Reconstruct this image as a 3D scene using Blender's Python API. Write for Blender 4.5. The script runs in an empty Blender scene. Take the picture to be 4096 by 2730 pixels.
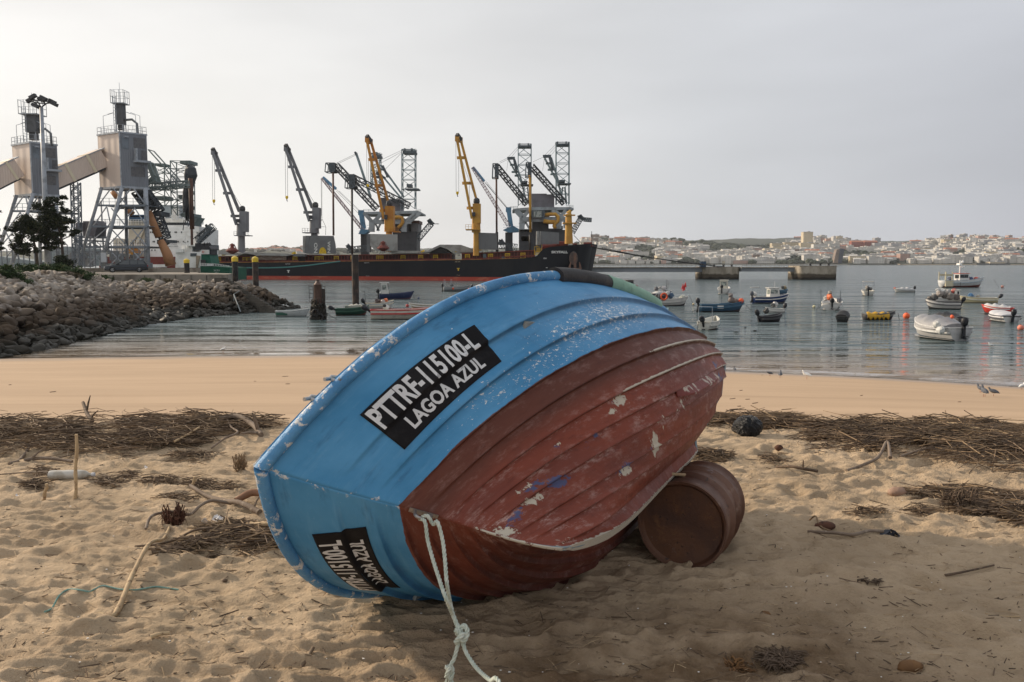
import bpy, bmesh, math, random
import numpy as np
from mathutils import Vector, Matrix
from math import comb, sin, cos, pi, radians as rad
RND = random.Random(7)
NPR = np.random.RandomState(7)

# ------------------------------------------------------------------ camera
F = 3300.0                      # focal length in pixels of the 4096 px wide photograph
PITCH = rad(5.4)
HW = 4.3                        # camera height above the water
SAND = HW - 1.7                 # level of the dry sand
sc = bpy.context.scene
cam_d = bpy.data.cameras.new("camera")
cam_d.sensor_width = 36.0
cam_d.lens = 36.0 * F / 4096.0
cam_d.clip_start = 0.1
cam_d.clip_end = 20000.0
cam = bpy.data.objects.new("camera", cam_d)
sc.collection.objects.link(cam)
cam.location = (0, 0, HW)
cam.rotation_euler = (rad(90) - PITCH, 0, 0)
sc.camera = cam

# ------------------------------------------------------------------ world, sun, exposure
SUN_DIR = Vector((-0.80, 0.42, 0.40)).normalized()
SUN_EL = math.asin(SUN_DIR.z)
SUN_AZ = math.atan2(SUN_DIR.x, SUN_DIR.y)
w = bpy.data.worlds.new("World")
sc.world = w
w.use_nodes = True
wt = w.node_tree
wt.nodes.clear()
wo = wt.nodes.new("ShaderNodeOutputWorld")
bg = wt.nodes.new("ShaderNodeBackground")
sky = wt.nodes.new("ShaderNodeTexSky")
sky.sky_type = 'NISHITA'
sky.sun_disc = False
sky.sun_elevation = SUN_EL
sky.sun_rotation = SUN_AZ
sky.air_density = 1.5
sky.dust_density = 3.0
bg.inputs[1].default_value = 0.10
# a thick even cloud layer in front of the blue: brighter and warmer towards the veiled sun
tc = wt.nodes.new("ShaderNodeTexCoord")
def wmath(op, a, b=None, c=None, clamp=False):
    n = wt.nodes.new("ShaderNodeMath"); n.operation = op; n.use_clamp = clamp
    for i, v in enumerate((a, b, c)):
        if v is None: continue
        if isinstance(v, (int, float)): n.inputs[i].default_value = v
        else: wt.links.new(v, n.inputs[i])
    return n.outputs[0]
sep = wt.nodes.new("ShaderNodeSeparateXYZ"); wt.links.new(tc.outputs['Generated'], sep.inputs[0])
az = wmath('MULTIPLY_ADD', sep.outputs[0], -0.95, 0.5, clamp=True)
el = wmath('MULTIPLY_ADD', sep.outputs[2], 2.2, 0.0, clamp=True)
def wramp(fac, stops):
    r = wt.nodes.new("ShaderNodeValToRGB"); wt.links.new(fac, r.inputs[0])
    e = r.color_ramp.elements
    while len(e) > 1: e.remove(e[-1])
    e[0].position = stops[0][0]; e[0].color = (*stops[0][1], 1)
    for p, c in stops[1:]:
        x = e.new(p); x.color = (*c, 1)
    return r.outputs[0]
SK = 11.3
lowc = wramp(az, [(0.0, (.46, .475, .52)), (0.3, (.58, .595, .62)), (0.55, (.74, .735, .725)), (0.8, (.86, .84, .80)), (1.0, (.88, .86, .82))])
topc = wramp(az, [(0.0, (.545, .56, .60)), (0.3, (.61, .62, .645)), (0.55, (.69, .695, .71)), (0.8, (.76, .76, .765)), (1.0, (.80, .79, .79))])
def wmix(fac, a, b, bt='MIX'):
    m = wt.nodes.new("ShaderNodeMix"); m.data_type = 'RGBA'; m.blend_type = bt
    if isinstance(fac, (int, float)): m.inputs[0].default_value = fac
    else: wt.links.new(fac, m.inputs[0])
    for i, v in ((6, a), (7, b)):
        if isinstance(v, tuple): m.inputs[i].default_value = (*v, 1)
        else: wt.links.new(v, m.inputs[i])
    return m.outputs[2]
cl = wmix(el, lowc, topc)
mp = wt.nodes.new("ShaderNodeMapping"); mp.inputs['Scale'].default_value = (1.2, 1.2, 5.0)
wt.links.new(tc.outputs['Generated'], mp.inputs[0])
nz = wt.nodes.new("ShaderNodeTexNoise"); nz.inputs['Scale'].default_value = 2.2; nz.inputs['Detail'].default_value = 4
nz.inputs['Roughness'].default_value = 0.45
wt.links.new(mp.outputs[0], nz.inputs['Vector'])
streak = wmath('MULTIPLY_ADD', nz.outputs[0], 0.36, 0.82)
cmb = wt.nodes.new("ShaderNodeCombineXYZ")
for i in range(3): wt.links.new(wmath('MULTIPLY', streak, SK), cmb.inputs[i])
clouds = wmix(1.0, cl, cmb.outputs[0], 'MULTIPLY')
final = wmix(0.95, sky.outputs[0], clouds)
wt.links.new(final, bg.inputs[0])
wt.links.new(bg.outputs[0], wo.inputs[0])

sun_d = bpy.data.lights.new("sun", 'SUN')
sun_d.energy = 5.0
sun_d.angle = rad(3.5)
sun_d.color = (1.0, 0.83, 0.63)
sun = bpy.data.objects.new("sun", sun_d)
sc.collection.objects.link(sun)
sun.rotation_euler = SUN_DIR.to_track_quat('Z', 'Y').to_euler()
sc.view_settings.view_transform = 'Standard'
sc.view_settings.look = 'None'
sc.view_settings.exposure = 0.0
sc.view_settings.gamma = 1.0
sc.cycles.max_bounces = 6
sc.cycles.transparent_max_bounces = 12
sc.cycles.use_denoising = True

# ------------------------------------------------------------------ helpers
_c, _s = cos(PITCH), sin(PITCH)
def P(sx, sy, Y):
    """point at distance Y seen at photo pixel (sx, sy)"""
    a = (sx - 2048) / F; b = -(sy - 1365) / F
    d = (a, _c + b * _s, -_s + b * _c)
    k = Y / d[1]
    return Vector((d[0] * k, Y, HW + d[2] * k))
def G(sx, sy, z=0.0):
    a = (sx - 2048) / F; b = -(sy - 1365) / F
    d = (a, _c + b * _s, -_s + b * _c)
    k = (z - HW) / d[2]
    return Vector((d[0] * k, d[1] * k, z))
def zat(sy, Y): return P(2048, sy, Y).z

def tag(o, label=None, cat=None, group=None, kind=None):
    if label: o['label'] = label
    if cat: o['category'] = cat
    if group: o['group'] = group
    if kind: o['kind'] = kind
    return o
def thing(name, label, cat, loc=(0, 0, 0), rz=0.0, group=None):
    o = bpy.data.objects.new(name, None)
    sc.collection.objects.link(o)
    o.empty_display_size = 0.1
    o.location = loc; o.rotation_euler = (0, 0, rz)
    return tag(o, label, cat, group)
def kids(o): return [c for c in bpy.data.objects if c.parent == o]
def copy_tree(o, parent=None, loc=None, rz=None, label=None):
    c = o.copy(); sc.collection.objects.link(c)
    if parent is not None: c.parent = parent
    for ch in list(o.children): copy_tree(ch, c)
    if loc is not None: c.location = loc
    if rz is not None: c.rotation_euler = (0, 0, rz)
    if label: c['label'] = label
    return c

class MB:
    def __init__(s): s.v = []; s.f = []; s.m = []; s.cur = 0
    def add(s, vs, fs):
        o = len(s.v); s.v += [tuple(p) for p in vs]
        s.f += [tuple(i + o for i in f) for f in fs]; s.m += [s.cur] * len(fs); return s
    def box(s, c, sz, rz=0.0, tp=1.0):
        hx, hy, hz = sz[0] / 2, sz[1] / 2, sz[2] / 2
        vs = []
        for z, k in ((-hz, 1.0), (hz, tp)):
            for x, y in ((-hx, -hy), (hx, -hy), (hx, hy), (-hx, hy)):
                X = x * k; Y = y * k
                vs.append((c[0] + X * cos(rz) - Y * sin(rz), c[1] + X * sin(rz) + Y * cos(rz), c[2] + z))
        return s.add(vs, [(0, 3, 2, 1), (4, 5, 6, 7), (0, 1, 5, 4), (1, 2, 6, 5), (2, 3, 7, 6), (3, 0, 4, 7)])
    def beam(s, p, q, w, h=None, up=(0, 0, 1)):
        p = Vector(p); q = Vector(q); h = h or w
        d = (q - p)
        if d.length < 1e-6: return s
        d.normalize(); u = Vector(up)
        if abs(d.dot(u)) > .95: u = Vector((0, 1, 0))
        a = d.cross(u).normalized(); b = a.cross(d).normalized()
        a *= w / 2; b *= h / 2
        vs = [p - a - b, p + a - b, p + a + b, p - a + b, q - a - b, q + a - b, q + a + b, q - a + b]
        return s.add(vs, [(0, 1, 2, 3), (7, 6, 5, 4), (0, 4, 5, 1), (1, 5, 6, 2), (2, 6, 7, 3), (3, 7, 4, 0)])
    def tube(s, pts, r, n=8, cap=True):
        pts = [Vector(p) for p in pts]; k = len(pts)
        rs = r if isinstance(r, (list, tuple)) else [r] * k
        vs = []; ref = None
        for i, p in enumerate(pts):
            d = (pts[min(i + 1, k - 1)] - pts[max(i - 1, 0)])
            d = d.normalized() if d.length > 1e-9 else Vector((0, 0, 1))
            if ref is None:
                ref = Vector((0, 0, 1)) if abs(d.z) < .9 else Vector((1, 0, 0))
            a = d.cross(ref)
            if a.length < 1e-4: a = d.cross(Vector((.3, 1, .2)))
            a.normalize(); b = d.cross(a).normalized(); ref = a.cross(d)
            for j in range(n):
                t = 2 * pi * j / n
                vs.append(p + (a * cos(t) + b * sin(t)) * rs[i])
        fs = [(i * n + j, i * n + (j + 1) % n, (i + 1) * n + (j + 1) % n, (i + 1) * n + j) for i in range(k - 1) for j in range(n)]
        if cap: fs += [tuple(range(n - 1, -1, -1)), tuple(range((k - 1) * n, k * n))]
        return s.add(vs, fs)
    def lathe(s, prof, c=(0, 0, 0), n=16, axis='z', sc_=(1, 1)):
        vs = []
        for r, h in prof:
            for j in range(n):
                t = 2 * pi * j / n; a, b = r * cos(t) * sc_[0], r * sin(t) * sc_[1]
                v = {'z': (a, b, h), 'y': (a, h, b), 'x': (h, a, b)}[axis]
                vs.append((v[0] + c[0], v[1] + c[1], v[2] + c[2]))
        k = len(prof)
        fs = [(i * n + j, i * n + (j + 1) % n, (i + 1) * n + (j + 1) % n, (i + 1) * n + j) for i in range(k - 1) for j in range(n)]
        fs += [tuple(range(n - 1, -1, -1)), tuple(range((k - 1) * n, k * n))]
        return s.add(vs, fs)
    def ball(s, c, r, n=10, m=6, sq=(1, 1, 1), jit=0.0, rnd=None):
        vs = [(c[0], c[1], c[2] - r * sq[2])]
        for i in range(1, m):
            p = pi * i / m
            for j in range(n):
                t = 2 * pi * j / n; k = 1 + (rnd.uniform(-jit, jit) if rnd else 0)
                vs.append((c[0] + r * sq[0] * sin(p) * cos(t) * k, c[1] + r * sq[1] * sin(p) * sin(t) * k, c[2] - r * sq[2] * cos(p) * k))
        vs.append((c[0], c[1], c[2] + r * sq[2]))
        fs = [(0, 1 + (j + 1) % n, 1 + j) for j in range(n)]
        for i in range(m - 2):
            fs += [(1 + i * n + j, 1 + i * n + (j + 1) % n, 1 + (i + 1) * n + (j + 1) % n, 1 + (i + 1) * n + j) for j in range(n)]
        L = len(vs) - 1; b = 1 + (m - 2) * n
        fs += [(b + j, b + (j + 1) % n, L) for j in range(n)]
        return s.add(vs, fs)
    def prism(s, poly, d):
        """poly: list of 3D points, extruded by vector d"""
        d = Vector(d); n = len(poly); vs = [Vector(p) for p in poly]; vs += [p + d for p in vs]
        return s.add(vs, [tuple(range(n)), tuple(range(2 * n - 1, n - 1, -1))] + [(i, i + n, (i + 1) % n + n, (i + 1) % n) for i in range(n)])
    def lattice(s, p, q, w, d, n, r, wdir=(1, 0, 0), taper=1.0, diag=True):
        """four-chord truss from p to q; w along wdir, d across"""
        p = Vector(p); q = Vector(q); ax = (q - p).normalized(); a = Vector(wdir)
        a = (a - ax * a.dot(ax)).normalized(); b = ax.cross(a).normalized()
        def cor(t):
            k = 1 + (taper - 1) * t; c = p.lerp(q, t)
            return [c + a * w / 2 * k * i + b * d / 2 * k * j for i, j in ((-1, -1), (1, -1), (1, 1), (-1, 1))]
        prev = cor(0)
        for k in range(4): s.beam(cor(0)[k], cor(1)[k], r * 1.5)
        for i in range(n):
            nx = cor((i + 1) / n)
            for k in range(4):
                s.beam(nx[k], nx[(k + 1) % 4], r)
                if diag: s.beam(prev[k] if (i + k) % 2 else prev[(k + 1) % 4], nx[(k + 1) % 4] if (i + k) % 2 else nx[k], r)
            prev = nx
        return s
    def build(s, name, mats, parent=None, world=False, smooth=False):
        me = bpy.data.meshes.new(name)
        vs = s.v
        if world and parent is not None:
            L = parent.location if parent.parent is None else parent.parent.location + parent.location
            vs = [(x - L[0], y - L[1], z - L[2]) for x, y, z in vs]
        me.from_pydata(vs, [], s.f)
        ms = mats if isinstance(mats, (list, tuple)) else [mats]
        for m in ms: me.materials.append(m)
        if len(ms) > 1: me.polygons.foreach_set('material_index', s.m)
        if smooth: me.polygons.foreach_set('use_smooth', [True] * len(me.polygons))
        me.update()
        o = bpy.data.objects.new(name, me); sc.collection.objects.link(o)
        if parent is not None: o.parent = parent
        return o
def crease(o, ang=35):
    """smooth shading with sharp edges above an angle"""
    me = o.data; bm = bmesh.new(); bm.from_mesh(me)
    bmesh.ops.recalc_face_normals(bm, faces=bm.faces)
    for f in bm.faces: f.smooth = True
    for e in bm.edges:
        if len(e.link_faces) == 2 and e.calc_face_angle(0) > rad(ang): e.smooth = False
    bm.to_mesh(me); bm.free(); return o
def npmesh(name, V, Fq, mats, parent=None, smooth=True, attrs=None):
    me = bpy.data.meshes.new(name)
    me.vertices.add(len(V)); me.vertices.foreach_set('co', np.asarray(V, np.float32).ravel())
    Fq = np.asarray(Fq, np.int32); k = Fq.shape[1]
    me.loops.add(Fq.size); me.loops.foreach_set('vertex_index', Fq.ravel())
    me.polygons.add(len(Fq)); me.polygons.foreach_set('loop_start', np.arange(len(Fq), dtype=np.int32) * k)
    me.polygons.foreach_set('loop_total', np.full(len(Fq), k, np.int32))
    me.polygons.foreach_set('use_smooth', np.full(len(Fq), smooth))
    for m in (mats if isinstance(mats, (list, tuple)) else [mats]): me.materials.append(m)
    for an, av in (attrs or {}).items():
        av = np.asarray(av, np.float32)
        if av.ndim == 1:
            at = me.attributes.new(an, 'FLOAT', 'POINT'); at.data.foreach_set('value', av)
        else:
            at = me.attributes.new(an, 'FLOAT_VECTOR', 'POINT'); at.data.foreach_set('vector', av.ravel())
    me.update(calc_edges=True); me.validate()
    o = bpy.data.objects.new(name, me); sc.collection.objects.link(o)
    if parent is not None: o.parent = parent
    return o
def gridfaces(nr, nc):
    i = np.arange(nr - 1)[:, None] * nc + np.arange(nc - 1)[None]
    return np.stack([i, i + 1, i + nc + 1, i + nc], -1).reshape(-1, 4)

# value noise for geometry
_perm = NPR.permutation(4096)
_val = NPR.rand(4096)
def vnoise(x, y):
    xi = np.floor(x).astype(int); yi = np.floor(y).astype(int); fx = x - xi; fy = y - yi
    fx = fx * fx * (3 - 2 * fx); fy = fy * fy * (3 - 2 * fy)
    def h(a, b): return _val[_perm[(_perm[a & 4095] + b) & 4095]]
    return (h(xi, yi) * (1 - fx) + h(xi + 1, yi) * fx) * (1 - fy) + (h(xi, yi + 1) * (1 - fx) + h(xi + 1, yi + 1) * fx) * fy
def fbm(x, y, o=4, g=.5):
    a = 1; t = 0; n = 0
    for i in range(o):
        t = t + a * vnoise(x + 17.3 * i, y - 9.1 * i); n += a; a *= g; x = x * 2.03; y = y * 2.03
    return t / n

# ------------------------------------------------------------------ material kit
class N:
    def __init__(s, name):
        s.mat = bpy.data.materials.new(name); s.mat.use_nodes = True; s.t = s.mat.node_tree
        s.b = s.t.nodes['Principled BSDF']; s.out = s.t.nodes['Material Output']
        s.tc = s.t.nodes.new("ShaderNodeTexCoord"); s.obj = s.tc.outputs['Object']
        s.pos = s.t.nodes.new("ShaderNodeNewGeometry").outputs['Position']
    def L(s, v, i):
        if v is None: return
        if hasattr(v, 'is_output'): s.t.links.new(v, i)
        elif isinstance(v, tuple) and len(v) == 3 and i.type == 'RGBA': i.default_value = (*v, 1)
        else: i.default_value = v
    def m(s, op, a, b=None, c=None, clamp=False):
        n = s.t.nodes.new("ShaderNodeMath"); n.operation = op; n.use_clamp = clamp
        for i, v in enumerate((a, b, c)): s.L(v, n.inputs[i])
        return n.outputs[0]
    def noise(s, scale, detail=3, rough=.55, vec=None, dist=0.0, map=None):
        n = s.t.nodes.new("ShaderNodeTexNoise"); v = vec if vec is not None else s.obj
        if map: v = s.map(v, map)
        s.L(v, n.inputs['Vector']); n.inputs['Scale'].default_value = scale
        n.inputs['Detail'].default_value = detail; n.inputs['Roughness'].default_value = rough; n.inputs['Distortion'].default_value = dist
        return n.outputs[0]
    def vor(s, scale, vec=None, feat='F1', out='Distance', map=None, rnd=1.0):
        n = s.t.nodes.new("ShaderNodeTexVoronoi"); n.feature = feat; v = vec if vec is not None else s.obj
        if map: v = s.map(v, map)
        s.L(v, n.inputs['Vector']); n.inputs['Scale'].default_value = scale; n.inputs['Randomness'].default_value = rnd
        return n.outputs[out]
    def map(s, v, sc_, rot=(0, 0, 0), loc=(0, 0, 0)):
        n = s.t.nodes.new("ShaderNodeMapping"); s.L(v, n.inputs[0]); n.inputs['Scale'].default_value = sc_
        n.inputs['Rotation'].default_value = rot; n.inputs['Location'].default_value = loc; return n.outputs[0]
    def mix(s, f, a, b, bt='MIX'):
        n = s.t.nodes.new("ShaderNodeMix"); n.data_type = 'RGBA'; n.blend_type = bt
        s.L(f, n.inputs[0]); s.L(a, n.inputs[6]); s.L(b, n.inputs[7]); return n.outputs[2]
    def step(s, v, lo, hi):
        n = s.t.nodes.new("ShaderNodeMapRange"); n.interpolation_type = 'SMOOTHSTEP'
        s.L(v, n.inputs[0]); s.L(lo, n.inputs[1]); s.L(hi, n.inputs[2]); return n.outputs[0]
    def attr(s, name, out='Fac'):
        n = s.t.nodes.new("ShaderNodeAttribute"); n.attribute_name = name; return n.outputs[out]
    def xyz(s, v):
        n = s.t.nodes.new("ShaderNodeSeparateXYZ"); s.L(v, n.inputs[0]); return n.outputs
    def bump(s, h, strength=.3, dist=.01):
        n = s.t.nodes.new("ShaderNodeBump"); s.L(h, n.inputs['Height']); n.inputs['Strength'].default_value = strength
        n.inputs['Distance'].default_value = dist; return n.outputs[0]
    def fin(s, col, rough=.6, normal=None, metal=0.0, spec=None, alpha=None, emit=None):
        s.L(col, s.b.inputs['Base Color']); s.L(rough, s.b.inputs['Roughness']); s.b.inputs['Metallic'].default_value = metal
        if normal is not None: s.L(normal, s.b.inputs['Normal'])
        if spec is not None: s.L(spec, s.b.inputs['Specular IOR Level'])
        if alpha is not None: s.L(alpha, s.b.inputs['Alpha'])
        return s.mat
def surf(name, c1, c2=None, scale=4.0, lo=.45, hi=.65, rough=.6, bmp=.0, bscale=30.0, metal=0.0, spec=.3, map=None, vary=.12, bd=.01):
    """painted / weathered surface: c1 with patches of c2, slight tone variation"""
    n = N(name)
    v = n.map(n.pos, map) if map else n.pos
    base = n.mix(n.m('MULTIPLY', n.noise(scale * .37, 2, vec=v), 1.0), tuple(c * (1 - vary) for c in c1), tuple(min(1, c * (1 + vary)) for c in c1))
    if c2: base = n.mix(n.step(n.noise(scale, 5, .62, vec=v), lo, hi), base, c2)
    nm = n.bump(n.noise(bscale, 4, vec=n.pos), bmp, bd) if bmp else None
    return n.fin(base, rough, nm, metal, spec)
def pointobj_hash(): pass
# ------------------------------------------------------------------ the upturned boat
BR = np.array([[0.48453, -0.35998, -0.79728], [0.87439, 0.17214, 0.45367], [-0.02607, -0.91694, 0.39817]])
BT = np.array([-0.5152, 2.04, 3.153])
BC = np.array([[[1.491, 0.0, -0.008], [1.908, 0.0, -0.125], [2.319, 0.0, -0.045], [2.716, 0.0, 0.019], [3.075, 0.0, 0.022], [3.375, 0.0, 0.037], [3.622, 0.0, 0.074]], [[1.245, 0.0, 0.149], [1.683, 0.207, 0.103], [2.112, 0.345, 0.023], [2.541, 0.418, -0.055], [2.965, 0.442, -0.048], [3.38, 0.455, 0.02], [3.785, 0.458, 0.118]], [[1.192, 0.0, 0.364], [1.548, 0.343, 0.284], [1.945, 0.539, 0.093], [2.392, 0.645, -0.052], [2.872, 0.679, -0.01], [3.379, 0.68, 0.1], [3.911, 0.651, 0.135]], [[1.166, 0.0, 0.438], [1.432, 0.438, 0.412], [1.788, 0.712, 0.278], [2.253, 0.844, 0.151], [2.789, 0.847, 0.187], [3.364, 0.778, 0.28], [3.961, 0.645, 0.286]], [[0.927, 0.0, 0.597], [1.23, 0.512, 0.587], [1.593, 0.842, 0.557], [2.104, 0.967, 0.473], [2.714, 0.924, 0.467], [3.351, 0.805, 0.515], [3.988, 0.615, 0.531]], [[0.675, 0.0, 1.002], [0.946, 0.635, 0.887], [1.343, 0.946, 0.869], [1.951, 0.996, 0.79], [2.66, 0.917, 0.74], [3.357, 0.803, 0.759], [4.035, 0.662, 0.784]]])
SK_ = [0.849, 0.751, 0.665, 0.581, 0.485, 0.393, 0.312, 0.209, 0.139, 0.054]
def bern(n, u):
    u = np.asarray(u, float)[..., None]; k = np.arange(n + 1)
    return np.array([comb(n, i) for i in k]) * u ** k * (1 - u) ** (n - k)
def dbern(n, u):
    a = bern(n - 1, u); z = np.zeros(a.shape[:-1] + (1,))
    return n * (np.concatenate([z, a], -1) - np.concatenate([a, z], -1))
def hullpt(s_, t_, side):
    """s_, t_ arrays of one shape -> local points and outward normals"""
    s_ = np.asarray(s_, float); t_ = np.asarray(t_, float)
    e = lambda A, Bb: np.einsum('...i,...j,ijk->...k', A, Bb, BC)
    p = e(bern(5, s_), bern(6, t_)); ds = e(dbern(5, s_), bern(6, t_)); dt = e(bern(5, s_), dbern(6, t_))
    n = np.cross(dt, ds)
    n /= (np.linalg.norm(n, axis=-1, keepdims=True) + 1e-9)
    # outward for +y side
    n = -n
    m = np.array([1, side, 1.0])
    return p * m, n * m
def strake(s_, t_):
    ks = [1.0] + SK_ + [0.0]; off = np.zeros_like(s_)
    for a, b in zip(ks[1:], ks[:-1]):
        rel = np.clip((s_ - a) / (b - a), 0, 1)
        inn = (s_ >= a) & (s_ < b)
        off = np.where(inn, .017 * (1 - rel) ** 1.3, off)
    for a in SK_:
        q = (s_ - a) / .010
        off = np.where((q < 0) & (q > -1), np.maximum(off, .017 * (1 + q) ** 1.5), off)
        off = off + .004 * np.exp(-(q - .3) ** 2 / .5) - .004 * np.exp(-(q + 1.5) ** 2 / .5)
    fade = np.clip((t_ - .015) / .13, .0, 1) ** .7
    off = off * fade
    off = off - .022 * np.exp(-((s_ - .028) / .016) ** 2) * np.clip((t_ - .02) / .1, 0, 1)
    return off
def hull_at(s_, t_, side, lift=0.0):
    s_ = np.atleast_1d(np.asarray(s_, float)); t_ = np.atleast_1d(np.asarray(t_, float))
    p, n = hullpt(s_, t_, side)
    f = np.clip(t_ / .03, 0, 1)
    nn = n.copy(); nn[..., 1] *= f
    k = np.clip((t_ - .12) / .25, 0, 1)
    if side > 0: inw = -.09 * k * np.exp(-((s_ - .20) / .17) ** 2) * np.clip(s_ / .03, 0, 1)
    else: inw = -.030 * k * np.exp(-((s_ - .05) / .03) ** 2) * np.clip(s_ / .02, 0, 1)
    return p + n * (strake(s_, t_) * f + inw + lift)[..., None]
boat = thing('upturned_boat', 'large blue and red clinker boat lying on its side against a rusty drum', 'boat')
boat.matrix_world = Matrix([[*BR[0], BT[0]], [*BR[1], BT[1]], [*BR[2], BT[2]], [0, 0, 0, 1]])
def bworld(p): return Vector(BR @ np.array(p) + BT)

# paint
def hull_material():
    n = N('old_boat_paint')
    uv = n.attr('st', 'Vector'); X = n.xyz(uv)
    wob = n.m('MULTIPLY_ADD', n.noise(5.0, 5, .6, uv), .022, -.011)
    red_m = n.step(n.m('ADD', n.attr('paint'), wob), .001, -.001)
    # blue
    b1 = n.mix(n.step(n.noise(2.2, 4, .6, uv), .3, .7), (.042, .205, .41), (.085, .29, .53))
    b1 = n.mix(n.m('MULTIPLY', n.step(n.noise(9, 6, .7, uv, map=(.35, 1.6, 1)), .52, .75), .55), b1, (.02, .085, .19))
    b1 = n.mix(n.m('MULTIPLY', n.attr('fade_'), .55), b1, (.24, .40, .58))
    b1 = n.mix(n.m('MULTIPLY', n.step(n.noise(60, 4, .7, uv), .60, .75), n.m('MULTIPLY_ADD', n.attr('fade_'), .7, .06)), b1, (.7, .76, .82))
    b1 = n.mix(n.m('MULTIPLY', n.step(n.noise(28, 5, .7, uv, map=(.12, 1.0, 1)), .5, .72), .28), b1, (.17, .38, .58))
    b1 = n.mix(n.m('MULTIPLY', n.step(n.noise(4, 6, .7, uv, map=(1.4, .5, 1), dist=.4), .58, .74), .35), b1, (.07, .12, .17))
    # scratches and chips of white primer
    n1 = n.noise(46, 5, .78, uv, map=(.75, 1.35, 1), dist=.6); n2 = n.noise(9, 4, .6, uv)
    chip = n.step(n.m('ADD', n.m('ADD', n1, n.m('MULTIPLY', n.attr('scr'), .125)), n.m('MULTIPLY', n2, .16)), .79, .815)
    sv = n.map(uv, (8, 90, 1), (0, 0, .5)); sv2 = n.map(uv, (90, 9, 1), (0, 0, .35))
    scr = n.m('MAXIMUM', n.step(n.noise(1.0, 2, .5, sv), .74, .78), n.step(n.noise(1.0, 2, .5, sv2), .74, .78))
    chip = n.m('MAXIMUM', chip, n.m('MULTIPLY', scr, n.step(n.attr('scr'), .25, .7)))
    b1 = n.mix(chip, b1, (.70, .74, .76))
    edge = n.step(n.m('ADD', n.noise(22, 6, .75, uv, map=(.6, 1, 1)), n.m('MULTIPLY', n.attr('edge'), .42)), .78, .86)
    b1 = n.mix(edge, b1, (.56, .58, .58))
    # red antifouling
    r1 = n.mix(n.step(n.noise(1.6, 5, .6, uv, map=(.6, 1.4, 1)), .35, .65), (.22, .052, .030), (.15, .042, .030))
    r1 = n.mix(n.attr('dull'), r1, (.085, .034, .024))
    r1 = n.mix(n.m('MULTIPLY', n.step(n.noise(14, 6, .7, uv, map=(.5, 1.6, 1)), .5, .75), .5), r1, (.06, .018, .014))
    r1 = n.mix(n.m('MULTIPLY', n.step(n.noise(8, 8, .8, uv, map=(.7, 1.6, 1)), .49, .68), n.m('MULTIPLY_ADD', n.attr('pink'), .75, .22)), r1, (.46, .32, .29))
    bl = n.step(n.m('ADD', n.noise(11, 6, .68, uv), n.m('MULTIPLY', n.attr('bluep'), .36)), .78, .84)
    r1 = n.mix(n.m('MULTIPLY', bl, .85), r1, (.055, .09, .20))
    cr = n.step(n.m('ADD', n.noise(15, 7, .72, uv, map=(1.25, .8, 1)), n.m('MULTIPLY', n.attr('cream'), .42)), .765, .80)
    r1 = n.mix(cr, r1, (.50, .46, .38))
    col = n.mix(red_m, b1, r1)
    col = n.mix(n.m('MULTIPLY', n.attr('lap_shade'), n.m('MULTIPLY_ADD', n.noise(6, 4, .6, uv), .9, .1)), col, n.mix(red_m, (.02, .05, .10), (.035, .012, .01)))
    # inside of the shell is bare grey-blue
    rough = n.m('MULTIPLY_ADD', n.noise(12, 4, .6, uv), .35, .28)
    h = n.m('ADD', n.m('MULTIPLY', n.noise(16, 6, .6, uv), .6), n.m('MULTIPLY', n.noise(3.5, 4, .6, uv), .9))
    br = n.noise(34, 4, .65, uv, map=(.10, 1.0, 1)); h = n.m('ADD', h, n.m('MULTIPLY', br, .55))
    h = n.m('SUBTRACT', h, n.m('MULTIPLY', n.m('MAXIMUM', chip, n.m('MULTIPLY', cr, red_m)), .35))
    return n.fin(col, n.m('ADD', rough, .08), n.bump(h, .5, .008), 0, .22)
M_hull = hull_material()
M_inside = surf('bare_inside_of_hull', (.20, .27, .31), (.32, .30, .26), 6, .5, .62, .75, .2, 40)
def blob(s_, t_, lst):
    o = np.zeros_like(s_)
    for a, b, rs, rt, k in lst:
        o = np.maximum(o, k * np.exp(-(((s_ - a) / rs) ** 2 + ((t_ - b) / rt) ** 2) / 1.7))
    return o
rows = sorted(set([0, .006, .012, .02, .03, .04, 1.0, .93, .96] + [round(v, 4) for a in SK_ for v in (a - .016, a - .011, a - .007, a - .003, a, a + .004, a + .01, a + .02)] + [round(v, 4) for v in np.linspace(.05, .99, 60)]))
SR = np.array(rows); TR = np.unique(np.r_[np.linspace(0, .06, 16), np.linspace(.06, 1, 190)])
Sg, Tg = np.meshgrid(SR, TR, indexing='ij')
V = []; Fc = []; nr, nc = Sg.shape; at = {k: [] for k in ('paint', 'fade_', 'scr', 'edge', 'dull', 'pink', 'bluep', 'cream', 'lap_shade')}; ST = []
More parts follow.
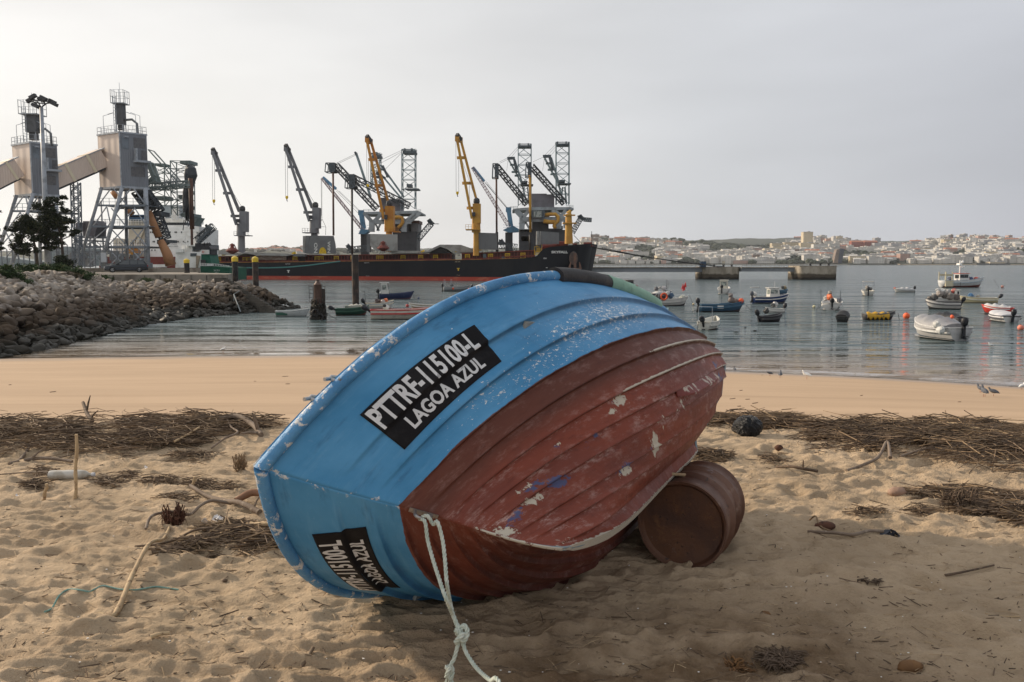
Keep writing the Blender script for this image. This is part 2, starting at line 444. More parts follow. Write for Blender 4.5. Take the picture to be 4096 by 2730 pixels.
for side in (-1, 1):
    p = hull_at(Sg, Tg, side)
    p[0, :, 1] += side * .014 * np.clip(TR / .03, 0, 1)
    fq = gridfaces(nr, nc) + len(V) * nr * nc
    if side > 0: fq = fq[:, ::-1]
    V.append(p.reshape(-1, 3)); Fc.append(fq)
    up = side < 0
    pl = np.interp(Tg, [0, .05, .12, .2, 1], [.672, .664, .672, .667, .666]) if up else np.interp(Tg, [0, .02, .125, .22, 1], [.668, .669, .677, .686, .672])
    at['paint'].append(Sg - pl)
    fade = blob(Sg, Tg, [(.80, .60, .05, .14, .9), (.72, .62, .05, .18, .6), (.84, .45, .06, .1, .4)]) if up else 0 * Sg
    scr = blob(Sg, Tg, [(.775, .54, .08, .15, 1.45), (.744, .42, .07, .13, 1.3), (.706, .31, .05, .11, 1.15), (.72, .2, .05, .08, .95), (.70, .66, .04, .12, .8), (.83, .25, .1, .15, .15)]) if up else .12 + 0 * Sg
    at['fade_'].append(fade); at['scr'].append(scr)
    dline = np.abs(Sg[..., None] - np.array(SK_)).min(-1)
    at['edge'].append(.55 * np.exp(-((Sg - 1) / .03) ** 2) + .55 * np.exp(-(Tg / .012) ** 2) + .25 * np.exp(-((Sg - .666) / .008) ** 2))
    at['dull'].append(np.clip((Sg - .47) / .12, 0, .75) if up else .35 * np.ones_like(Sg))
    low = np.array([a for a in SK_ if a < .55])
    dl = np.abs(Sg[..., None] - low + .015).min(-1)
    at['pink'].append(.85 * np.exp(-(dl / .016) ** 2) * (Sg < .52) * (1 if up else .5) + blob(Sg, Tg, [(.40, .42, .06, .06, .7), (.34, .5, .1, .08, .5), (.45, .8, .2, .08, .7), (.28, .02, .08, .04, .8), (.1, .1, .1, .1, .35)]))
    cream = blob(Sg, Tg, [(.456, .371, .022, .018, 1.), (.438, .338, .014, .014, .85), (.225, .421, .05, .014, 1.15), (.20, .43, .02, .02, 1.), (.181, .304, .02, .02, 1.), (.295, .467, .04, .03, .55), (.32, .571, .05, .05, .6), (.288, .10, .03, .03, .75), (.244, .012, .05, .014, .95), (.35, .096, .02, .02, .7), (.43, .2, .012, .012, .7), (.3, .62, .08, .06, .4), (.05, .03, .03, .05, .6), (.42, .86, .12, .05, .4)])
    dn = np.min(np.abs(Sg[..., None] + .004 - np.array(SK_)), -1)
    at['lap_shade'].append(np.exp(-(dn / .006) ** 2) * np.clip((Tg - .03) / .12, 0, 1))  # shadow under each plank lap, painted as a dark line
    rid = np.zeros_like(Sg)
    for a, t0, k in ((.581, .50, 1.2), (.485, .36, 1.25), (.393, .80, .9), (.312, .9, .7), (.209, .3, .4), (.054, .0, .3)):
        rid = np.maximum(rid, k * np.exp(-((Sg - a - .002) / .0065) ** 2) * np.clip((Tg - t0) / .04, 0, 1))
    kee = 1.25 * np.exp(-(Sg / (.007 + .02 * np.exp(-((Tg - .05) / .09) ** 2))) ** 2)
    stm = .8 * np.exp(-(Tg / .010) ** 2) * np.clip((.5 - Sg) / .2, 0, 1)
    at['cream'].append(np.maximum.reduce([cream if up else cream * .35, rid if up else rid * .5, kee, stm]))
    bl = blob(Sg, Tg, [(.194, .304, .035, .035, .95), (.294, .15, .035, .035, 1.05), (.281, .046, .04, .03, .9), (.375, .258, .03, .04, .8), (.431, .204, .02, .03, .8), (.42, .86, .06, .05, .9), (.33, .9, .05, .06, .85), (.22, .40, .04, .02, .7), (.34, .11, .05, .04, .7), (.46, .36, .03, .02, .6), (.24, .02, .05, .02, .8)])
    at['bluep'].append(bl if up else .4 * bl)
    ST.append(np.stack([Tg * 3.4, Sg * 1.5 + (0 if up else 3.1), 0 * Tg], -1).reshape(-1, 3))
n0 = nr * nc
i = np.arange(nc - 1)
cap = np.stack([i, i + n0, i + 1 + n0, i + 1], -1)     # flat underside of the keel
Fc.append(cap)
hull = npmesh('hull', np.concatenate(V), np.concatenate(Fc), [M_hull, M_inside], boat, True,
              {**{k: np.concatenate([a.ravel() for a in v]) for k, v in at.items()}, 'st': np.concatenate(ST)})
bmx = bmesh.new(); bmx.from_mesh(hull.data); bmesh.ops.recalc_face_normals(bmx, faces=bmx.faces)
for e in bmx.edges:
    if len(e.link_faces) == 2 and e.calc_face_angle(0) > rad(50): e.smooth = False
bmx.to_mesh(hull.data); bmx.free()
so = hull.modifiers.new('thick', 'SOLIDIFY'); so.thickness = .008; so.offset = -1; so.material_offset = 1
# transom board
ss = np.linspace(0, 1, 24)
pts = [tuple(hull_at([a], [1.0], 1)[0]) for a in ss] + [tuple(hull_at([a], [1.0], -1)[0]) for a in ss[::-1]]
mb = MB(); mb.prism([(x - .02, y * .985, z) for x, y, z in pts], (.035, 0, 0)); mb.build('transom', M_inside, boat)
# gunwale lip: half-round flange along both rims
def lip(side, t0, t1, r, mat, name, n=110, out=.012, s0=.985, wide=.0):
    ts = np.linspace(t0, t1, n); m = MB()
    p0, nn = hullpt(np.full(n, s0), ts, side)
    pa, _ = hullpt(np.full(n, s0 - .02), ts, side)
    rings = []; K = 12
    for k in range(n):
        d = p0[k] - pa[k]; d /= np.linalg.norm(d)
        o = nn[k]; f = min(1, ts[k] / .03)
        o = o * np.array([1, 1, 1])
        ring = []
        rr = r if not callable(r) else r(ts[k])
        for j in range(K):
            a = 2 * pi * j / K
            jt = 1 + .10 * (vnoise(np.array([ts[k] * 60.]), np.array([j * 1.7]))[0] - .5)
            ring.append(tuple(p0[k] + o * (out + rr * cos(a) * jt) + d * (rr * 1.15 * sin(a) * jt + wide)))
        rings += ring
    m.add(rings, [(i * K + j, i * K + (j + 1) % K, (i + 1) * K + (j + 1) % K, (i + 1) * K + j) for i in range(n - 1) for j in range(K)] + [tuple(range(K)), tuple(range((n - 1) * K, n * K))])
    ob = m.build(name, mat, boat, smooth=True); crease(ob, 60); return ob
def lip_mat():
    n = N('chipped_blue_gunwale')
    b = n.mix(n.step(n.noise(6, 4), .35, .7), (.05, .20, .41), (.09, .28, .52))
    b = n.mix(n.step(n.noise(13, 6, .72), .545, .60), b, (.62, .62, .60))
    b = n.mix(n.step(n.noise(21, 6, .72), .64, .70), b, (.10, .09, .08))
    return n.fin(b, .5, n.bump(n.noise(30, 6, .7), .9, .012), 0, .4)
M_lip = lip_mat()
lip(-1, .0, 1., .024, M_lip, 'gunwale')
lip(1, .0, 1., .024, M_lip, 'gunwale')
M_rub = surf('black_rubber_hose', (.028, .027, .028), (.05, .045, .04), 8, .5, .7, .6, .3, 60)
M_grn = surf('pale_green_hose', (.20, .36, .27), (.13, .25, .19), 9, .5, .7, .6, .3, 60)
lip(-1, .52, .685, .042, M_rub, 'rubber_hose', 40, .012)
lip(-1, .675, .93, .047, M_grn, 'green_hose', 50, .010)
# bilge runner near the stern on both sides
def runner(side):
    m = MB(); K = []
    for t_ in np.linspace(.545, .80, 24):
        s_ = np.interp(t_, [.545, .60, .80], [.385, .375, .372])
        a = hull_at([s_ + .022], [t_], side, -.004)[0]; b = hull_at([s_ - .022], [t_], side, -.004)[0]
        h = np.interp(t_, [.545, .585, .77, .80], [.01, .055, .05, .045])
        c1 = hull_at([s_ - .012], [t_], side, h)[0]; c2 = hull_at([s_ - .020], [t_], side, h * .97)[0]
        K += [tuple(a), tuple(c1), tuple(c2), tuple(b)]
    n = 24
    m.add(K, [(i * 4 + j, i * 4 + (j + 1) % 4, (i + 1) * 4 + (j + 1) % 4, (i + 1) * 4 + j) for i in range(n - 1) for j in range(4)] + [(0, 1, 2, 3), tuple(range(4 * n - 1, 4 * n - 5, -1))])
    ob = m.build('bilge_runner', M_runner, boat); crease(ob, 30)
M_runner = surf('scraped_red_runner', (.17, .045, .04), (.42, .36, .30), 13, .56, .62, .6, .5, 40)
runner(-1)
# thwarts inside the shell
mb = MB()
for x in (1.75, 2.75, 3.55): mb.box((x, 0, .62), (.22, 1.5 if x < 3 else 1.3, .03))
mb.build('thwart', surf('grey_thwart', (.3, .33, .33), (.2, .2, .18), 6), boat)

# registration labels
M_black = surf('black_vinyl', (.012, .012, .014), (.018, .018, .020), 8, .5, .6, .5, .05, 80, spec=.08)
M_white = surf('white_vinyl', (.58, .60, .62), (.30, .31, .33), 16, .60, .68, .5)
def quad_st(c, a, b):
    tl, tr, br, bl = [np.array(q) for q in c]
    return (tl * (1 - a) + tr * a) * (1 - b) + (bl * (1 - a) + br * a) * b      # a along, b from gunwale down
def label(side, corners, name='registration_label'):
    na, nb = 60, 30; A, Bq = np.meshgrid(np.linspace(0, 1, na), np.linspace(0, 1, nb), indexing='xy')
    st = np.array([[quad_st(corners, a, b) for a in np.linspace(0, 1, na)] for b in np.linspace(0, 1, nb)])
    p = hull_at(st[..., 0], st[..., 1], side, .0022)
    fq = gridfaces(nb, na)
    o = npmesh(name, p.reshape(-1, 3), fq, M_black, boat)
    sm = o.modifiers.new('t', 'SOLIDIFY'); sm.thickness = .0012; sm.offset = 0
    bm = bmesh.new()
    for txt, b0, b1, a0, a1 in (('PTTRF-115100-L', .035, .47, .02, .92), ('LAGOA AZUL', .575, .875, .15, .87)):
        cu = bpy.data.curves.new('t', 'FONT'); cu.body = txt; cu.size = 1; cu.offset = .032; cu.resolution_u = 3; cu.space_character = 1.02
        ob = bpy.data.objects.new('t', cu); sc.collection.objects.link(ob)
        dg = bpy.context.evaluated_depsgraph_get(); me = bpy.data.meshes.new_from_object(ob.evaluated_get(dg))
        bpy.data.objects.remove(ob); bpy.data.curves.remove(cu)
        b2 = bmesh.new(); b2.from_mesh(me); bpy.data.meshes.remove(me)
        xs = [v.co.x for v in b2.verts]; ys = [v.co.y for v in b2.verts]
        x0, x1, y0, y1 = min(xs), max(xs), min(ys), max(ys)
        for v in b2.verts:
            v.co = ((v.co.x - x0) / (x1 - x0) * (a1 - a0) + a0, b1 - (v.co.y - y0) / (y1 - y0) * (b1 - b0), 0)
        for k in range(1, 90): 
            bmesh.ops.bisect_plane(b2, geom=b2.verts[:] + b2.edges[:] + b2.faces[:], plane_co=(k / 90, 0, 0), plane_no=(1, 0, 0))
        for k in range(1, 30):
            bmesh.ops.bisect_plane(b2, geom=b2.verts[:] + b2.edges[:] + b2.faces[:], plane_co=(0, k / 30, 0), plane_no=(0, 1, 0))
        t = bpy.data.meshes.new('x'); b2.to_mesh(t); b2.free(); bm.from_mesh(t); bpy.data.meshes.remove(t)
    st = np.array([quad_st(corners, v.co.x, v.co.y) for v in bm.verts])
    p = hull_at(st[:, 0], st[:, 1], side, .0042)
    for v, q in zip(bm.verts, p): v.co = q
    me = bpy.data.meshes.new('lettering'); bm.to_mesh(me); bm.free(); me.materials.append(M_white)
    le = bpy.data.objects.new('lettering', me); sc.collection.objects.link(le); le.parent = o
    return o
label(-1, [(.913, .090), (.906, .283), (.781, .254), (.775, .071)])
label(1, [(.918, .262), (.919, .085), (.783, .052), (.792, .235)])

for t_ in (.085, .115):
    a = Vector(hull_at([.985], [t_], -1)[0]); dz = Vector(hull_at([1.0], [t_], -1)[0] - hull_at([.9], [t_], -1)[0]).normalized(); mb = MB(); q = a + dz * .045
    mb.tube([a + dz * .02, q, q + Vector((.02, 0, .012)), q + Vector((.045, 0, .0))], .008, 8); mb.tube([q, q - Vector((.03, 0, 0))], .008, 8); crease(mb.build('cleat', surf('cleat_steel', (.4, .4, .4), metal=.8, rough=.3), boat), 50)
# towing eye on the stem and the rope through it
M_steel = surf('worn_steel', (.30, .28, .27), (.14, .06, .04), 20, .5, .65, .35, metal=.8)
eye = hull_at([.578], [0.0], 1)[0]
stem_dir = hull_at([.60], [0.], 1)[0] - hull_at([.55], [0.], 1)[0]; stem_dir /= np.linalg.norm(stem_dir)
outw = np.array([-1, 0, -.35]); outw /= np.linalg.norm(outw)
mb = MB(); rp = []
for k in range(15):
    a = pi * k / 14
    rp.append(tuple(eye + stem_dir * .034 * cos(a) + outw * (.052 * sin(a) - .004)))
mb.tube(rp, .0075, 8)
pl = [tuple(eye + stem_dir * q + outw * .003) for q in (-.06, .06)]
mb.beam(pl[0], pl[1], .020, .004)
ob = mb.build('towing_eye', M_steel, boat); crease(ob, 50)
# ------------------------------------------------------------------ beach
_sh = [G(a, b, 0.0) for a, b in ((-900, 1440), (0, 1436), (700, 1428), (1400, 1422), (2200, 1452), (2900, 1487), (3500, 1513), (4096, 1552), (5200, 1640))]
_shr = np.array([p.x / p.y for p in _sh]); _shy = np.array([p.y for p in _sh])
def shore(r): return np.interp(r, _shr, _shy)
def zbase(x, y):
    yy = np.maximum(y, .5); r = x / yy; ys = shore(r)
    y0 = 8.6
    q = (y - y0) / (ys - y0)
    z = SAND * (1 - q); z = np.where(q > 1, np.maximum(-(q - 1) * 2.4 , -2.5), z)
    q0 = np.clip((y - 7.6) / 2.0, 0, 1)
    return np.where(y < y0 + 1, SAND * (1 - q0) + np.minimum(z, SAND) * q0, z)
_fp = [(RND.uniform(-8, 8), RND.uniform(2.4, 7.4), RND.uniform(.05, .12), RND.uniform(.05, .09), RND.uniform(0, pi), RND.uniform(.010, .028)) for _ in range(750)]
def zdetail(x, y):
    rough = np.clip((9.0 + .9 * vnoise(x * .5, y * .5) - y) / 1.2, 0, 1)
    wx = x + .35 * fbm(x * 1.1, y * 1.1, 2); wy = y + .30 * fbm(x * 1.3 + 5, y * 1.3, 2) + .10 * x
    r1 = 1 - np.abs(2 * fbm(wx * 1.9, wy * 6.5, 3, .5) - 1)          # wind ridges lying across the view
    r2 = 1 - np.abs(2 * fbm(wx * 4.2 + 9, wy * 10 + 3, 3, .5) - 1)
    calm = .55 + .45 * vnoise(x * .8 + 3, y * .8)
    z = .058 * (r1 ** 2 - .4) * calm + .030 * (r2 ** 2 - .4) + .03 * (fbm(x * 1.3, y * 1.8, 3) - .5) + .019 * (fbm(x * 13, y * 16, 3) - .5) + .007 * (fbm(x * 34, y * 40, 2) - .5)
    sm = .010 * (fbm(x * .5, y * .9, 3) - .5) + .002 * (fbm(x * 5, y * 9, 2) - .5)
    return z * rough + sm * (1 - rough), rough
def dug_shade(x, y):
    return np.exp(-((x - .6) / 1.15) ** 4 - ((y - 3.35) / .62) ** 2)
def zsand(x, y):
    x = np.asarray(x, float); y = np.asarray(y, float)
    z, rough = zdetail(x, y)
    g = dug_shade(x, y)
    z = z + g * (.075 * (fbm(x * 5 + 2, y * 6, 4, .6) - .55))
    # keep clear of the hull, sink under the drum
    z = z - .02 * np.exp(-((x - .2) / .9) ** 2 - ((y - 4.6) / .8) ** 2)
    return zbase(x, y) + z, rough, g
def z_at(x, y): return float(zsand(np.array([x]), np.array([y]))[0][0])
def GS(sx, sy, dz=0.0):
    """point on the sand seen at a photo pixel"""
    p = G(sx, sy, SAND)
    if p.y < 7.55: p.z = z_at(p.x, p.y) + dz; return p
    lo, hi = 2.0, 60.0
    for _ in range(30):
        m = (lo + hi) / 2; p = P(sx, sy, m)
        zb = float(zbase(np.array([p.x]), np.array([m]))[0])
        if p.z > zb: lo = m
        else: hi = m
    p = P(sx, sy, lo); p.z = z_at(p.x, p.y) + dz
    return p
Rr = np.unique(np.r_[np.linspace(-1.35, 1.35, 900)])
Yr = np.unique(np.r_[np.geomspace(2.3, 9.8, 640), np.geomspace(9.8, 60, 190)])
RR, YY = np.meshgrid(Rr, Yr, indexing='xy')
XX = RR * (YY + .6)
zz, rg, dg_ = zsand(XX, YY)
for (fx, fy, a, b, th, dp) in _fp:                      # old footprints, blurred by the wind
    iy0, iy1 = np.searchsorted(Yr, [fy - .3, fy + .3]); row = slice(iy0, iy1)
    ix = np.searchsorted(Rr, [(fx - .3) / (fy + .6) - .05, (fx + .3) / (fy + .6) + .05]); col = slice(ix[0], ix[1])
    if iy1 <= iy0 or ix[1] <= ix[0]: continue
    dx = XX[row, col] - fx; dy = YY[row, col] - fy
    u = (dx * cos(th) + dy * sin(th)) / (a * 1.5); v = (-dx * sin(th) + dy * cos(th)) / b
    q = u * u + v * v
    zz[row, col] += rg[row, col] * (-dp * np.exp(-q * 1.2) + dp * .45 * np.exp(-(np.sqrt(q) - 1.5) ** 2 * 5))
V0 = np.stack([XX, YY, zz], -1).reshape(-1, 3)
def sand_material():
    n = N('beach_sand')
    z = n.xyz(n.pos)[2]
    dry = n.mix(n.step(n.noise(1.6, 5, .6, n.pos), .35, .68), (.49, .378, .262), (.38, .292, .20))
    dry = n.mix(n.m('MULTIPLY', n.step(n.noise(7, 5, .65, n.pos, map=(.6, 1.3, 1)), .5, .75), .35), dry, (.25, .185, .125))
    hard = n.mix(n.step(n.noise(.5, 5, .6, n.pos, map=(.35, 1.2, 1)), .3, .7), (.44, .325, .225), (.385, .283, .195))
    col = n.mix(n.attr('dry'), hard, dry)
    col = n.mix(n.m('MULTIPLY', n.attr('dug_shade'), n.step(n.noise(3, 4, .6, n.pos), .2, .7)), col, (.115, .070, .038))  # damp dug sand by the bow, the boat's shade deepened in its colour
    tide = n.step(n.noise(1.0, 5, .65, n.pos, map=(.10, 2.2, 1), dist=.3), .50, .72)
    col = n.mix(n.m('MULTIPLY', tide, .30), col, (.27, .19, .125))
    wetz = n.m('ADD', z, n.m('MULTIPLY_ADD', n.noise(.5, 3, .5, n.pos), .5, -.25))
    wet = n.step(wetz, .55, .10)
    col = n.mix(n.m('MULTIPLY', wet, .55), col, (.20, .145, .10))
    bits = n.step(n.vor(26, n.pos, rnd=1.0), .13, .08)
    bits = n.m('MULTIPLY', bits, n.step(n.noise(2.2, 3, .6, n.pos), .48, .66))
    col = n.mix(n.m('MULTIPLY', n.m('MULTIPLY', bits, n.attr('dry')), .8), col, (.09, .06, .04))
    col = n.mix(.16, col, n.mix(n.noise(420, 2, .8, n.pos), (.0, .0, .0), (1, .95, .85)), 'OVERLAY')
    h = n.m('ADD', n.m('MULTIPLY', n.noise(60, 5, .7, n.pos), n.m('MULTIPLY_ADD', n.attr('dry'), 1.2, .15)), n.m('MULTIPLY', n.noise(14, 4, .6, n.pos, map=(.7, 1.2, 1)), n.m('MULTIPLY', n.attr('dry'), 1.8)))
    return n.fin(col, n.m('MULTIPLY_ADD', wet, -.5, .93), n.bump(h, .95, .014), 0, n.m('MULTIPLY_ADD', wet, .25, .12))
M_sand = sand_material()
o = npmesh('beach_sand', V0, gridfaces(len(Yr), len(Rr)), M_sand, None, True, {'dry': rg.ravel(), 'dug_shade': dg_.ravel()})
tag(o, kind='structure')
# the flat of the beach behind and beside the camera
X2, Y2 = np.meshgrid(np.r_[np.linspace(-70, 70, 60)], np.linspace(-40, 58, 60), indexing='xy')
m2 = zbase(X2, np.maximum(Y2, 3.0)) - .25
o = npmesh('ground', np.stack([X2, Y2, m2], -1).reshape(-1, 3), gridfaces(60, 60), surf('plain_sand', (.39, .29, .2), (.33, .25, .18), .5, bmp=.3), None, True)
tag(o, kind='structure')

# ------------------------------------------------------------------ water
def water_material():
    n = N('river_water')
    p = n.pos
    dist = n.attr('yy')
    w1 = n.noise(.9, 4, .62, p, map=(.45, 1.5, 1), dist=.4)
    w2 = n.noise(.16, 3, .6, p, map=(.5, 1.6, 1), dist=.5)
    w3 = n.noise(3.2, 3, .6, p, map=(.5, 1.3, 1))
    calm = n.step(dist, 26.0, 120.0)
    w4 = n.noise(.34, 3, .6, p, map=(.45, 1.5, 1), dist=.4); gust = n.step(n.noise(.035, 4, .65, p, map=(.5, 3.0, 1)), .35, .65)
    h = n.m('ADD', n.m('MULTIPLY', w1, 1.0), n.m('MULTIPLY', w2, 5.0)); h = n.m('ADD', h, n.m('MULTIPLY', w3, .5)); h = n.m('ADD', h, n.m('MULTIPLY', w4, 3.0)); h = n.m('MULTIPLY', h, n.m('MULTIPLY_ADD', gust, .6, .42))
    h = n.m('MULTIPLY', h, n.m('MULTIPLY_ADD', calm, .9, .32))
    left = n.step(n.m('DIVIDE', n.xyz(p)[0], n.xyz(p)[1]), .10, -.25)
    h = n.m('MULTIPLY', h, n.m('MULTIPLY_ADD', left, -.45, 1.0))
    dep = n.attr('depth')
    deep = n.mix(n.noise(.05, 4, .6, p, map=(.4, 1.5, 1)), (.060, .092, .098), (.085, .120, .122))
    col = n.mix(n.step(dep, .0, 1.3), (.21, .16, .11), deep)
    foam = n.m('MULTIPLY', n.step(n.noise(2.4, 6, .75, p, map=(.25, 1.6, 1)), .56, .64), n.step(dep, .16, .02))
    col = n.mix(foam, col, (.55, .52, .47))
    al = n.m('MAXIMUM', n.step(dep, -.05, .10), n.m('MULTIPLY_ADD', foam, .4, .55))
    return n.fin(col, n.m('MULTIPLY_ADD', calm, .10, .04), n.bump(h, 1.0, .55), 0, .5, al)
M_water = water_material()
WY = np.unique(np.r_[np.geomspace(24, 90, 260), np.geomspace(90, 1790, 90)]); WR = np.linspace(-1.3, 1.3, 260)
A, B_ = np.meshgrid(WR, WY, indexing='xy'); WX = A * B_
ws = np.clip((100 - B_) / 60, 0, 1)
wz = .012 * (fbm(WX * .5, B_ * 1.6, 3) - .5) * ws + .02 * np.exp(-((B_ - shore(A) - .9 - .5 * vnoise(WX * .3, B_ * 0)) / .18) ** 2)
o = npmesh('river_water', np.stack([WX, B_, wz], -1).reshape(-1, 3), gridfaces(len(WY), len(WR)), M_water, None, True,
           {'depth': -zbase(WX, B_).ravel(), 'yy': B_.ravel()})
tag(o, kind='structure')

# ------------------------------------------------------------------ rusty drum
def rust_material(name, a, b, c):
    n = N(name)
    col = n.mix(n.step(n.noise(3.5, 6, .65), .35, .66), a, b)
    col = n.mix(n.m('MULTIPLY', n.step(n.noise(11, 6, .7), .55, .72), .7), col, c)
    col = n.mix(n.m('MULTIPLY', n.step(n.noise(26, 5, .7), .62, .68), .8), col, (.02, .015, .014))
    col = n.mix(n.m('MULTIPLY', n.step(n.noise(4.2, 6, .7, map=(1, 1, 2.2)), .64, .70), .6), col, (.26, .22, .22))
    return n.fin(col, n.m('MULTIPLY_ADD', n.noise(9, 4), .4, .34), n.bump(n.noise(40, 6, .7), .35, .006), .25, .5)
M_rust = rust_material('rusty_steel', (.070, .034, .024), (.12, .052, .026), (.19, .085, .035))
M_rust2 = rust_material('greyed_rusty_steel', (.15, .078, .052), (.085, .036, .022), (.24, .16, .12))
R_ = .247
pc = P(2726, 2105, 4.50)
ax = (P(2806, 2013, 4.96) - pc).normalized()
q = ax.to_track_quat('Z', 'Y')
drum = thing('steel_drum', 'rusty brown steel drum lying under the keel of the blue boat', 'drum', pc)
drum.rotation_mode = 'QUATERNION'; drum.rotation_quaternion = q
Lg = .56
prof = [(R_ - .006, .0), (R_ + .004, .0), (R_ + .008, .010), (R_ + .004, .022), (R_ - .004, .03)]
def ring(h): return [(R_ - .004, h - .030), (R_ + .012, h - .012), (R_ + .019, h), (R_ + .012, h + .012), (R_ - .004, h + .030)]
prof += [(R_ - .003, .10)] + ring(.19) + [(R_ - .003, .28)] + ring(.37) + [(R_ - .004, .45), (R_ - .004, Lg - .03), (R_ + .006, Lg - .018), (R_ + .008, Lg - .006), (R_, Lg)]
mb = MB(); mb.lathe(prof, n=72)
# dents
vs = []
for x, y, z in mb.v:
    a = math.atan2(y, x); k = 1 + .006 * sin(3 * a + 1) + .004 * sin(5 * a + z * 6)
    vs.append((x * k, y * k, z))
mb.v = vs; mb.f = mb.f[:-2]; mb.m = mb.m[:-2]
ob = mb.build('drum_shell', M_rust2, drum); crease(ob, 40)
def lid(h, sgn):
    m = MB(); K = 72; rr = [R_ + .001, R_ - .012, R_ - .02, R_ - .026, R_ - .09, R_ - .2, .03]; hh = [.0, .004, .020, .026, .030, .030, .030]
    vs = []
    for r, q_ in zip(rr, hh):
        for j in range(K):
            a = 2 * pi * j / K; k = 1 + .006 * sin(3 * a + 1)
            vs.append((r * k * cos(a), r * k * sin(a), h + sgn * (q_ - .001 + (.03 * sin(2 * a + .4) * max(0, 1 - r / R_) * (r / R_) ** 2))))
    fs = [(i * K + j, i * K + (j + 1) % K, (i + 1) * K + (j + 1) % K, (i + 1) * K + j) for i in range(len(rr) - 1) for j in range(K)] + [tuple((len(rr) - 1) * K + j for j in range(K))]
    m.add(vs, fs); return crease(m.build('drum_lid', M_rust, drum), 40)
lid(0, 1); lid(Lg, -1)
mb = MB(); mb.lathe([(.001, .022), (.028, .022), (.028, .036), (.012, .040), (.001, .040)], (.08, -.15, -.0), 14); ob = mb.build('bung', M_rust, drum); crease(ob)

# ------------------------------------------------------------------ canes, driftwood, reeds
def wood_mat(name, a, b, c=None):
    n = N(name); col = n.mix(n.step(n.noise(5, 4, .6, n.pos, map=(1, 1, 1)), .35, .65), a, b)
    if c: col = n.mix(n.step(n.noise(26, 4, .6, n.pos), .55, .68), col, c)
    return n.fin(col, .8, n.bump(n.noise(70, 4, .6, n.pos), .4, .005), 0, .25)
M_cane = wood_mat('pale_cane', (.44, .33, .20), (.33, .235, .14), (.2, .13, .08))
M_drift = wood_mat('grey_driftwood', (.20, .155, .12), (.13, .095, .07), (.28, .23, .18))
M_dark = wood_mat('dark_reed', (.115, .080, .056), (.07, .05, .035), (.18, .13, .09))
M_tan = wood_mat('tan_reed', (.27, .19, .115), (.19, .13, .08), (.10, .07, .05))
M_brn = wood_mat('brown_reed', (.18, .128, .085), (.13, .09, .06), (.25, .19, .13))
def stick(name, pts, r, mat, label, cat='stick', group=None, joints=False, forks=()):
    """a bent stem following photo points; pts = [(sx, sy, height above sand)]"""
    w_ = [GS(a, b) + Vector((0, 0, h)) for a, b, h in pts]
    fine = []
    for k in range(len(w_) - 1):
        n_ = 5
        for j in range(n_):
            t = j / n_; p0 = w_[max(k - 1, 0)]; p1 = w_[k]; p2 = w_[k + 1]; p3 = w_[min(k + 2, len(w_) - 1)]
            fine.append(.5 * ((2 * p1) + (p2 - p0) * t + (2 * p0 - 5 * p1 + 4 * p2 - p3) * t * t + (3 * p1 - p0 - 3 * p2 + p3) * t ** 3))
    fine.append(w_[-1])
    m = MB(); n_ = len(fine)
    r0, r1 = r if isinstance(r, tuple) else (r, r * .8); r0 *= .8; r1 *= .8
    rs = [(r0 + (r1 - r0) * i / (n_ - 1)) * (1 + RND.uniform(-.08, .08)) for i in range(n_)]
    if joints:
        for i in range(2, n_ - 1, 4): rs[i] *= 1.25
    base = w_[0].copy()
    m.tube([p - base for p in fine], rs, 8)
    t = thing(name, label, cat, base, 0, group)
    crease(m.build('stem', mat, t), 50)
    for fk in forks:
        m = MB(); i, d, L_, rr = fk; p = fine[min(i, n_ - 1)] - base; d = Vector(d).normalized()
        m.tube([p, p + d * L_ * .5 + Vector((0, 0, .01)), p + d * L_], [rr, rr * .8, rr * .35], 6); crease(m.build('twig', mat, t), 50)
    return t
W = 'sticks and canes washed up on the beach'
stick('cane', [(395, 2477, .02), (462, 2478, .02), (530, 2350, .04), (600, 2240, .05), (655, 2180, .05), (683, 2120, .03)], (.019, .009), M_cane, 'long pale cane lying across the rippled sand at left, split at its near end', 'cane', W, True)
stick('cane', [(302, 2004, .0), (300, 1900, .22), (303, 1812, .47), (306, 1738, .60)], (.007, .006), M_cane, 'thin cane standing upright in the sand before the reed pile', 'cane', W, True) if False else None
def upright(sx, sy, sy2, Yr_, r, label, lean=0.0):
    b = GS(sx, sy); top = P(sx + lean, sy2, b.y)
    m = MB(); n_ = 8; m.tube([(b.lerp(top, i / n_) - b) + Vector((sin(i * 1.3) * .004, 0, 0)) for i in range(n_ + 1)], [r * (1.25 if i % 3 == 0 else 1) for i in range(n_ + 1)], 8)
    t = thing('cane', label, 'cane', b, 0, W); crease(m.build('stem', M_cane, t), 50); return t
upright(302, 2004, 1738, 0, .011, 'tall thin cane standing upright in the sand at left', 5)
upright(174, 2004, 1936, 0, .011, 'short stub of cane poking up left of the tall upright cane', 14)
upright(768, 1970, 1908, 0, .010, 'short cane stub standing by the reed scraps in the middle left', 10)
stick('driftwood_branch', [(762, 1974, .03), (830, 2005, .04), (905, 2033, .05), (965, 2058, .04), (1040, 2085, .02)], (.016, .026), M_drift, 'dark bent branch pointing at the bow of the blue boat', 'branch', W, forks=((18, (.3, .1, .6), .10, .008),))
stick('driftwood_log', [(945, 2035, .05), (1010, 2020, .06), (1080, 2022, .05)], (.030, .036), wood_mat('reddish_driftwood', (.26, .14, .085), (.19, .10, .06)), 'thick reddish log behind the bow of the blue boat', 'log', W)
stick('driftwood_branch', [(585, 2152, .01), (610, 2120, .06), (690, 2100, .08), (760, 2098, .05), (800, 2080, .04), (850, 2050, .05), (930, 2038, .03)], (.012, .014), M_drift, 'long crooked branch arching over the seaweed clump at left', 'branch', W, forks=((12, (-.3, .3, .5), .09, .007),))
